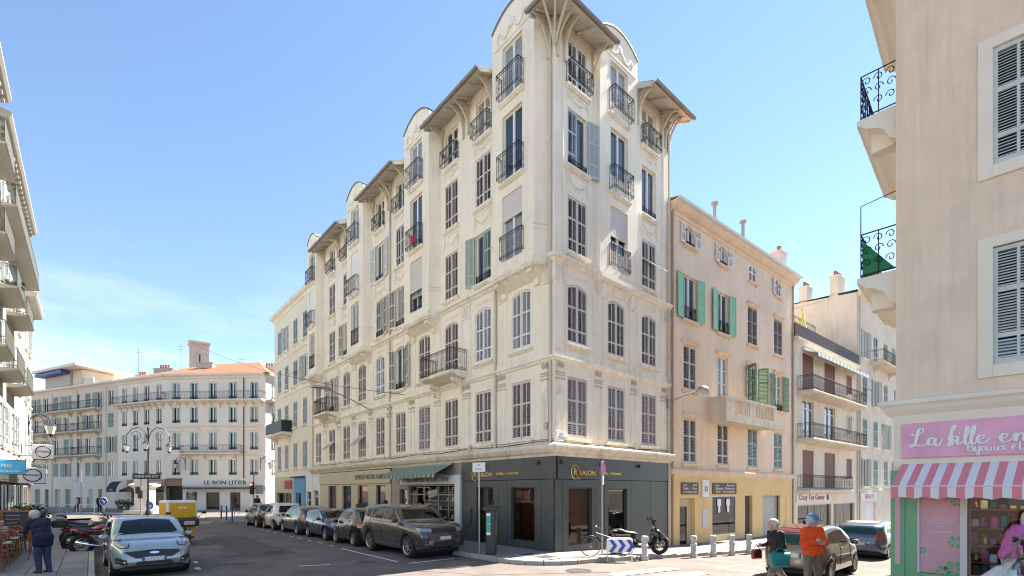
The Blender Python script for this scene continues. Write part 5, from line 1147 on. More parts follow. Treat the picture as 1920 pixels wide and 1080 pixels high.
blade_sign('pale grey projecting sign with a black oval, lower of two over the pavement', -19.3, -14.72, .86, 2.62, .72, 'sign_grey', True, [('OPTICAL&CO', .36, .13, .46)]); blade_sign('whiter projecting sign with a black oval, higher and farther of two', -24.0, -14.62, .84, 3.95, .78, 'sign_white', True, [('OPTICAL&CO', .39, .13, .45)])
blade_sign('bright blue projecting sign with white lettering over the café terrace', -17.2, -15.5, 1.15, 2.98, .56, 'sign_cyan', None, [('PRO', .34, .2, .3), ('assurances', .12, .1, .8)], tm='sign_white')
T = thing('shop_awning', 'dark folded awning above the shop behind the oval signs', 'awning', LW(-27.5, -15.6, 3.1), ANG_L + PI); part('canopy', MB().add([(-2, 0, 1.0), (2, 0, 1.0), (2, -1.3, .45), (-2, -1.3, .45), (-2, -1.3, .2), (2, -1.3, .2)], [(0, 1, 2, 3), (3, 2, 5, 4)]), 'wood_brown', T); part('arm', MB().tube([(-1.9, 0, .4), (-1.9, -1.25, .45)], .02, 5).tube([(1.9, 0, .4), (1.9, -1.25, .45)], .02, 5), 'frame_dark', T)

# ------------------------------------------------------------------ buildings across the far junction
BF = thing('far_corner_building', 'pale far building with a red tile roof and white bedding shop across the junction', 'building', (-38.5, 53.8, 0), math.atan2(-.8, 11.45))
F = Face(BF); LF_ = 11.48; fr = [1.15, 3.22, 5.40, 7.70, 10.15]; rowsF = [(3.95, 1.75), (6.75, 1.95), (9.75, 1.75), (12.35, 1.85)]
def far_face(F, L0, cols, rows, matn, sm, kinds='halfL', z0=3.6, ztop=14.95, wid=.95):
    F.put('wall', wall_mb(0, L0, z0, ztop, [(c - wid / 2, c + wid / 2, z, z + h) for c in cols for z, h in rows], .2), matn)
    for i, c in enumerate(cols):
        for j, (z, h) in enumerate(rows): F.window(c, z, wid, h, ('open', 'closed', 'french')[(i * 2 + j) % 3] if kinds == 'mix' else kinds, sm=sm, ncol=1, sill=None, rail=(.3, .04) if kinds == 'french' else None)
far_face(F, LF_, fr, rowsF, 'farwall', 'shutter_sage', 'french')
for c in fr:
    for z, h in rowsF: F.put('jamb_shutter', cached(('js', h), lambda: MB().box(-.22, .0, -.03, .02, 0, h).mesh('jamb_shutter', 'shutter_sage')), None, c - .48 + .22, .06, z); F.put('jamb_shutter', CACHE[('js', h)], None, c + .48, .06, z)
    F.put('pediment', cached('pedi', lambda: MB().prism([(-.8, 0), (.8, 0), (.8, .1), (0, .42), (-.8, .1)], -.12, 0).mesh('pediment', 'farwall')), None, c, 0, 8.85)
balcony(F, 0, LF_, 12.25, .8, .85, 'iron_grey', 'farwall', 12, dense=.2); balcony(F, 1.9, 8.9, 6.4, .7, .85, 'iron_grey', 'farwall', 4, dense=.2)
for z in (6.1, 9.3): F.put('string_course', MB().mould([(0, z), (.1, z + .03), (.1, z + .14), (0, z + .18)], 0, LF_), 'farwall')
cor = [(0, 14.6), (.15, 14.7), (.2, 14.85), (.5, 14.95), (.55, 15.15), (0, 15.25)]
F.put('cornice', MB().mould(cor, 0, LF_, 0, 0), 'farwall'); downpipe(F, 9.0, 3.6, 14.8, 'iron_grey')
FX = Face(BF, R(84), LF_, 0); far_face(FX, 12, [1.4, 4.2, 7, 9.8], rowsF, 'farwhite', 'shutter_sage', 'french'); balcony(FX, 0, 11, 12.25, .8, .85, 'iron_grey', 'farwhite', 6, dense=.25); FX.put('cornice', MB().mould(cor, 0, 12), 'farwhite'); FX.put('shop_front', MB().box(0, 12, 0, .2, 0, 3.6), 'farwhite')
FY = Face(BF, R(-21.5 + 4), -8.68 * math.cos(R(-17.5)), -8.68 * math.sin(R(-17.5))); far_face(FY, 8.68, [1.3, 3.3, 5.3, 7.4], rowsF, 'farwall', 'shutter_sage', 'french'); balcony(FY, .2, 8.6, 12.25, .8, .85, 'iron_grey', 'farwall', 8, dense=.2); FY.put('cornice', MB().mould(cor, 0, 8.68), 'farwall')
part('core', MB().prismz([(.1, .5), (LF_ - .3, .5), (LF_ + 1.1, 11.8), (-5, 14), (-8, 3.6)], 0, 14.9), 'dark_core', BF); part('roof', MB().add([(-8.8, 2.2, 15.15), (-.2, -.5, 15.15), (LF_ + .5, -.5, 15.15), (LF_ + 2, 12, 15.15), (-5, 14, 15.15), (1.5, 5, 17.6), (LF_ - 3.5, 4.5, 17.6)], [(0, 1, 5), (1, 2, 6, 5), (2, 3, 6), (3, 4, 5, 6), (4, 0, 5)]), 'roof_tile', BF)
chimney(BF, 3.0, 2.2, 15.5, 2.0, 1.4, 0, 'farwhite'); chimney(BF, -3.5, 4, 15.3, 2.4, 1.5, 4, 'farwhite'); chimney(BF, -7.2, 5, 15.2, 1.5, 1.1, 3, 'farwall'); chimney(BF, 10.3, 3, 15.4, 1.8, 1.1, 4, 'farwall')
for x, y, h in ((-6, 3, 2.6), (-1.5, 4, 3.2), (.8, 4.5, 2.4), (5.5, 5, 1.8)): part('antenna', MB().tube([(x, y, 15.6), (x, y, 16.6 + h)], .025, 4).tube([(x - .5, y, 16.3 + h), (x + .5, y, 16.3 + h)], .02, 4).tube([(x - .35, y, 16.0 + h), (x + .35, y, 16.0 + h)], .02, 4), 'steel_dull', BF)
F.put('shop_front', wall_mb(1.9, LF_, 0, 3.6, [(2.3, 3.6, .1, 2.1), (4.6, 6.2, .1, 2.1), (7.4, 8.6, 0, 2.1)], .25), 'shop_white', y=-.02); shop_room(F, 2, 11, 2, .1, 2.6, 'dim_interior')
for a, b_ in ((2.3, 3.6), (4.6, 6.2), (7.4, 8.6)): glazing(F, a, b_, .1, 2.1, 'steel_dull')
fs = F.put('fascia', MB().box(1.9, LF_, -.12, -.021, 2.75, 3.5), 'shop_white'); obj('lettering', text_mesh('LE BON LITIER', .62, 'ink', .02, width=4.9), fs, (6.9, -.14, 3.12)); F.put('awning', MB().box(2.0, LF_, -1.0, -.1, 2.45, 2.6), 'ink')
FY.put('shop_front', wall_mb(0, 8.66, 0, 3.6, [(2.6, 8.2, .1, 2.3)], .25), 'farwall2', y=-.02); glazing(FY, 2.6, 8.2, .1, 2.3, 'wood_brown', mull=(.4, .6)); shop_room(FY, 2.5, 8.4, 2, .1, 2.6, 'warm_interior')
fs = FY.put('fascia', MB().box(2.0, 8.66, -.15, -.021, 2.8, 3.5), 'wood_brown'); obj('lettering', text_mesh('FLEURISTE', .42, 'sign_white', .02, width=2.0), fs, (4.2, -.16, 3.18)); obj('lettering', text_mesh('MON JARDIN', .36, 'sign_white', .02, width=1.9), fs, (7.2, -.16, 3.15)); fs2 = F.put('fascia', MB().box(.0, 1.88, -.12, 0, 2.75, 3.5), 'wood_brown')
FY.put('awning', MB().add([(2.4, -.1, 2.75), (8.5, -.1, 2.75), (8.5, -1.2, 2.3), (2.4, -1.2, 2.3), (8.5, -1.2, 2.1), (2.4, -1.2, 2.1)], [(0, 1, 2, 3), (3, 2, 4, 5)]), 'cl_brown')
BG = thing('far_left_building', 'weathered ochre far building with rows of dark balconies and pale green shutters', 'building', (-63.8, 64.0, 0), math.atan2(-7, 17.2))
F = Face(BG); cs = [1.2 + 2.3 * i for i in range(8)]; far_face(F, 18.55, cs, rowsF, 'farwall2', 'shutter_sage', 'mix', ztop=15.1, wid=1.1)
for z in (12.2, 9.55, 6.6):
    for a, b_ in ((.2, 4.3), (5.1, 9.9), (10.6, 15.6)): balcony(F, a, b_, z, .8, .95, 'iron', 'farwall2', 2, dense=.2)
F.put('cornice', MB().mould([(0, 14.7), (.2, 14.9), (.5, 15.0), (.55, 15.2), (0, 15.3)], 0, 18.55), 'farwall'); part('core', MB().box(.05, 18.5, .5, 10, 0, 15), 'dark_core', BG)
for x in (4.7, 10.2, 16.1): F.put('quoin_strip', MB().box(x - .35, x + .35, -.08, 0, 0, 14.7), 'farwall2')
F.put('shop_front', wall_mb(0, 18.55, 0, 3.6, [(1 + 2.3 * k, 2.2 + 2.3 * k, 0, 2.4) for k in range(7)], .3), 'farwall2')
for k in range(7): F.put('door', MB().box(1 + 2.3 * k, 2.2 + 2.3 * k, .2, .26, 0, 2.4), ('shutter_moss', 'dim_interior', 'shutter_sage')[k % 3])
BH = thing('modern_building', 'modern pale block with a blue canopy rising behind the far rooftops', 'building', (-79, 82, -1.6), R(-25)); F = Face(BH)
part('body', MB().box(0, 15, 0, 10, 0, 21), 'farwhite', BH); F.put('loggia', MB().box(1, 9, -.6, 0, 20.8, 23.2), 'farwhite'); F.put('roof_slab', MB().box(0, 14, -2, 6, 23.2, 23.6), 'farwall'); F.put('recess', MB().box(9.2, 12, -.3, 4, 20.9, 23.1), 'farwall2'); F.put('canopy', MB().box(.5, 9, -1.8, -.6, 22.6, 23.0), 'blue_paint'); F.put('parapet', MB().box(0, 15, -.15, 0, 20.0, 21.6), 'farwall')
BT = thing('church_tower', 'square pinkish bell tower rising behind the red tile roof', 'tower', (-60.0, 92.5, 0), R(38)); part('shaft', MB().box(-1.5, 1.5, -1.5, 1.5, 0, 30), 'tower_brick', BT); part('cornice', MB().box(-1.7, 1.7, -1.7, 1.7, 30, 30.4), 'tower_brick', BT); part('belfry_opening', MB().box(-.12, .12, -1.53, -1.5, 26.5, 28), 'hatch_dark', BT)
# distant blocks closing the streets
for k, (x, y, w, d_, h, a, lb) in enumerate(((-20, 74, 30, 10, 14, 4, 'plain pale block closing the street behind the junction'), (38, 62, 30, 10, 15, 38, 'plain pale block far up the right street'))):
    T = thing('distant_block', lb, 'building', (x, y, 0), R(a)); F = Face(T)
    cs = [2 + 3.2 * i for i in range(int(w / 3.3))]; F.put('wall', wall_mb(0, w, 0, h, [(c - .5, c + .5, z, z + 2) for c in cs for z in (3.6, 6.9, 10.2)], .2), 'farwall')
    for c in cs:
        for z in (3.6, 6.9, 10.2): F.window(c, z, 1.0, 2.0, 'closed', sm='shutter_sage', ncol=1, sill=None)
    part('core', MB().box(0, w, .5, d_, 0, h - .05), 'farwall', T); part('roof', MB().add([(-.3, -.3, h), (w + .3, -.3, h), (w + .3, d_, h), (-.3, d_, h), (3, d_ / 2, h + 1.4), (w - 3, d_ / 2, h + 1.4)], [(0, 1, 5, 4), (1, 2, 5), (2, 3, 4, 5), (3, 0, 4)]), 'roof_tile', T)
# ------------------------------------------------------------------ vehicles
def interp(xs, ys, x):
    """smooth monotone-ish interpolation through the control points"""
    if x <= xs[0]: return ys[0]
    if x >= xs[-1]: return ys[-1]
    for i in range(len(xs) - 1):
        if xs[i] <= x <= xs[i + 1]:
            h = xs[i + 1] - xs[i]; t = (x - xs[i]) / h
            def m(j):
                if j == 0 or j == len(xs) - 1: return 0 if j == 0 else (ys[-1] - ys[-2]) / (xs[-1] - xs[-2])
                a = (ys[j] - ys[j - 1]) / (xs[j] - xs[j - 1]); b = (ys[j + 1] - ys[j]) / (xs[j + 1] - xs[j]); return 0 if a * b <= 0 else 2 * a * b / (a + b)
            m0, m1 = m(i) * h, m(i + 1) * h
            return (2 * t ** 3 - 3 * t ** 2 + 1) * ys[i] + (t ** 3 - 2 * t ** 2 + t) * m0 + (-2 * t ** 3 + 3 * t ** 2) * ys[i + 1] + (t ** 3 - t ** 2) * m1
class CarShape:
    """lofted car body. x forward (front at +L/2), y left, z up; side profile and plan given as control points"""
    def __init__(s, L, W, H, top, belt, wb, rw, sill=.24, fo=None, tumble=.24, nose=.16, tail=.13, hubx=None):
        s.L, s.W, s.H, s.rw = L, W, H, rw; s.top, s.belt = top, belt
        fo = fo if fo is not None else (L - wb) * .5; s.wx = (L / 2 - fo, L / 2 - fo - wb); s.sill = sill
        N = 72; xs = [-L / 2 + L * i / N for i in range(N + 1)]
        for w in s.wx: xs += [w + rw * 1.14 * math.cos(a) for a in np.linspace(0, PI, 15)]
        xs = sorted(set(round(x, 4) for x in xs if -L / 2 <= x <= L / 2)); s.xs = xs; rings = []
        tx = [p[0] for p in top]; tz = [p[1] for p in top]; bx = [p[0] for p in belt]; bz = [p[1] for p in belt]
        for x in xs:
            u = (x + L / 2) / L
            zt = interp(tx, tz, x); zb_ = min(interp(bx, bz, x), zt - .03)
            e = (1 - (max(0, (x - (L / 2 - .75)) / .75)) ** 2.2 * nose * 2) * (1 - (max(0, (-(x) - (L / 2 - .6)) / .6)) ** 2.4 * tail * 2)
            wm = W / 2 * e; ws = wm * .965; wbt = wm * .955
            gh = max(0, zt - zb_ - .05)
            wr = wbt - gh * tumble * 1.0 if gh > 0 else wbt * .97
            wr = max(wr, wbt * .66)
            z0 = sill + .10 * max(0, (abs(x) - (L / 2 - .35)) / .35) ** 1.5
            for w in s.wx:
                d = abs(x - w); ra = rw * 1.14
                if d < ra: z0 = max(z0, rw + math.sqrt(ra * ra - d * d))
            zb2 = max(zb_, z0 + .05); zm = max(sill + (zb2 - sill) * .52, z0 + .02); zc = max(z0 + .035, sill + (zb2 - sill) * .80)
            hood = gh < .12
            flare = 0
            for w in s.wx: flare = max(flare, .022 * max(0, 1 - abs(x - w) / (rw * 1.55)))
            P = [(ws * .80, z0 - .0), (ws + flare - .012, z0), (ws + flare, z0 + .02), ((wm + ws) / 2 + flare * .7, (z0 + zm) / 2), (wm + flare * .3, zm), (wm * .995, zc), (wbt, zb2), (wbt * .985 if not hood else wbt * .965, zb2 + .02)]
            k = zt - zb2 - .02
            if hood: P += [(wbt * .93, zb2 + .02 + k * .45), (wbt * .86, zb2 + .02 + k * .72), (wbt * .72, zb2 + .02 + k * .90), (wbt * .45, zb2 + .02 + k * .98), (0, zt)]
            else: P += [(wbt * .985 + (wr - wbt * .985) * .5, zb2 + .02 + k * .48), (wr, zb2 + .02 + k * .88), (wr - .05, zb2 + .02 + k * .965), (wr * .6, zb2 + .02 + k * .995), (0, zt)]
            full = [(x, y, z) for y, z in P] + [(x, -y, z) for y, z in P[-2::-1]]
            rings.append(full)
        mb = MB(); mb.rings(rings, True, True, close=True); s.mb = mb
        # bottom closure strip removed visually by the dark underbody
        s.bvh = BVHTree.FromPolygons([Vector(v) for v in mb.v], mb.f)
    def hit(s, p, d, off):
        h = s.bvh.ray_cast(Vector(p), Vector(d))
        if h[0] is None: return None
        n = h[1]
        if n.dot(Vector(d)) > 0: n = -n
        return h[0] - Vector(d).normalized() * off
    def patch(s, lo, hi, axis, off=.006, nu=10, nv=5, thick=.0):
        """a panel whose lower and upper edges are polylines, thrown onto the body along an axis"""
        def samp(pl, t):
            d = [0]
            for a, b in zip(pl, pl[1:]): d.append(d[-1] + math.hypot(b[0] - a[0], b[1] - a[1]))
            q = t * d[-1]
            for i in range(len(pl) - 1):
                if q <= d[i + 1] + 1e-9: f = (q - d[i]) / max(1e-9, d[i + 1] - d[i]); return (pl[i][0] + (pl[i + 1][0] - pl[i][0]) * f, pl[i][1] + (pl[i + 1][1] - pl[i][1]) * f)
            return pl[-1]
        D = {'front': (-1, 0, 0), 'rear': (1, 0, 0), 'left': (0, -1, 0), 'right': (0, 1, 0), 'top': (0, 0, -1)}[axis]; pts = []; ok = True
        for i in range(nu):
            a, b = samp(lo, i / (nu - 1)), samp(hi, i / (nu - 1))
            for j in range(nv):
                t = j / (nv - 1); u, v = a[0] + (b[0] - a[0]) * t, a[1] + (b[1] - a[1]) * t
                o = {'front': (6, u, v), 'rear': (-6, u, v), 'left': (u, 4, v), 'right': (u, -4, v), 'top': (u, v, 5)}[axis]
                h = s.hit(o, D, off)
                if h is None: h = Vector(pts[-1]) if pts else Vector((0, 0, 0.5))
                pts.append(tuple(h))
        return MB().grid(pts, nu, nv)
def wheel_meshes(r, w, style, spokes):
    def tyre(): return MB().lathe([(r * .66, -w / 2), (r * .90, -w / 2), (r * .985, -w * .36), (r, -w * .2), (r, w * .2), (r * .985, w * .36), (r * .90, w / 2), (r * .66, w / 2)], 28, axis='y', caps=False).mesh('tyre', 'rubber', True)
    def rim():
        mb = MB(); mb.lathe([(r * .69, w * .46), (r * .66, w * .5), (r * .62, w * .44), (r * .60, w * .05)], 28, axis='y', caps=False); mb.lathe([(r * .16, w * .36), (r * .13, w * .42), (.001, w * .43)], 14, axis='y', caps=False)
        for k in range(spokes):
            for dq in ((0,) if style == 'single' else (-.16, .16)):
                a = 2 * PI * k / spokes; a2 = a + dq; c, s_ = math.cos(a), math.sin(a); c2, s2 = math.cos(a2), math.sin(a2); t = r * (.075 if style == 'single' else .04); rr = []
                for q, (cc, ss) in ((r * .12, (c, s_)), (r * .38, ((c + c2) / 2, (s_ + s2) / 2)), (r * .65, (c2, s2))): rr.append([(cc * q - ss * t, w * .44, ss * q + cc * t), (cc * q + ss * t, w * .44, ss * q - cc * t), (cc * q + ss * t, w * .30, ss * q - cc * t), (cc * q - ss * t, w * .30, ss * q + cc * t)])
                mb.rings(rr, True, True)
        return mb.mesh('rim', 'alloy')
    def disc(): return MB().lathe([(r * .65, w * .10), (.001, w * .10)], 20, axis='y', caps=False).lathe([(r * .65, -w * .45), (.001, -w * .45)], 20, axis='y', caps=False).mesh('brake_disc', 'trim')
    return cached(('tyre', r, w), tyre), cached(('rim', r, w, style, spokes), rim), cached(('disc', r, w), disc)
def car(name, label, spec, loc, heading, group=None):
    T = thing(name, label, 'car', (loc[0], loc[1], gz(loc[0], loc[1]) if len(loc) < 3 else loc[2]), heading, group); S = spec['shape']; L, W, rw = S.L, S.W, S.rw
    key = spec['key']
    body = obj('body', cached(('body', key), lambda: S.mb.mesh('body', spec['paint'], True)), T)
    def P(nm, mk, m, par=None, smooth=False): return obj(nm, cached((nm, key, mk.__code__.co_firstlineno, m, P.k), lambda: mk().mesh(nm, m, smooth)), par or T)
    P.k = 0
    ub = MB().box(-L / 2 + .28, L / 2 - .28, -W / 2 + .22, W / 2 - .22, S.sill - .06, S.sill + .28)
    for w in S.wx: ub.lathe([(rw * 1.12, -W / 2 + .10), (rw * 1.12, W / 2 - .10)], 18, (w, 0, rw), 'y', caps=True)
    obj('underbody', cached(('ub', key), lambda: ub.mesh('underbody', 'trim')), T)
    ty, ri, di = wheel_meshes(rw, .21, spec.get('rim', 'single'), spec.get('spokes', 5))
    for wx in S.wx:
        for sd in (1, -1):
            wl = obj('wheel', di, T, (wx, sd * (W / 2 - .125), rw), 0 if sd > 0 else PI); obj('tyre', ty, wl); obj('rim', ri, wl)
    for nm, ax, lo, hi, m, *rest in spec['patches']:
        kw = rest[0] if rest else {}
        axes = ('left', 'right') if ax == 'side' else (ax,)
        for a in axes:
            ys = [(1,)]
            sides = (1, -1) if (ax in ('front', 'rear') and kw.get('mirror')) else (1,)
            for sg in sides:
                l2, h2 = ([(u * sg, v) for u, v in lo], [(u * sg, v) for u, v in hi]) if sg < 0 else (lo, hi)
                o = obj(nm, cached((nm, key, a, sg, str(lo[:2]), m), lambda: S.patch(l2, h2, a, kw.get('off', .006), kw.get('nu', 12), kw.get('nv', 5)).mesh(nm, m, True)), T)
    mx_ = spec.get('mirror', (L * .17, W / 2 - .06, spec.get('mz', .95)))
    for sd in (1, -1):
        obj('wing_mirror', cached(('mirr', key, sd), lambda: MB().rings([[(mx_[0] + a, sd * (mx_[1] + .04 + b), mx_[2] + c) for a, c in ((-.06 * q, -.06 * q), (.07 * q, -.07 * q), (.09 * q, 0), (.06 * q, .075 * q), (-.06 * q, .07 * q))] for b, q in ((-.02, .35), (.04, .9), (.14, 1.0), (.19, .65))], True, True).mesh('wing_mirror', spec.get('mirror_mat', spec['paint']), True)), T)
    if spec.get('plates', True):
        for ax, sg in (('front', 1), ('rear', -1)):
            z = spec.get('pz', (.48, .72))[0 if sg > 0 else 1]; h = S.hit((6 * sg, 0, z), (-sg, 0, 0), .015)
            if h is None: continue
            pl = obj('number_plate', cached('plateM', lambda: MB().box(-.005, .005, -.26, .26, -.055, .055).mesh('number_plate', 'plate')), T, (h.x, 0, z), 0)
            for e in (-.235, .235): obj('plate_band', cached('plateB', lambda: MB().box(-.007, .007, -.025, .025, -.054, .054).mesh('plate_band', 'plate_blue')), pl, (0, e, 0))
    for nm, mk in spec.get('extra', ()):
        for x_, me in enumerate(mk(S)): obj(nm, me, T)
    return T
def seams(S, lines, matn='trim', r=.009):
    """door shut lines: dark thin beads lying in the body side"""
    def f(S_):
        out_ = []
        for sd in (1, -1):
            for ln in lines:
                pts = []
                for x, z in ln:
                    h = S_.hit((x, sd * 4, z), (0, -sd, 0), .0)
                    if h is not None: pts.append(tuple(h))
                if len(pts) > 1: out_.append(MB().tube(pts, r, 4).mesh('door_seam', matn))
        return out_
    return ('door_seam', f)
def handles(xs, z, matn):
    def f(S_):
        out_ = []
        for sd in (1, -1):
            for x in xs:
                h = S_.hit((x, sd * 4, z), (0, -sd, 0), .012)
                if h is not None: out_.append(MB().bevbox(h.x - .10, h.x + .10, h.y - .012, h.y + .012, h.z - .016, h.z + .016, .006).mesh('door_handle', matn))
        return out_
    return ('door_handle', f)
def dense(pl, n=8):
    out_ = []
    for a, b in zip(pl, pl[1:]): out_ += [(a[0] + (b[0] - a[0]) * k / n, a[1] + (b[1] - a[1]) * k / n) for k in range(n)]
    return out_ + [pl[-1]]

# --- crossover parked facing the camera (sage)
S1 = CarShape(4.2, 1.80, 1.53, [(-2.1, .86), (-2.02, 1.0), (-1.72, 1.34), (-1.3, 1.47), (-.5, 1.535), (.1, 1.50), (.45, 1.38), (1.02, 1.05), (1.25, .99), (1.7, .93), (1.96, .84), (2.06, .70), (2.1, .52)], [(-2.1, .8), (-1.6, 1.04), (0, .96), (1.0, .93), (1.6, .86), (1.95, .74), (2.1, .46)], 2.58, .34, .25, fo=.85, nose=.14)
car('crossover_car', 'pale sage crossover car parked at the left kerb in front of the motorbikes', dict(key='crossover', shape=S1, paint='car_sage', rim='double', mz=1.02, mirror=(.72, .84, 1.02), pz=(.50, .78), patches=[
    ('windscreen', 'front', [(-.70, 1.075), (0, 1.10), (.70, 1.075)], [(-.545, 1.425), (0, 1.475), (.545, 1.425)], 'car_glass', dict(off=.008)),
    ('headlight', 'front', [(.52, .80), (.70, .78), (.82, .86)], [(.50, .93), (.66, .985), (.80, .97)], 'trim', dict(mirror=True)), ('headlight_lens', 'front', [(.55, .82), (.69, .80), (.79, .87)], [(.53, .915), (.66, .96), (.77, .95)], 'light_lens', dict(mirror=True, off=.014)),
    ('grille', 'front', [(-.40, .53), (0, .50), (.40, .53)], [(-.64, .70), (0, .74), (.64, .70)], 'trim', dict(off=.01)), ('emblem', 'front', [(-.10, .645), (0, .625), (.10, .645)], [(-.10, .675), (0, .695), (.10, .675)], 'chrome', dict(off=.018)),
    ('air_intake', 'front', [(.55, .37), (.70, .38), (.80, .42)], [(.58, .50), (.70, .54), (.80, .56)], 'trim', dict(mirror=True)), ('lower_intake', 'front', [(-.42, .35), (0, .34), (.42, .35)], [(-.36, .45), (0, .44), (.36, .45)], 'trim'), ('splitter', 'front', [(-.66, .285), (0, .28), (.66, .285)], [(-.62, .32), (0, .315), (.62, .32)], 'chrome'), ('fog_trim', 'front', [(.60, .43), (.78, .46)], [(.60, .445), (.78, .48)], 'chrome', dict(mirror=True, off=.013)),
    ('side_window', 'side', [(-1.35, 1.10), (-.5, 1.05), (.55, 1.03)], [(-1.15, 1.32), (-.5, 1.42), (.12, 1.40)], 'car_glass'), ('rear_window', 'rear', [(-.6, 1.08), (.6, 1.08)], [(-.5, 1.34), (.5, 1.34)], 'car_glass'), ('tail_light', 'rear', [(.45, .9), (.82, .9)], [(.45, 1.0), (.80, 1.02)], 'tail_red', dict(mirror=True))],
    extra=[seams(S1, [dense([(.75, .95), (.72, .45), (.6, .33)]), dense([(-.35, 1.02), (-.36, .36)])]), handles((-.15, -1.05), .92, 'car_sage')]), LW(-6.15, -11.05), ANG_L + .03)
# --- large SUV
S2 = CarShape(4.65, 1.96, 1.78, [(-2.32, 1.02), (-2.24, 1.2), (-2.02, 1.60), (-1.7, 1.735), (-.8, 1.78), (.0, 1.76), (.35, 1.68), (.95, 1.27), (1.15, 1.22), (1.7, 1.19), (2.1, 1.10), (2.24, .98), (2.32, .66)], [(-2.32, 1.0), (-1.8, 1.23), (0, 1.20), (1.0, 1.16), (1.8, 1.08), (2.15, .96), (2.32, .60)], 2.80, .385, .30, fo=.88, nose=.11, tumble=.26)
car('large_suv', 'metallic taupe luxury SUV, largest of the cars parked in front of the cobbler', dict(key='suv', shape=S2, paint='car_taupe', rim='double', spokes=7, mirror=(.80, .93, 1.25), mirror_mat='car_black', pz=(.70, .8), patches=[
    ('windscreen', 'front', [(-.74, 1.285), (0, 1.30), (.74, 1.285)], [(-.60, 1.65), (0, 1.70), (.60, 1.65)], 'car_glass', dict(off=.008)),
    ('headlight', 'front', [(.50, .90), (.90, .93)], [(.50, 1.02), (.90, 1.05)], 'light_lens', dict(mirror=True, off=.01)), ('grille', 'front', [(-.48, .88), (.48, .88)], [(-.49, 1.03), (.49, 1.03)], 'trim', dict(off=.01)),
    ('air_intake', 'front', [(.66, .52), (.88, .55)], [(.62, .72), (.88, .74)], 'trim', dict(mirror=True)), ('lower_intake', 'front', [(-.52, .42), (.52, .42)], [(-.42, .60), (.42, .60)], 'trim'), ('skid_trim', 'front', [(-.85, .38), (0, .365), (.85, .38)], [(-.85, .41), (0, .395), (.85, .41)], 'chrome'),
    ('side_window', 'side', [(-1.98, 1.36), (-1.6, 1.30), (-1.35, 1.285)], [(-1.80, 1.58), (-1.5, 1.63), (-1.28, 1.645)], 'car_glass'), ('side_window', 'side', [(-1.28, 1.28), (-.36, 1.26)], [(-1.22, 1.65), (-.32, 1.68)], 'car_glass'), ('side_window', 'side', [(-.29, 1.26), (.78, 1.25)], [(-.26, 1.68), (.28, 1.655)], 'car_glass'),
    ('tail_light', 'rear', [(.55, 1.0), (.92, 1.0)], [(.55, 1.14), (.92, 1.14)], 'tail_red', dict(mirror=True)), ('rear_window', 'rear', [(-.62, 1.26), (.62, 1.26)], [(-.52, 1.6), (.52, 1.6)], 'car_glass')],
    extra=[seams(S2, [dense([(.86, 1.2), (.84, .6), (.7, .42)]), dense([(-.32, 1.24), (-.34, .42)]), dense([(-1.3, 1.26), (-1.3, 1.0)]), dense([(-1.0, .52), (.9, .56)])]), handles((-.12, -1.1), 1.06, 'car_taupe')]), LW(-4.28, -3.3), ANG_L + .02)
# --- small two-seaters, minis and hatchbacks
def two_seater(pnt, key):
    S = CarShape(2.72, 1.64, 1.55, [(-1.36, .9), (-1.28, 1.15), (-1.12, 1.42), (-.8, 1.53), (-.2, 1.555), (.15, 1.50), (.42, 1.36), (.85, 1.0), (1.1, .92), (1.28, .80), (1.36, .55)], [(-1.36, .85), (-1, 1.0), (.3, .96), (.9, .88), (1.2, .72), (1.36, .5)], 1.87, .30, .24, nose=.2, tail=.14)
    return dict(key=key, shape=S, paint=pnt, mirror=(.62, .78, .98), pz=(.42, .55), spokes=6, patches=[('side_window', 'side', [(-.85, 1.06), (.55, 1.0)], [(-.72, 1.38), (.18, 1.42)], 'car_glass'), ('windscreen', 'front', [(-.6, 1.02), (.6, 1.02)], [(-.5, 1.42), (.5, 1.42)], 'car_glass'), ('rear_window', 'rear', [(-.58, 1.03), (.58, 1.03)], [(-.48, 1.40), (.48, 1.40)], 'car_glass'),
        ('tail_light', 'rear', [(.52, .78), (.72, .78)], [(.52, .93), (.70, .93)], 'tail_red', dict(mirror=True)), ('headlight', 'front', [(.42, .7), (.66, .72)], [(.42, .84), (.64, .86)], 'light_lens', dict(mirror=True)), ('bumper', 'rear', [(-.7, .34), (.7, .34)], [(-.7, .50), (.7, .50)], 'trim')], extra=[seams(S, [dense([(.55, 1.0), (.5, .4)]), dense([(-.55, 1.05), (-.6, .5), (-.4, .36)])]), handles((-.35,), .86, 'trim')])
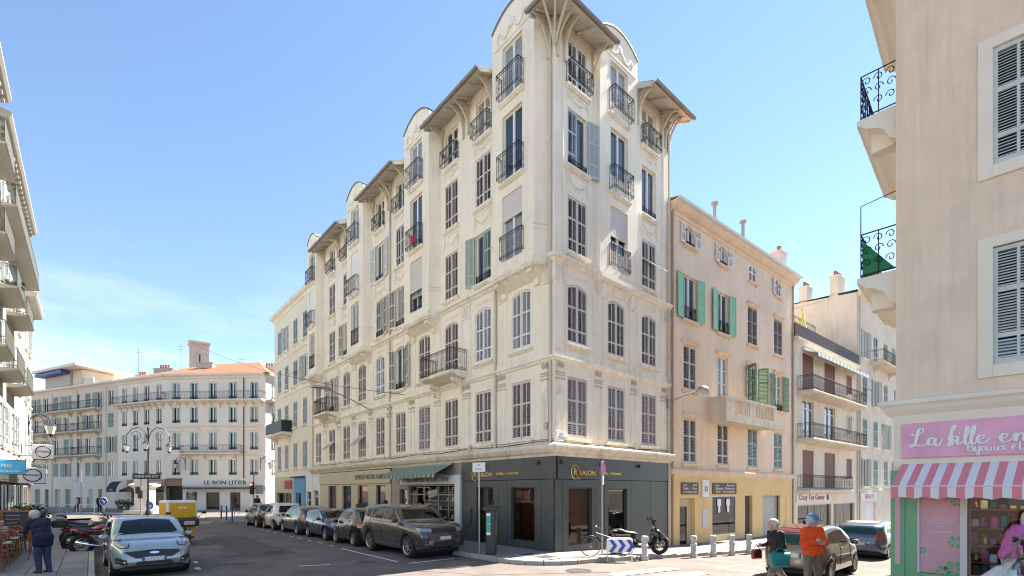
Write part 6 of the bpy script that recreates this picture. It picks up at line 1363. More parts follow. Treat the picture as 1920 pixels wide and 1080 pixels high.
def hatch(pnt, key, L=3.85, W=1.68, H=1.47, round_=False, roofp=None):
    k = L / 3.85
    top = [(-1.92 * k, .82), (-1.88 * k, 1.0), (-1.62 * k, 1.32), (-1.3 * k, H - .06), (-.4 * k, H), (.1 * k, H - .03), (.4 * k, H - .14), (.95 * k, .99), (1.2 * k, .93), (1.65 * k, .85), (1.85 * k, .70), (1.92 * k, .5)]
    S = CarShape(L, W, H, top, [(-1.92 * k, .8), (-1.5 * k, .97), (0, .93), (.9 * k, .89), (1.5 * k, .80), (1.8 * k, .66), (1.92 * k, .46)], 2.42 * k, .305, .24, nose=.18, tail=.12)
    return dict(key=key, shape=S, paint=pnt, mirror=(.66 * k, W / 2 - .05, .97), pz=(.42, .62), spokes=8, patches=[('side_window', 'side', [(-1.38 * k, 1.04), (-.42 * k, 1.0)], [(-1.2 * k, H - .17), (-.40 * k, H - .11)], 'car_glass'), ('side_window', 'side', [(-.34 * k, 1.0), (.56 * k, .98)], [(-.33 * k, H - .11), (.14 * k, H - .14)], 'car_glass'),
        ('windscreen', 'front', [(-.62, 1.02), (0, 1.03), (.62, 1.02)], [(-.5, H - .12), (0, H - .09), (.5, H - .12)], 'car_glass', dict(off=.008)), ('rear_window', 'rear', [(-.58, 1.0), (.58, 1.0)], [(-.46, H - .15), (.46, H - .15)], 'car_glass_green'), ('tail_light', 'rear', [(.52, .78), (.76, .80)], [(.54, 1.0), (.74, 1.02)], 'tail_red', dict(mirror=True)),
        ('headlight', 'front', [(.42, .66), (.70, .70)], [(.44, .82), (.68, .85)], 'light_lens', dict(mirror=True)), ('grille', 'front', [(-.4, .40), (.4, .40)], [(-.36, .60), (.36, .60)], 'trim')], extra=[seams(S, [dense([(.62 * k, .95), (.6 * k, .42)]), dense([(-.38 * k, .98), (-.40 * k, .40)])]), handles((-.2 * k,), .86, pnt)])
GRP = 'cars parked along the cream facade'
car('city_car', 'black two-seat city car parked nose to tail behind the taupe SUV', two_seater('car_black', 'sm1'), LW(-8.25, -3.42), ANG_L + PI, GRP)
car('compact_car', 'navy compact car with a black roof facing the junction outside the optician', hatch('car_navy', 'compact', 3.7, 1.70, 1.40), LW(-11.55, -3.42), ANG_L, GRP)
car('hatchback_car', 'slate hatchback with bright red tail light parked behind the navy compact', hatch('car_slate', 'h3', 3.85), LW(-15.4, -3.5), ANG_L + PI, GRP)
car('city_car', 'white two-seat city car, only white one in the parked row', two_seater('car_white', 'sm2'), LW(-18.95, -3.65), ANG_L + PI, GRP)
car('hatchback_car', 'dark blue hatchback at the far end of the parked row', hatch('car_black', 'h1', 3.7, 1.66, 1.5), LW(-22.0, -3.85), ANG_L + PI, GRP)
# --- rounded taupe car with a red fabric roof, seen from behind on the right
k5 = hatch('car_grey', 'rounded', 3.55, 1.63, 1.47); k5['rim'] = 'single'; k5['spokes'] = 10; S5 = k5['shape']; k5['pz'] = (.42, .70)
k5['patches'] += [('fabric_roof', 'top', [(-1.25, -.46), (.15, -.46)], [(-1.25, .46), (.15, .46)], 'car_red', dict(off=.012)), ('red_hatch', 'rear', [(-.56, .98), (.56, .98)], [(-.57, 1.0), (.57, 1.0)], 'car_red', dict(off=.01)), ('hatch_trim', 'rear', [(-.50, 1.31), (.50, 1.31)], [(-.47, 1.43), (.47, 1.43)], 'car_red', dict(off=.012)), ('chrome_line', 'side', [(-1.5, .50), (1.2, .50)], [(-1.5, .515), (1.2, .515)], 'chrome', dict(off=.008))]
c0 = Vector((8.62, 13.05)) + DR * 1.12 + NR * .78
car('rounded_car', 'rounded taupe car with a red fabric roof behind the man in orange', k5, (c0.x, c0.y), ANG_R)
k6 = hatch('car_steel', 'bluesedan', 4.2, 1.75, 1.44); S6 = k6['shape']; k6['patches'] += [('roof_panel', 'top', [(-1.35, -.5), (.1, -.5)], [(-1.35, .5), (.1, .5)], 'car_white', dict(off=.01))]
car('steel_blue_car', 'steel blue hatchback with a pale roof parked beyond the rounded taupe car', k6, (15.1, 20.4), ANG_R + .05)

# ------------------------------------------------------------------ two-wheelers
def torus(R_, r, n=24, m=8, c=(0, 0, 0)):   # wheel in the x-z plane
    mb = MB(); mb.tube([(c[0] + R_ * math.cos(a), c[1], c[2] + R_ * math.sin(a)) for a in [2 * PI * k / n for k in range(n)]], r, m, closed=True); return mb
def moto(label, loc, heading, body='moto_red', box=True, scooter=False, maxi=False, group=None, lean=.12, name=None):
    T = thing(name or ('scooter' if scooter else 'motorcycle'), label, 'scooter' if scooter else 'motorcycle', (loc[0], loc[1], gz(loc[0], loc[1]) + (loc[2] if len(loc) > 2 else 0)), heading, group); T.rotation_euler.x = lean * .6
    wb = 1.42 if not scooter else 1.30; Rw, rt = (.30, .065) if not scooter else (.24, .06)
    if maxi: wb, Rw, rt = 1.58, .27, .075
    for x in (wb / 2, -wb / 2):
        w = obj('wheel', cached(('mrim', Rw), lambda: MB().lathe([(Rw * .82, -.03), (Rw * .86, .0), (Rw * .82, .03), (Rw * .72, .02), (Rw * .72, -.02)], 20, axis='y', caps=False).lathe([(.06, -.05), (.06, .05)], 10, axis='y').add(*(lambda q: (q.v, q.f))(sum_mb([MB().tube([(0, 0, 0), (Rw * .8 * math.cos(a), 0, Rw * .8 * math.sin(a))], .018, 5) for a in [2 * PI * k / 6 for k in range(6)]]))).mesh('wheel', 'alloy')), T, (x, 0, Rw + rt))
        obj('tyre', cached(('mtyre', Rw, rt), lambda: torus(Rw, rt).mesh('tyre', 'rubber', True)), w)
    hz = Rw + rt
    def loft(st, n=12):     # stations (x, z, half-width, half-height)
        return MB().rings([[(x, w * math.cos(a), z + h * math.sin(a)) for a in [2 * PI * k / n for k in range(n)]] for x, z, w, h in st], True, True)
    rake = (wb / 2 - .30, .98)
    part('fork', MB().tube([(wb / 2, .09, hz), (rake[0], .09, rake[1])], .025, 6).tube([(wb / 2, -.09, hz), (rake[0], -.09, rake[1])], .025, 6).box(rake[0] - .03, rake[0] + .03, -.11, .11, rake[1] - .2, rake[1] - .15), 'steel_dull', T)
    part('handlebar', MB().tube([(rake[0] - .16, .36, 1.06), (rake[0] - .03, .14, 1.05), (rake[0], 0, 1.0), (rake[0] - .03, -.14, 1.05), (rake[0] - .16, -.36, 1.06)], .016, 6), 'moto_black', T)
    for s_ in (-1, 1):
        m = part('mirror', MB().tube([(rake[0] - .04, s_ * .2, 1.06), (rake[0] - .02, s_ * .30, 1.24)], .008, 5).rings([[(rake[0] - .02 + d, s_ * .32 + .07 * math.cos(a), 1.27 + .045 * math.sin(a)) for a in [2 * PI * k / 8 for k in range(8)]] for d in (-.02, .03)], True, True), 'moto_black', T)
    if not scooter:
        part('fuel_tank', loft([(.36, .84, .03, .03), (.28, .86, .13, .11), (.05, .88, .16, .12), (-.12, .83, .11, .09), (-.2, .80, .04, .04)]), body, T, smooth=True); part('seat', loft([(-.12, .80, .08, .03), (-.3, .80, .13, .05), (-.6, .84, .14, .05), (-.85, .92, .10, .04)]), 'seat_black', T, smooth=True); part('engine', MB().bevbox(-.25, .22, -.17, .17, .30, .68, .06).bevbox(-.05, .2, -.2, .2, .42, .6, .04), 'steel_dull', T)
        part('frame', MB().tube([(rake[0] - .02, 0, .86), (.0, 0, .70), (-.4, 0, .72), (-.9, 0, .84)], .03, 6).tube([(-.3, .1, .42), (-wb / 2, .1, hz)], .028, 6).tube([(-.3, -.1, .42), (-wb / 2, -.1, hz)], .028, 6), 'trim', T); part('exhaust', MB().tube([(.1, -.16, .36), (-.3, -.18, .32), (-.9, -.2, .48)], [.03, .035, .055], 8), 'chrome', T, smooth=True)
        part('fairing', loft([(-.45, .74, .10, .06), (-.75, .82, .13, .07), (-1.0, .92, .06, .04)]), body, T, smooth=True); part('headlight', loft([(rake[0] + .04, .90, .07, .07), (rake[0] + .14, .90, .10, .10), (rake[0] + .19, .90, .08, .08)]), 'light_lens', T, smooth=True); part('mudguard', MB().rings([[(wb / 2 + (Rw + rt + .03) * math.cos(a), s_, hz + (Rw + rt + .03) * math.sin(a)) for s_ in (-.07, .07)] for a in np.linspace(.6, 2.3, 8)], close=False), body, T); part('windscreen', MB().rings([[(rake[0] + .08 + d, y, z) for y in (-.16 + q, -.06, .06, .16 - q)] for d, z, q in ((.06, 1.0, 0), (-.04, 1.2, .02), (-.12, 1.32, .06))], close=False), 'mask_glass', T)
    else:
        k = 1.2 if maxi else 1.0
        part('front_shield', MB().rings([[(x + .10 * (1 - (y / w) ** 2) * .5, y, z) for y in np.linspace(-w, w, 7)] for x, z, w in ((rake[0] + .16 * k, .40, .20 * k), (rake[0] + .20 * k, .62, .24 * k), (rake[0] + .12 * k, .88, .22 * k), (rake[0] + .02, 1.04, .15 * k))], close=False), body, T, smooth=True); part('nose', loft([(rake[0] + .02, .78, .14 * k, .20), (rake[0] + .2 * k, .74, .16 * k, .18), (rake[0] + .36 * k, .66, .10 * k, .10), (rake[0] + .42 * k, .62, .03, .03)]), body, T, smooth=True)
        part('footboard', loft([(rake[0] + .05, .36, .17, .07), (.0, .34, .20, .08), (-.35, .38, .20, .10)]), 'trim', T, smooth=True); part('rear_body', loft([(-.02, .50, .12, .10), (-.2, .56, .19, .20), (-.55, .64, .20, .16), (-.85, .74, .15, .10), (-1.02, .80, .04, .03)]), body, T, smooth=True)
        part('seat', loft([(-.02, .74, .06, .03), (-.15, .78, .16, .06), (-.5, .82, .17, .07), (-.62, .88, .16, .07), (-.95, .92, .08, .04)]), 'seat_black', T, smooth=True); part('windscreen', MB().rings([[(x, y, z) for y in (-w, -w * .4, w * .4, w)] for x, z, w in ((rake[0] + .12, 1.0, .18), (rake[0] + .0, 1.25, .16), (rake[0] - .06, 1.36, .10))], close=False), 'mask_glass', T)
        part('headlight', loft([(rake[0] + .28 * k, .72, .10, .04), (rake[0] + .36 * k, .69, .09, .03)]), 'light_lens', T, smooth=True); part('mudguard', MB().rings([[(wb / 2 + (Rw + rt + .025) * math.cos(a), s_, hz + (Rw + rt + .025) * math.sin(a)) for s_ in (-.08, .08)] for a in np.linspace(.5, 2.5, 8)], close=False), body, T); part('exhaust', MB().tube([(-.2, -.18, .30), (-.6, -.2, .36), (-.85, -.2, .44)], [.03, .06, .06], 8), 'steel_dull', T, smooth=True)
    part('tail_lamp', MB().bevbox(-1.03, -.97, -.08, .08, .78, .84, .01), 'tail_red', T); part('stand', MB().tube([(-.1, .1, .3), (-.12, .28, .0)], .014, 5), 'trim', T)
    if box: part('top_box', MB().bevbox(-1.32, -.88, -.26, .26, .96, 1.28, .07), 'moto_black', T)
    return T
def sum_mb(l_):
    m = MB()
    for q in l_: m.add(q.v, q.f)
    return m
KB = ANG_L + PI / 2
moto('black scooter with a big top box at the head of the motorbike row', LW(-13.7, -12.15), KB + .15, 'moto_black', True, True)
moto('red motorbike with a black top box in the kerbside row', LW(-12.5, -12.05), KB + .1, 'moto_red', True)
moto('red motorbike without top box, next behind the sage crossover', LW(-11.2, -11.8), KB + .05, 'moto_red', False)
moto('black motorbike standing between the red bikes and the yellow cargo trike', LW(-15.1, -12.2), KB + .2, 'moto_black', False)
moto('black scooter with clear windscreen at the far end of the motorbike row', LW(-16.8, -12.2), KB + .1, 'moto_black', True, True)
moto('large glossy black maxi scooter parked before the salon wall', (*RW(2.45, -1.75)[:2], .10), R(6), 'moto_black', False, True, True, lean=.1)
# bicycle behind the chevron sign
BK_ = thing('bicycle', 'black city bicycle leaning behind the blue chevron sign', 'bicycle', (*RW(.62, -1.78)[:2], gz(*RW(.62, -1.78)[:2]) + .12), R(4) + PI); BK_.rotation_euler.x = -.08
for x in (.54, -.54):
    w = obj('wheel', cached('bspokes', lambda: sum_mb([torus(.31, .008, 24, 5)] + [MB().tube([(0, .015, 0), (.31 * math.cos(a), 0, .31 * math.sin(a))], .0022, 3) for a in [2 * PI * k / 18 for k in range(18)]] + [MB().lathe([(.02, -.04), (.02, .04)], 8, axis='y')]).mesh('wheel', 'steel')), BK_, (x, 0, .335)); obj('tyre', cached('btyre', lambda: torus(.325, .014, 28, 6).mesh('tyre', 'rubber', True)), w)
part('frame', sum_mb([MB().tube(p, .016, 6) for p in ([(.54, 0, .335), (.40, 0, .78), (.37, 0, .90)], [(.40, 0, .76), (-.05, 0, .30)], [(.39, 0, .80), (-.16, 0, .62)], [(-.05, 0, .28), (-.18, 0, .80)], [(-.05, 0, .28), (-.54, 0, .335)], [(-.17, 0, .72), (-.54, 0, .335)])]), 'trim', BK_)
part('handlebar', MB().tube([(.28, .28, 1.0), (.36, .1, .98), (.36, -.1, .98), (.28, -.28, 1.0)], .012, 6), 'steel', BK_); part('saddle', MB().rings([[(x, w * math.cos(a), .86 + h * math.sin(a)) for a in [2 * PI * k / 8 for k in range(8)]] for x, w, h in ((-.34, .02, .02), (-.30, .09, .035), (-.18, .06, .03), (-.04, .02, .015))], True, True), 'seat_black', BK_, smooth=True); part('crank', MB().lathe([(.09, -.03), (.09, -.025)], 16, (-.05, 0, .28), 'y').tube([(-.05, -.05, .28), (.08, -.06, .18)], .01, 5).tube([(-.05, .05, .28), (-.18, .06, .38)], .01, 5), 'steel_dull', BK_); part('mudguard', sum_mb([MB().tube([(c + .36 * math.cos(a), 0, .335 + .36 * math.sin(a)) for a in np.linspace(.5, 2.7, 10)], .018, 5) for c in (.54, -.54)]), 'trim', BK_); part('reflector', MB().box(-.95, -.93, -.04, .04, .5, .56), 'amber', BK_); part('luggage_rack', MB().box(-.80, -.30, -.07, .07, .70, .72).tube([(-.76, .07, .71), (-.54, .08, .34)], .006, 4).tube([(-.76, -.07, .71), (-.54, -.08, .34)], .006, 4), 'trim', BK_)
# yellow cargo trike
TR = thing('cargo_trike', 'yellow delivery trike with a tall cargo box behind the parked crossover', 'trike', LW(-12.6, -9.3), ANG_L + .15)
part('cargo_box', MB().bevbox(-1.45, -.25, -.56, .56, .62, 1.86, .04), 'frame_white', TR); part('box_panel', MB().box(-.249, -.235, -.47, .47, .72, 1.76), 'yellow_box', TR); part('marking', MB().box(-.234, -.230, -.16, -.02, 1.52, 1.60), 'sign_white', TR); part('marking', MB().box(-.234, -.230, .02, .16, 1.52, 1.60), 'sign_white', TR); part('side_panel', MB().box(-1.35, -.35, -.575, -.561, .72, 1.76), 'yellow_box', TR); part('side_panel', MB().box(-1.35, -.35, .561, .575, .72, 1.76), 'yellow_box', TR)
part('leg_shield', MB().bevbox(.28, .36, -.28, .28, .35, .92, .03), 'yellow_box', TR); part('screen_bag', MB().bevbox(.36, .56, -.40, .40, .80, 1.12, .06), 'meter_dark', TR); part('bag_window', MB().box(.561, .566, -.18, .22, .86, 1.02), 'light_lens', TR); part('handlebar', MB().tube([(.24, .5, 1.16), (.3, .2, 1.14), (.3, -.2, 1.14), (.24, -.5, 1.16)], .02, 6), 'trim', TR); part('floor', MB().box(-1.4, .35, -.25, .25, .28, .36), 'trim', TR); part('seat', MB().bevbox(-.2, .12, -.18, .18, .6, .72, .03), 'seat_black', TR); part('fork', MB().tube([(.42, .08, .26), (.32, .08, 1.1)], .025, 6).tube([(.42, -.08, .26), (.32, -.08, 1.1)], .025, 6), 'trim', TR); part('headlight', MB().lathe([(.02, 0), (.07, .02), (.08, .06)], 10, (.40, 0, .72), 'x'), 'light_lens', TR)
for s_ in (-1, 1): part('mirror', MB().tube([(.26, s_ * .42, 1.16), (.28, s_ * .58, 1.32)], .01, 5).bevbox(.26, .29, s_ * .64 - .09, s_ * .64 + .09, 1.30, 1.40, .02), 'trim', TR)
for x, y in ((.45, 0), (-.95, .42), (-.95, -.42)): w = obj('wheel', cached('twh', lambda: MB().lathe([(.15, -.05), (.15, .05)], 14, axis='y').mesh('wheel', 'steel_dull')), TR, (x, y, .23)); obj('tyre', cached('tty', lambda: torus(.18, .05, 20, 8).mesh('tyre', 'rubber', True)), w)
# front of a pale moped by the pink shop
moto('pale moped with black mirrors at the pink shop window', (6.95, 6.15, .36), R(140), 'car_white', False, True, lean=.05, name='moped')
# ------------------------------------------------------------------ street furniture
def ground_at(x, y): return gz(x, y)
def bollard(label, x, y):
    T = thing('bollard', label, 'bollard', (x, y, gz(x, y)), ANG_R + rnd.uniform(-.2, .2), 'white bollards along the kerb'); T.rotation_euler.x = rnd.uniform(-.03, .03); T.rotation_euler.y = rnd.uniform(-.04, .04)
    obj('shaft', cached('bshaft', lambda: MB().lathe([(.13, 0), (.125, .16), (.10, .20), (.10, .42), (.125, .46), (.125, .52), (.095, .56), (.095, .66)], 8).mesh('shaft', 'bollard')), T); obj('cap', cached('bcap', lambda: MB().lathe([(.12, .655), (.125, .70), (.12, .80), (.09, .83), (.01, .835)], 8).mesh('cap', 'bollard')), T)
for i, (x, y) in enumerate([RW(1.95, -2.35)[:2], RW(4.55, -2.72)[:2], RW(5.75, -2.88)[:2], RW(7.05, -3.0)[:2], RW(8.35, -3.1)[:2]]): bollard('squat white bollard at the kerb of the right street', x, y)
# blue-and-white chevron sign
T = thing('chevron_sign', 'low blue and white chevron sign on two white posts at the kerb corner', 'road sign', (*RW(.66, -2.28)[:2], gz(*RW(.66, -2.28)[:2])), ANG_R - .68)
part('panel', MB().bevbox(-.42, .42, -.02, .02, .30, .74, .012), 'sign_white', T)
for k in range(3):
    x = -.36 + k * .28; part('chevron', MB().prism([(x, .32), (x + .13, .32), (x + .27, .52), (x + .13, .72), (x, .72), (x + .14, .52)], -.024, -.0205), 'sign_blue', T)
for s_ in (-1, 1): part('post', MB().tube([(s_ * .40, .03, 0), (s_ * .40, .03, .68), (s_ * .36, .03, .76)], .022, 7), 'frame_white', T)
part('hoop', MB().tube([(-.40, .03, .66), (-.34, .03, .76), (.34, .03, .76), (.40, .03, .66)], .02, 6), 'frame_white', T)
# no-parking pole
T = thing('road_sign', 'purple round no-parking disc on a tall grey pole before the salon', 'road sign', (*RW(.93, -1.35)[:2], gz(*RW(.93, -1.35)[:2]) + .12), ANG_R)
part('pole', MB().lathe([(.028, 0), (.028, 3.12)], 10), 'steel', T); part('disc', MB().lathe([(.02, -.012), (.225, -.012), (.225, 0)], 24, (0, -.035, 2.98), 'y'), 'sign_purple', T, rot=(0, 0, .2)); part('rim', MB().tube([(.215 * math.cos(a), -.045, 2.98 + .215 * math.sin(a)) for a in [2 * PI * k / 24 for k in range(24)]], .016, 5, closed=True), 'sign_red', T, rot=(0, 0, .2)); part('plate', MB().box(-.05, .05, -.045, -.035, 2.40, 2.72), 'plate', T, rot=(0, 0, .2))
# white direction plate pole
T = thing('road_sign', 'white rectangular street plate on a slim pole in front of the salon door', 'road sign', (*LW(-1.53, -2.15)[:2], .13), ANG_L + .5)
part('pole', MB().lathe([(.028, 0), (.028, 3.1)], 10), 'steel', T); pl = part('panel', MB().bevbox(-.24, .24, -.04, -.028, 2.80, 3.12, .005), 'sign_white', T)
for s_, z_ in (('RUE', 3.03), ('D\'ITALIE', 2.89)): obj('lettering', text_mesh(s_, .07, 'ink', .001), pl, (0, -.043, z_))
# parking meter
T = thing('parking_meter', 'dark parking meter with teal and blue stickers on the pavement corner', 'parking meter', (*LW(-1.0, -2.05)[:2], .13), ANG_L + .75)
part('body', MB().bevbox(-.17, .17, -.14, .14, 0, 1.52, .03), 'meter_dark', T); part('cap', MB().add([(-.27, -.22, 1.50), (.27, -.22, 1.50), (.27, .2, 1.58), (-.27, .2, 1.58), (-.27, -.22, 1.54), (.27, -.22, 1.54), (.27, .2, 1.64), (-.27, .2, 1.64)], [(0, 3, 2, 1), (4, 5, 6, 7), (0, 1, 5, 4), (1, 2, 6, 5), (2, 3, 7, 6), (3, 0, 4, 7)]), 'meter_dark', T)
for x, z0, z1, m in ((-.07, .75, 1.30, 'teal_sticker'), (-.07, 1.30, 1.40, 'sign_white'), (-.07, .66, .75, 'sign_white'), (-.07, 1.02, 1.06, 'sign_white')): part('sticker', MB().box(x - .07, x + .07, -.145, -.141, z0, z1), m, T)
for y, z0, z1, m in ((0, .78, 1.14, 'teal_sticker'), (0, 1.14, 1.24, 'sign_red'), (0, 1.24, 1.42, 'sign_blue'), (0, .52, .78, 'amber')): part('sticker', MB().box(.171, .175, y - .08, y + .08, z0, z1), m, T)
obj('lettering', text_mesh('P', .16, 'sign_white', .001), T, (.177, 0, 1.33), PI / 2)
# hanging street lamp on the cream facade with its wire
T = thing('wall_lamp', 'flat street lamp on a long arm over the road from the cream facade', 'street lamp', LW(-14.6, 0, 6.9), ANG_L)
part('arm', MB().tube([(0, -.05, 0), (-.0, -1.4, .55), (0, -2.6, .9)], .03, 6), 'steel_dull', T); part('lamp_head', MB().rings([[(x, y, z) for x, z in ((-w, 0), (-w * .6, h), (w * .6, h), (w, 0), (w * .6, -.06), (-w * .6, -.06))] for y, w, h in ((-2.4, .05, .04), (-2.65, .16, .10), (-3.2, .16, .08), (-3.5, .05, .03))], True, True), 'steel', T, (0, 0, .92), smooth=True)
T = thing('overhead_wire', 'thin sagging wire strung across the street from the cream facade', 'wire', LW(-10.5, -.05, 7.1)); a = Vector(LW(-10.5, 0, 7.2)); b = Vector((-33, 49, 17.5)); part('strand', MB().tube([tuple(a.lerp(b, t) - Vector((0, 0, 3.2 * t * (1 - t))) - Vector(T.location)) for t in [k / 16 for k in range(17)]], .014, 4), 'iron_grey', T)
# ornate lamp standard with three lanterns, and its wall-hung cousins
def lantern(parent, x, y, z, s=1.0):
    l1 = obj('lantern', cached('lantF', lambda: MB().lathe([(.02, .34), (.05, .30), (.20, .20), (.24, .16), (.22, .15)], 6).lathe([(.13, -.22), (.10, -.26), (.03, -.32), (.01, -.38)], 6).tube([(.12, 0, -.23), (.21, 0, .16)], .012, 4).tube([(-.12, 0, -.23), (-.21, 0, .16)], .012, 4).mesh('lantern', 'iron')), parent, (x, y, z), scale=(s, s, s)); obj('lantern_glass', cached('lantG', lambda: MB().lathe([(.215, .15), (.125, -.22)], 6).mesh('lantern_glass', 'lamp_glass')), l1)
def scroll(pts, r=.03): return MB().tube(pts, r, 6)
def arm_curve(s_, w=2.1): return [(s_ * .03, 0, 0), (s_ * .25 * w / 2, 0, .55), (s_ * .8 * w / 2, 0, .95), (s_ * 1.5 * w / 2, 0, .80), (s_ * w, 0, .25), (s_ * (w - .05), 0, -.35)]
T = thing('lamp_standard', 'tall ornate black lamp standard with three lanterns before the far junction', 'street lamp', (-29.85, 39.6, 0), R(10))
part('post', MB().lathe([(.24, 0), (.22, .5), (.13, .7), (.11, 1.4), (.08, 1.6), (.06, 4), (.05, 7.2), (.09, 7.3), (.03, 7.6)], 10), 'iron', T, smooth=True)
for s_ in (-1, 1): part('arm', MB().tube([(p[0], p[1], p[2] + 6.5) for p in arm_curve(s_, 1.6)], .035, 6).tube([(s_ * (.9 + .35 * math.cos(t)), 0, 6.75 + .35 * math.sin(t)) for t in np.linspace(0, 5.2, 14)], .02, 5), 'iron', T); lantern(T, s_ * 1.55, 0, 5.75, 1.25)
lantern(T, 0, -.35, 5.9, 1.25)
T = thing('lamp_standard_sign', 'long black street-name board carried by the ornate lamp standard', 'sign', (-29.7, 39.35, 3.2), R(10)); part('panel', MB().bevbox(-1.1, .95, -.05, .05, 0, .42, .02), 'ink', T); obj('lettering', text_mesh('CUISINE NON STOP', .24, 'sign_white', .002, width=1.7), T, (-.08, -.055, .21))
def wall_lantern(label, loc, rz, s=1.0):
    T = thing('wall_lantern', label, 'street lamp', loc, rz); part('bracket', MB().tube([(0, 0, 0), (-.1, 0, .7), (-.5, 0, 1.0), (-.95, 0, .8), (-1.05, 0, .35)], .03, 6).tube([(-.45 + .22 * math.cos(t), 0, .62 + .22 * math.sin(t)) for t in np.linspace(0, 5, 12)], .02, 5).tube([(0, 0, -.5), (0, 0, .9)], .03, 5), 'iron', T); lantern(T, -1.05, 0, 0, s)
wall_lantern('black scroll lantern on the end of the plain cream building', LW(-34.4, -.1, 8.2), ANG_L + PI / 2 + PI, 1.5)
wall_lantern('black scroll lantern on the left edge of the florist front', (-36.0, 53.2, 5.0), R(0), 1.2); wall_lantern('black scroll lantern at the right edge of the bedding shop front', (-27.4, 52.6, 5.0), R(180), 1.2)
wall_lantern('white-glazed scroll lantern high on the white building beyond the oval signs', LW(-33.2, -15.4, 6.4), ANG_R + PI, 1.5)
# stone fountain
T = thing('stone_fountain', 'white stone fountain pillar with scrolled feet under the lamp standard', 'monument', (-34.6, 45.5, .13), R(15))
part('pillar', MB().box(-.62, .62, -.62, .62, .3, 2.3).box(-.34, .34, -.66, -.62, .6, 2.0), 'stone_white', T); part('capital', MB().rings([[(-w, -w, z), (w, -w, z), (w, w, z), (-w, w, z)] for w, z in ((.65, 2.3), (.7, 2.4), (.92, 2.55), (.95, 2.7), (.6, 2.82))], True, True), 'stone_white', T); part('base', MB().box(-1.2, 1.2, -1.2, 1.2, 0, .3), 'stone_white', T)
for s_ in (-1, 1): part('scroll_foot', MB().prism([(s_ * .62, .3), (s_ * 1.15, .3), (s_ * 1.05, .6), (s_ * .75, .75), (s_ * .62, 1.1)], -.3, .3), 'stone_white', T)
# signs and signals around the junction
def disc_sign(label, x, y, h, matn, d=.55, grp=None):
    T = thing('road_sign', label, 'road sign', (x, y, gz(x, y)), 0, grp); part('pole', MB().lathe([(.03, 0), (.03, h)], 8), 'steel', T); part('disc', MB().lathe([(.01, -.01), (d / 2, -.01), (d / 2, 0)], 18, (0, -.04, h - d / 2), 'y'), matn, T); part('arrow', MB().prism([(-.12, .08), (.04, -.06), (-.02, -.14), (.16, -.12), (.14, .06), (.1, 0), (-.06, .14)], -.055, -.05), 'sign_white', T, (0, 0, h - d / 2)); part('rim', MB().tube([(d / 2 * math.cos(a), -.045, h - d / 2 + d / 2 * math.sin(a)) for a in [2 * PI * k / 18 for k in range(18)]], .02, 4, closed=True), 'sign_white', T)
disc_sign('round blue arrow sign on a slim pole beside the motorbikes', -31.45, 37.2, 1.75, 'sign_blue', .62); disc_sign('round blue arrow sign at the foot of the stone fountain', -33.6, 44.8, 1.25, 'sign_blue', .75)
T = thing('traffic_light', 'traffic light showing red on a grey pole beside the bedding shop', 'traffic light', (-21.2, 39.6, 0), R(-8)); part('pole', MB().lathe([(.05, 0), (.05, 3.6)], 8), 'steel_dull', T); hd = part('head', MB().bevbox(-.14, .14, -.30, -.06, 1.95, 2.95, .03), 'trim', T)
for z, m in ((2.78, 'red_lamp'), (2.45, 'trim'), (2.12, 'trim')): obj('lens', MB().lathe([(.12, 0), (.10, -.03), (.01, -.04)], 12, (0, -.30, z), 'y').mesh('lens', m), hd); obj('visor', MB().tube([(.13 * math.cos(a), -.36, z + .13 * math.sin(a)) for a in np.linspace(0, PI, 8)], .02, 4).mesh('visor', 'trim'), hd)
part('back_plate', MB().box(.2, .85, -.05, 0, 2.0, 2.7), 'steel_dull', T)
T = thing('traffic_light', 'dark pedestrian signal on a pole at the far crossing, seen from behind', 'traffic light', (-31.5, 41.0, 0), R(15)); part('pole', MB().lathe([(.06, 0), (.06, 3.5)], 8), 'steel_dull', T); part('head', MB().bevbox(-.16, .16, -.28, -.05, 1.6, 2.3, .03).bevbox(-.34, -.08, -.25, 0, 2.0, 2.6, .03), 'trim', T); part('panel', MB().box(-.5, .5, -.04, 0, 2.75, 3.4), 'plate', T)
T = thing('road_sign', 'large grey-backed direction panel on a pole by the far crossing', 'road sign', (-41.5, 46.5, 0), R(20)); part('pole', MB().lathe([(.06, 0), (.06, 4.2)], 8), 'steel_dull', T); part('panel', MB().box(-.62, .62, -.04, 0, 1.6, 3.1), 'sign_grey', T)
T = thing('shop_awning', 'navy dome awning over a shop left of the florist', 'awning', (-44.7, 55.3, 0), R(-20)); part('canopy', MB().rings([[(x, -.2 - .9 * math.sin(a), 2.1 + 1.2 * math.cos(a)) for x in (-.85, .85)] for a in np.linspace(0, PI / 2, 8)], close=False), 'navy_cloth', T); obj('lettering', text_mesh('NICE', .25, 'sign_white', .002), T, (0, -1.12, 2.35))
for i, (x, y) in enumerate([LW(-26.2, -4.9)[:2], LW(-27.8, -4.95)[:2], LW(-29.4, -5.0)[:2]]): T = thing('bollard', 'slim blue bollard on the pavement build-out', 'bollard', (x, y, .13), 0, 'blue bollards on the build-out'); part('shaft', MB().lathe([(.05, 0), (.05, .95)], 10), 'blue_paint', T); part('cap', MB().lathe([(.055, .95), (.06, 1.0), (.03, 1.06), (.005, 1.07)], 10), 'blue_paint', T)
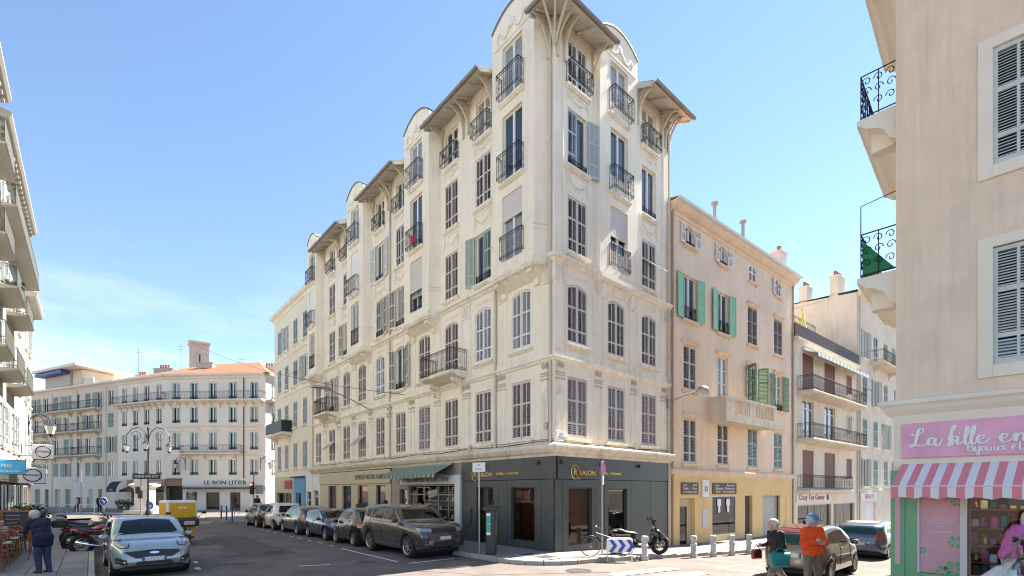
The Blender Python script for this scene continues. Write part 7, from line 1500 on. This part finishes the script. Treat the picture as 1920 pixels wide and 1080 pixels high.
def barrier(label, x, y, rz, L=2.0, grp=None):
    T = thing('pedestrian_barrier', label, 'railing', (x, y, .13 if x > -30 else gz(x, y)), rz, grp); part('frame', MB().tube([(-L / 2, 0, 0), (-L / 2, 0, .95), (L / 2, 0, .95), (L / 2, 0, 0)], .022, 6).tube([(-L / 2, 0, .25), (L / 2, 0, .25)], .018, 5), 'steel', T)
    part('cross_bar', MB().tube([(-L / 2, 0, .25), (0, 0, .95)], .012, 4), 'steel', T); part('cross_bar', MB().tube([(0, 0, .95), (L / 2, 0, .25)], .012, 4), 'steel', T)
for i in range(3): w = LW(-25.0 - i * .2, -4.4 + i * 1.3); barrier('grey tubular barrier on the pavement build-out by the last parked car', w[0], w[1], ANG_L + PI / 2, 1.2, 'barriers on the build-out')
for i in range(6): barrier('pale tubular barrier along the far crossing', -52 + i * 2.5, 49.6 - i * .95, R(-20), 2.2, 'barriers along the far crossing')
for i, (x, y) in enumerate([(-46.5, 45.5), (-47.8, 43.8)]): T = thing('lamp_pole', 'white slim pole standing among the barriers by the far terrace' if i else 'white lamp pole with a square head by the far terrace', 'pole', (x, y, 0)); part('pole', MB().lathe([(.05, 0), (.05, 3.4)], 8), 'frame_white', T); part('head', MB().bevbox(-.3 + .2 * i, .3 - .2 * i, -.3 + .2 * i, .3 - .2 * i, 3.3, 3.65, .05), 'frame_white', T)
# cafe terrace: tables, chairs, menu board
def chair(x, y, rz, label):
    T = thing('bistro_chair', label, 'chair', (x, y, .13), rz, 'wicker terrace chairs')
    def seat(): return MB().bevbox(-.21, .21, -.20, .20, .43, .47, .02).mesh('seat', 'wicker')
    obj('seat', cached('cs', seat), T); obj('backrest', cached('cb', lambda: MB().rings([[(x_, .19 + .05 * q + .03 * (1 - (x_ / .2) ** 2), .47 + .42 * q) for x_ in np.linspace(-.2, .2, 5)] for q in (.25, .6, 1.0)], close=False).mesh('backrest', 'wicker')), T); obj('back_frame', cached('cbf', lambda: MB().tube([(-.2, .19, .45), (-.21, .25, .88), (-.12, .27, .95), (.12, .27, .95), (.21, .25, .88), (.2, .19, .45)], .016, 6).mesh('back_frame', 'pine')), T)
    for sx in (-1, 1):
        for sy in (-1, 1): obj('leg', cached(('cl', sx, sy), lambda: MB().tube([(sx * .18, sy * .17, .44), (sx * .21, sy * .22, 0)], .015, 6).mesh('leg', 'pine')), T)
    obj('stretcher', cached('cst', lambda: MB().tube([(-.2, -.19, .2), (.2, -.19, .2), (.2, .19, .2), (-.2, .19, .2)], .01, 5, closed=True).mesh('stretcher', 'pine')), T)
def table(x, y, rz):
    T = thing('bistro_table', 'small grey café table set for a meal on the left pavement', 'table', (x, y, .13), rz, 'café tables'); part('table_top', MB().bevbox(-.35, .35, -.35, .35, .72, .75, .008), 'table_top', T); part('pedestal', MB().lathe([(.24, 0), (.23, .02), (.03, .06), (.03, .72)], 12), 'iron', T)
    for k in range(2): c = thing('place_setting', 'pale plate laid on the café table', 'plate', tuple(Vector((x, y, .882)) + Matrix.Rotation(rz, 3, 'Z') @ Vector((.18 * (-1) ** k, .05, 0))), 0, 'plates on the café tables'); part('plate', MB().lathe([(.05, 0), (.12, .012), (.12, .018), (.06, .008)], 14), 'sign_white', c)
    c = thing('drinking_glass', 'small clear tumbler on the café table', 'glass', tuple(Vector((x, y, .882)) + Matrix.Rotation(rz, 3, 'Z') @ Vector((.0, .22, 0))), 0, 'tumblers on the café tables'); part('tumbler', MB().lathe([(.025, 0), (.035, .10), (.032, .10), (.022, .006)], 10), 'mask_glass', c)
for i in range(4):
    x = -7.2 - i * 1.75; w = LW(x, -14.25); table(w[0], w[1], ANG_L)
    for sx in (-.55, .62): w = LW(x + sx, -14.25 + (.05 if sx > 0 else 0)); chair(w[0], w[1], ANG_L + (PI / 2 if sx < 0 else -PI / 2) + rnd.uniform(-.15, .15), 'red-brown wicker chair with pine legs at a café table')
for i in range(1): w = LW(-9.4 - i * 1.5, -13.5); chair(w[0], w[1], ANG_L + PI + rnd.uniform(-.3, .3), 'red-brown wicker chair with pine legs at a café table')
w = LW(-11.9, -14.2); T = thing('menu_board', 'pine-framed chalk menu board standing behind the café tables', 'menu board', (w[0], w[1], .13), ANG_R - .35); part('board', MB().box(-.34, .34, -.02, .02, .5, 1.42), 'chalk_board', T); part('frame', MB().box(-.40, -.341, -.03, .03, .0, 1.48).box(.341, .40, -.03, .03, .0, 1.48).box(-.34, .34, -.03, .03, 1.421, 1.48).box(-.34, .34, -.03, .03, .44, .499), 'pine', T)
for k in range(6): part('chalk_line', MB().box(-.26, -.26 + rnd.uniform(.25, .5), -.024, -.021, 1.30 - k * .13, 1.312 - k * .13), 'sign_grey', T)
# plants
def leafy(mb, c, r, n, size, seed):
    q = random.Random(seed)
    for _ in range(n):
        d = Vector((q.gauss(0, 1), q.gauss(0, 1), q.gauss(0, .8))).normalized() * (q.random() ** .5); p = Vector(c) + Vector((d.x * r[0], d.y * r[1], d.z * r[2])); u = Vector((q.gauss(0, 1), q.gauss(0, 1), q.gauss(0, .6))).normalized(); v = u.orthogonal().normalized(); s_ = size * q.uniform(.6, 1.3)
        mb.cur = 0 if q.random() < .7 else 1; mb.add([p - u * s_, p + v * s_ * .45, p + u * s_, p - v * s_ * .45], [(0, 1, 2, 3)])
def plant(label, x, y, z, r, n, size, pot=.25, flowers=None, h=.5):
    T = thing('potted_plant', label, 'plant', (x, y, z)); part('pot', MB().lathe([(pot * .7, 0), (pot, pot * 1.4), (pot * 1.08, pot * 1.45), (pot * .9, pot * 1.4)], 12), 'pot', T); part('stem', MB().tube([(0, 0, pot), (.03, 0, h)], .025, 5), 'wood_brown', T); mb = MB(); leafy(mb, (0, 0, h + r[2] * .6), r, n, size, int(x * 10)); part('foliage', mb, ['leaf_dark', 'leaf'], T)
    if flowers: mb = MB(); leafy(mb, (0, 0, h + r[2] * .9), r, n // 6, size * .8, 3); part('blossom', mb, [flowers, 'flower_white'], T)
w = LW(-18.2, -14.4); plant('bushy green shrub in a pot outside the café', w[0], w[1], .13, (.75, .75, .65), 900, .09, .3, None, .6); w = LW(-20.5, -14.6); plant('potted shrub with pink blossom beyond the green one', w[0], w[1], .13, (.5, .5, .5), 500, .08, .28, 'flower_pink', .6)
w = LW(-23.0, -15.2, 12.1); plant('trailing green balcony plant on the white building', w[0], w[1], w[2], (.5, .4, .3), 300, .08, .2, None, .3)
for i, (a, z) in enumerate(((0, .5), (.9, .5), (1.8, .55), (2.8, .5))): p = Vector((-43.2 + a * 1.4, 53.2 - a * .55)); plant(('low tub of dark leaves first by the florist', 'low tub of red and white flowers outside the florist', 'tub of pale flowers under the florist awning', 'tall leafy tub at the florist doorway')[i], p.x, p.y, .13, (.5, .5, .45), 220, .1, .3, ('flower_white', 'flower_pink', 'flower_white', None)[i], .5)

# ------------------------------------------------------------------ people: smooth-blended limbs sampled on a grid
def surface(prims, res, k=.03):
    """one continuous skin over tapered limbs: signed distance of round cones, smooth union, surface nets"""
    A = np.array([p[0] for p in prims], float); B = np.array([p[1] for p in prims], float); ra = np.array([p[2] for p in prims]); rb = np.array([p[3] for p in prims])
    rmax = np.maximum(ra, rb)[:, None]; lo = np.minimum(A, B).min(0) - rmax.max() * 0; lo = np.min(np.minimum(A, B) - rmax, 0) - 3 * res; hi = np.max(np.maximum(A, B) + rmax, 0) + 3 * res
    n = np.ceil((hi - lo) / res).astype(int) + 1; D = np.full(n, 1.0)
    for a, b, r0, r1 in zip(A, B, ra, rb):
        pad = max(r0, r1) + k + 3 * res; i0 = np.maximum(0, np.floor((np.minimum(a, b) - pad - lo) / res).astype(int)); i1 = np.minimum(n, np.ceil((np.maximum(a, b) + pad - lo) / res).astype(int) + 1)
        gx, gy, gz_ = np.meshgrid(*[lo[d] + res * np.arange(i0[d], i1[d]) for d in range(3)], indexing='ij'); P = np.stack([gx, gy, gz_], -1); ab = b - a; L2 = max(1e-9, ab @ ab); t = np.clip(((P - a) @ ab) / L2, 0, 1)
        d = np.linalg.norm(P - a - t[..., None] * ab, axis=-1) - (r0 + (r1 - r0) * t); sl_ = tuple(slice(i0[q], i1[q]) for q in range(3)); o = D[sl_]; h = np.clip(.5 + .5 * (o - d) / k, 0, 1); D[sl_] = o * (1 - h) + d * h - k * h * (1 - h)
    # surface nets
    S = D < 0; C = np.zeros(np.array(D.shape) - 1, int); cor = [(i, j, l_) for i in (0, 1) for j in (0, 1) for l_ in (0, 1)]
    for c in cor: C += S[c[0]:C.shape[0] + c[0], c[1]:C.shape[1] + c[1], c[2]:C.shape[2] + c[2]]
    cells = np.argwhere((C > 0) & (C < 8)); idx = -np.ones(C.shape, int); idx[tuple(cells.T)] = np.arange(len(cells)); acc = np.zeros((len(cells), 3)); cnt = np.zeros(len(cells))
    for c0 in cor:
        for ax in range(3):
            if c0[ax]: continue
            c1 = list(c0); c1[ax] = 1; d0 = D[tuple((cells + c0).T)]; d1 = D[tuple((cells + c1).T)]; m = (d0 < 0) != (d1 < 0); t = np.where(m, d0 / np.where(d0 - d1 == 0, 1, d0 - d1), 0); p = np.array(c0, float)[None] + t[:, None] * (np.array(c1) - np.array(c0))[None]; acc[m] += p[m]; cnt[m] += 1
    V = lo + res * (cells + acc / np.maximum(cnt, 1)[:, None]); Fc = []
    for ax in range(3):
        e = np.zeros(3, int); e[ax] = 1; u, v = (ax + 1) % 3, (ax + 2) % 3; s0 = S[:S.shape[0] - e[0], :S.shape[1] - e[1], :S.shape[2] - e[2]]; s1 = S[e[0]:, e[1]:, e[2]:]; ed = np.argwhere(s0 != s1); eu = np.zeros(3, int); eu[u] = 1; ev = np.zeros(3, int); ev[v] = 1
        ed = ed[(ed[:, u] > 0) & (ed[:, v] > 0) & (ed[:, 0] < C.shape[0]) & (ed[:, 1] < C.shape[1]) & (ed[:, 2] < C.shape[2])]; q = np.stack([idx[tuple((ed - eu - ev).T)], idx[tuple((ed - ev).T)], idx[tuple(ed.T)], idx[tuple((ed - eu).T)]], 1); fl = s1[tuple(ed.T)]; q[fl] = q[fl][:, ::-1]; Fc.append(q[(q >= 0).all(1)])
    me = bpy.data.meshes.new('surface'); me.from_pydata(V.tolist(), [], np.concatenate(Fc).tolist()); me.polygons.foreach_set('use_smooth', [True] * len(me.polygons)); me.update(); return me
def hand(w, f, up, s=1.0, curl=.6):
    """palm, four unequal fingers and a thumb; w wrist, f forearm direction, up = back of the hand"""
    w, f, up = Vector(w), Vector(f).normalized(), Vector(up); up = (up - f * up.dot(f)).normalized(); sd = f.cross(up); P = [(w, w + f * .085 * s, .028 * s, .034 * s), (w + sd * .02 * s, w + f * .08 * s + sd * .022 * s, .02 * s, .02 * s), (w - sd * .02 * s, w + f * .08 * s - sd * .022 * s, .02 * s, .02 * s)]
    for k, ln in ((-1.5, .062), (-.5, .074), (.5, .07), (1.5, .055)):
        a = w + f * .088 * s + sd * (.018 * k * s); d1 = (f * math.cos(curl * .6) - up * math.sin(curl * .6)); d2 = (f * math.cos(curl * 1.6) - up * math.sin(curl * 1.6)); b = a + d1 * ln * .55 * s; P += [(a, b, .0095 * s, .009 * s), (b, b + d2 * ln * .5 * s, .009 * s, .0075 * s)]
    t0 = w + f * .025 * s - sd * .028 * s; t1 = t0 + (f * .6 - sd * .7 - up * .3) * .04 * s; P += [(t0, t1, .013 * s, .011 * s), (t1, t1 + (f * .9 - sd * .1 - up * .3) * .035 * s, .011 * s, .008 * s)]
    return [(tuple(a), tuple(b), r0, r1) for a, b, r0, r1 in P]
def person(label, loc, rz, J, cl, h=1.75, res=.0125, hair='hair_grey', hairlen=0, cap=None, group=None, sleeve=1.0, skirt=False, top_drop=.0, bulk=1.0):
    """J: joints in metres for a 1.75 m figure (x left, -y forward, z up): pelvis, chest, neck, head and shL/elL/wrL/hipL/knL/anL + right"""
    T = thing('person', label, 'person', (loc[0], loc[1], loc[2] if len(loc) > 2 else gz(*loc)), rz, group); s = h / 1.75; T.scale = (s, s, s)
    V = {k: Vector(v) for k, v in J.items() if k != 'curl'}; fw = V.get('look', Vector((0, -1, 0))).normalized(); hd = V['head']; lat = fw.cross(Vector((0, 0, 1))).normalized(); b = bulk
    pel, ch, nk = V['pelvis'], V['chest'], V['neck']; sw = (V['shL'] - V['shR']).normalized(); pw = (V['hipL'] - V['hipR']).normalized(); mid = pel.lerp(ch, .5)
    torso = [(ch + sw * .09, ch - sw * .09, .118 * b, .118 * b), (mid + sw * .065, mid - sw * .065, .112 * b, .112 * b), (pel + pw * .075, pel - pw * .075, .118 * b, .118 * b), (ch, mid, .115 * b, .11 * b), (mid, pel, .11 * b, .115 * b), (V['shL'], V['shR'], .062, .062)]
    arms = []; legs = []
    for q in 'LR': arms += [(V['sh' + q], V['el' + q], .055, .043), (V['el' + q], V['wr' + q], .043, .030)]; legs += [(V['hip' + q], V['kn' + q], .086, .058), (V['kn' + q], V['an' + q], .058, .038)]
    head = [(hd + Vector((0, 0, .03)) - fw * .015, hd + Vector((0, 0, .035)) + fw * .01, .092, .088), (hd - Vector((0, 0, .02)) + fw * .03, hd - Vector((0, 0, .075)) + fw * .045, .062, .038), (hd + fw * .092, hd - Vector((0, 0, .03)) + fw * .105, .010, .016), (hd + Vector((0, 0, .035)) + fw * .085 + lat * .03, hd + Vector((0, 0, .035)) + fw * .085 - lat * .03, .012, .012), (hd - Vector((0, 0, .055)) + fw * .085 + lat * .018, hd - Vector((0, 0, .055)) + fw * .085 - lat * .018, .011, .011)] + [(hd + lat * .088 * e + Vector((0, 0, .02)), hd + lat * .09 * e - Vector((0, 0, .025)), .014, .011) for e in (-1, 1)] + [(nk, hd - Vector((0, 0, .06)), .055, .052)]
    hands = [];
    for q in 'LR': d = V['wr' + q] - V['el' + q]; hands += hand(V['wr' + q], d, V.get('back' + q, Vector((1 if q == 'L' else -1, 0, .2))), 1.0, J.get('curl', .7))
    feet = []
    for q in 'LR': a = V['an' + q]; td = V.get('toe' + q, Vector((0, -1, 0))); feet += [(a - td * .03 - Vector((0, 0, .035)), a + td * .13 - Vector((0, 0, .045)), .042, .036), (a + td * .10 - Vector((0, 0, .05)), a + td * .17 - Vector((0, 0, .05)), .034, .026)]
    tp = lambda L_: [(tuple(a), tuple(b_), r0, r1) for a, b_, r0, r1 in L_]; grow = lambda L_, g: [(a, b_, r0 + g, r1 + g) for a, b_, r0, r1 in L_]
    me = surface(tp(torso) + tp(arms) + tp(legs) + tp(head) + hands + tp(feet), res * .85, .022); me.materials.append(M('skin')); obj('body', me, T)
    top = grow(torso, .018) + [(a, a.lerp(b_, 1 if i % 2 == 0 and sleeve > .5 else min(1, sleeve * 2)) if sleeve < 1 else b_, r0 + .018, r1 + .016) for i, (a, b_, r0, r1) in enumerate(arms) if sleeve > .55 or i % 2 == 0] + [(nk - Vector((0, 0, .05)), nk, .08, .066)]
    if top_drop: top += [(pel + pw * .085, V['hipL'].lerp(V['knL'], top_drop), .125 * b, .115 * b), (pel - pw * .085, V['hipR'].lerp(V['knR'], top_drop), .125 * b, .115 * b)]
    me = surface(tp(top), res, .04); me.materials.append(M(cl[0])); obj('jacket', me, T)
    if skirt:
        bot = []
        for e in (-1, 0, 1): bot.append((pel + pw * .07 * e, pel.lerp((V['anL'] + V['anR']) / 2, .72) + pw * .13 * e, .12, .13))
    else: bot = grow(legs, .020) + [(pel + pw * .08, pel - pw * .08, .128 * b, .128 * b)]
    me = surface(tp(bot), res, .035); me.materials.append(M(cl[1])); obj('trousers', me, T)
    me = surface(tp(grow(feet, .008)), res * .8, .02); me.materials.append(M('shoe')); obj('shoes', me, T)
    hr_ = [(hd + Vector((0, 0, .05)) - fw * .03 + lat * .02, hd + Vector((0, 0, .05)) - fw * .03 - lat * .02, .096, .096), (hd - fw * .05 + Vector((0, 0, .0)), hd - fw * .055 - Vector((0, 0, .05 + hairlen)), .085, .07), (hd + lat * .06 - fw * .02, hd - lat * .06 - fw * .02, .055, .055), (hd + Vector((0, 0, .085)) + fw * .02, hd + Vector((0, 0, .085)) - fw * .05, .06, .06)]
    me = surface(tp(hr_), res, .03); me.materials.append(M(hair)); obj('hair', me, T)
    for e in (-1, 1): p = hd + fw * .094 + lat * .031 * e + Vector((0, 0, .018)); obj('eye', cached('eye', lambda: MB().lathe([(.001, -.009), (.008, -.005), (.008, .005), (.001, .009)], 8).mesh('eye', 'ink', True)), T, tuple(p))
    if cap:
        cp = [(hd + Vector((0, 0, .07)) - fw * .01, hd + Vector((0, 0, .075)) + fw * .01, .108, .106)]; me = surface(tp(cp), res, .02)
        bmn = bmesh.new(); bmn.from_mesh(me); bmesh.ops.bisect_plane(bmn, geom=bmn.verts[:] + bmn.edges[:] + bmn.faces[:], plane_co=hd + Vector((0, 0, .045)), plane_no=(0, 0, -1), clear_outer=True); bmn.to_mesh(me); bmn.free(); me.materials.append(M(cap)); co = obj('cap', me, T)
        vz = MB().rings([[tuple(hd + Vector((0, 0, .052 - .02 * (r_ / .2) ** 2 + dz)) + fw * (r_ * math.cos(a)) + lat * (r_ * .75 * math.sin(a))) for a in np.linspace(-1.0, 1.0, 9)] for r_, dz in ((.09, 0), (.20, 0), (.20, .008), (.09, .01))], close=False); obj('visor', vz.mesh('visor', cap, True), co)
    return T
def pose(**k):
    J = dict(pelvis=(0, 0, .95), chest=(0, .0, 1.28), neck=(0, .0, 1.46), head=(0, -.02, 1.60), shL=(.185, 0, 1.40), elL=(.23, .03, 1.12), wrL=(.22, -.05, .88), shR=(-.185, 0, 1.40), elR=(-.23, .03, 1.12), wrR=(-.22, -.05, .88), hipL=(.09, 0, .90), knL=(.10, -.02, .50), anL=(.10, .0, .09), hipR=(-.09, 0, .90), knR=(-.10, -.02, .50), anR=(-.10, 0, .09)); J.update(k); return J
# man in orange, arms folded, looking to the right street
def face_to(x, y, tx, ty): return math.atan2(ty - y, tx - x) + PI / 2
px_, py_ = 6.62, 10.65
person('man in an orange jacket and blue cap standing with arms folded', (px_, py_), face_to(px_, py_, px_ + .15, py_ - 1) , pose(elL=(.27, -.06, 1.13), wrL=(.02, -.22, 1.20), elR=(-.27, -.06, 1.13), wrR=(-.02, -.20, 1.15), backL=(0, -1, .3), backR=(0, -1, .3), look=(.75, -.62, 0), curl=.9, knL=(.13, -.02, .5), anL=(.15, .02, .09), knR=(-.12, -.03, .5), anR=(-.14, -.02, .09)), ('cl_orange', 'cl_taupe'), 1.76, hair='hair_grey', cap='cap_blue', bulk=1.14)
# woman walking with a teal bag
px_, py_ = 5.92, 10.75
WM = person('grey-haired woman in black striding left with bags', (px_, py_), face_to(px_, py_, px_ - 1, py_ - .12), pose(chest=(0, -.05, 1.28), neck=(0, -.09, 1.45), head=(0, -.13, 1.585), shL=(.17, -.05, 1.39), shR=(-.17, -.05, 1.39), elL=(.22, -.02, 1.12), wrL=(.20, -.20, .98), elR=(-.24, -.02, 1.12), wrR=(-.22, -.26, 1.10), hipL=(.08, 0, .89), knL=(.09, -.22, .52), anL=(.08, -.30, .10), hipR=(-.08, 0, .89), knR=(-.08, .08, .50), anR=(-.08, .40, .16), toeR=(0, -.85, -.4)), ('cl_black', 'cl_taupe'), 1.68, hair='hair_grey', hairlen=.03)
bz = Matrix.Rotation(face_to(5.92, 10.75, 4.92, 10.63), 3, 'Z') @ Vector((.27, -.14, 0)); BG_ = thing('shopping_bag', 'large teal tote bag carried by the striding woman', 'bag', (5.92 + bz.x, 10.75 + bz.y, .64), face_to(5.92, 10.75, 4.92, 10.63))
part('bag', MB().rings([[(w * math.copysign(abs(math.sin(a)) ** .6, math.sin(a)), d * math.copysign(abs(math.cos(a)) ** .5, math.cos(a)), z + .012 * math.sin(5 * a)) for a in [2 * PI * k / 20 for k in range(20)]] for z, d, w in ((.0, .19, .05), (.02, .21, .07), (.14, .225, .075), (.27, .24, .045), (.30, .24, .02))], True, True), 'cl_teal', BG_, smooth=True); part('handle', MB().tube([(0, -.13, .30), (0, -.05, .40), (0, .05, .40), (0, .13, .30)], .012, 5), 'cl_teal', BG_)
bz = Matrix.Rotation(face_to(5.92, 10.75, 4.92, 10.63), 3, 'Z') @ Vector((-.22, -.36, 0)); BG_ = thing('handbag', 'small red handbag swinging in front of the striding woman', 'bag', (5.92 + bz.x, 10.75 + bz.y, .74), face_to(5.92, 10.75, 4.92, 10.63)); part('bag', MB().bevbox(-.05, .05, -.12, .12, 0, .22, .03), 'car_red', BG_); part('handle', MB().tube([(0, -.08, .21), (0, 0, .34), (0, .08, .21)], .008, 5), 'car_red', BG_)
# shopper in pink at the window
px_, py_ = 7.66, 7.42
person('shopper in a pink top and striped trousers bending at the pink shop window', (px_, py_, .40), face_to(px_, py_, px_ + .70, py_ - .55), pose(chest=(0, -.08, 1.26), neck=(0, -.17, 1.42), head=(0, -.25, 1.52), shL=(.17, -.10, 1.36), shR=(-.17, -.10, 1.36), elL=(.22, -.05, 1.10), wrL=(.2, -.14, .88), elR=(-.22, -.06, 1.10), wrR=(-.20, -.14, .90)), ('cl_pink', 'cl_stripe'), 1.66, hair='hair_pale', hairlen=.12, sleeve=.5, res=.011)
# man in navy among the terrace chairs, leaning left
w = LW(-5.75, -13.2); person('stooping man in a navy jacket and jeans reaching towards the café tables', (w[0], w[1], .13), face_to(w[0], w[1], w[0] - 1, w[1] + .25), pose(chest=(0, -.13, 1.27), neck=(0, -.26, 1.42), head=(0, -.34, 1.53), shL=(.185, -.17, 1.38), shR=(-.185, -.17, 1.38), elL=(.24, -.26, 1.12), wrL=(.20, -.50, 1.10), elR=(-.24, -.20, 1.10), wrR=(-.22, -.38, .90), knL=(.1, -.03, .5), anL=(.1, .02, .09), anR=(-.1, .06, .09)), ('cl_navy', 'cl_jean'), 1.72, hair='hair_grey', top_drop=.28, bulk=1.08)
w = LW(-10.1, -14.42); person('person in a floral top seated at the edge of the café terrace', (w[0], w[1], -.28), face_to(w[0], w[1], w[0] + 1, w[1]), pose(), ('cl_floral', 'cl_black'), 1.70, hair='hair_dark', res=.018)
# passers-by
FAR = pose(knL=(.1, -.14, .5), anL=(.1, -.16, .09), anR=(-.1, .22, .12), knR=(-.1, .05, .5))
for lb, (x, y, z), rz, cl_, hh in (('pedestrian in a brown coat walking behind the navy compact car', LW(-13.5, -1.2, .13), ANG_L - PI / 2, ('cl_brown', 'cl_black'), 1.70), ('dark-haired pedestrian walking behind the black city car', LW(-10.9, -1.0, .13), ANG_L - PI / 2, ('cl_black', 'cl_jean'), 1.66), ('pedestrian in black walking beyond the rounded taupe car', RW(9.6, -5.0, -.38), ANG_R + PI / 2, ('cl_black', 'cl_black'), 1.75), ('pedestrian in black crossing before the ochre far building', (-44.0, 51.5, 0), R(40), ('cl_black', 'cl_jean'), 1.72), ('pedestrian in pale grey near the far direction panel', (-45.8, 50.8, 0), R(-60), ('cl_white', 'cl_taupe'), 1.66), ('pedestrian in dark blue at the end of the plain cream building', LW(-33.6, -1.6, .13), R(0), ('cl_navy', 'cl_jean'), 1.74), ('pedestrian in black at the bedding shop door', (-29.6, 51.6, .13), R(160), ('cl_black', 'cl_black'), 1.74)):
    person(lb, (x, y, z), rz, FAR, cl_, hh, res=.028, hair='hair_dark')
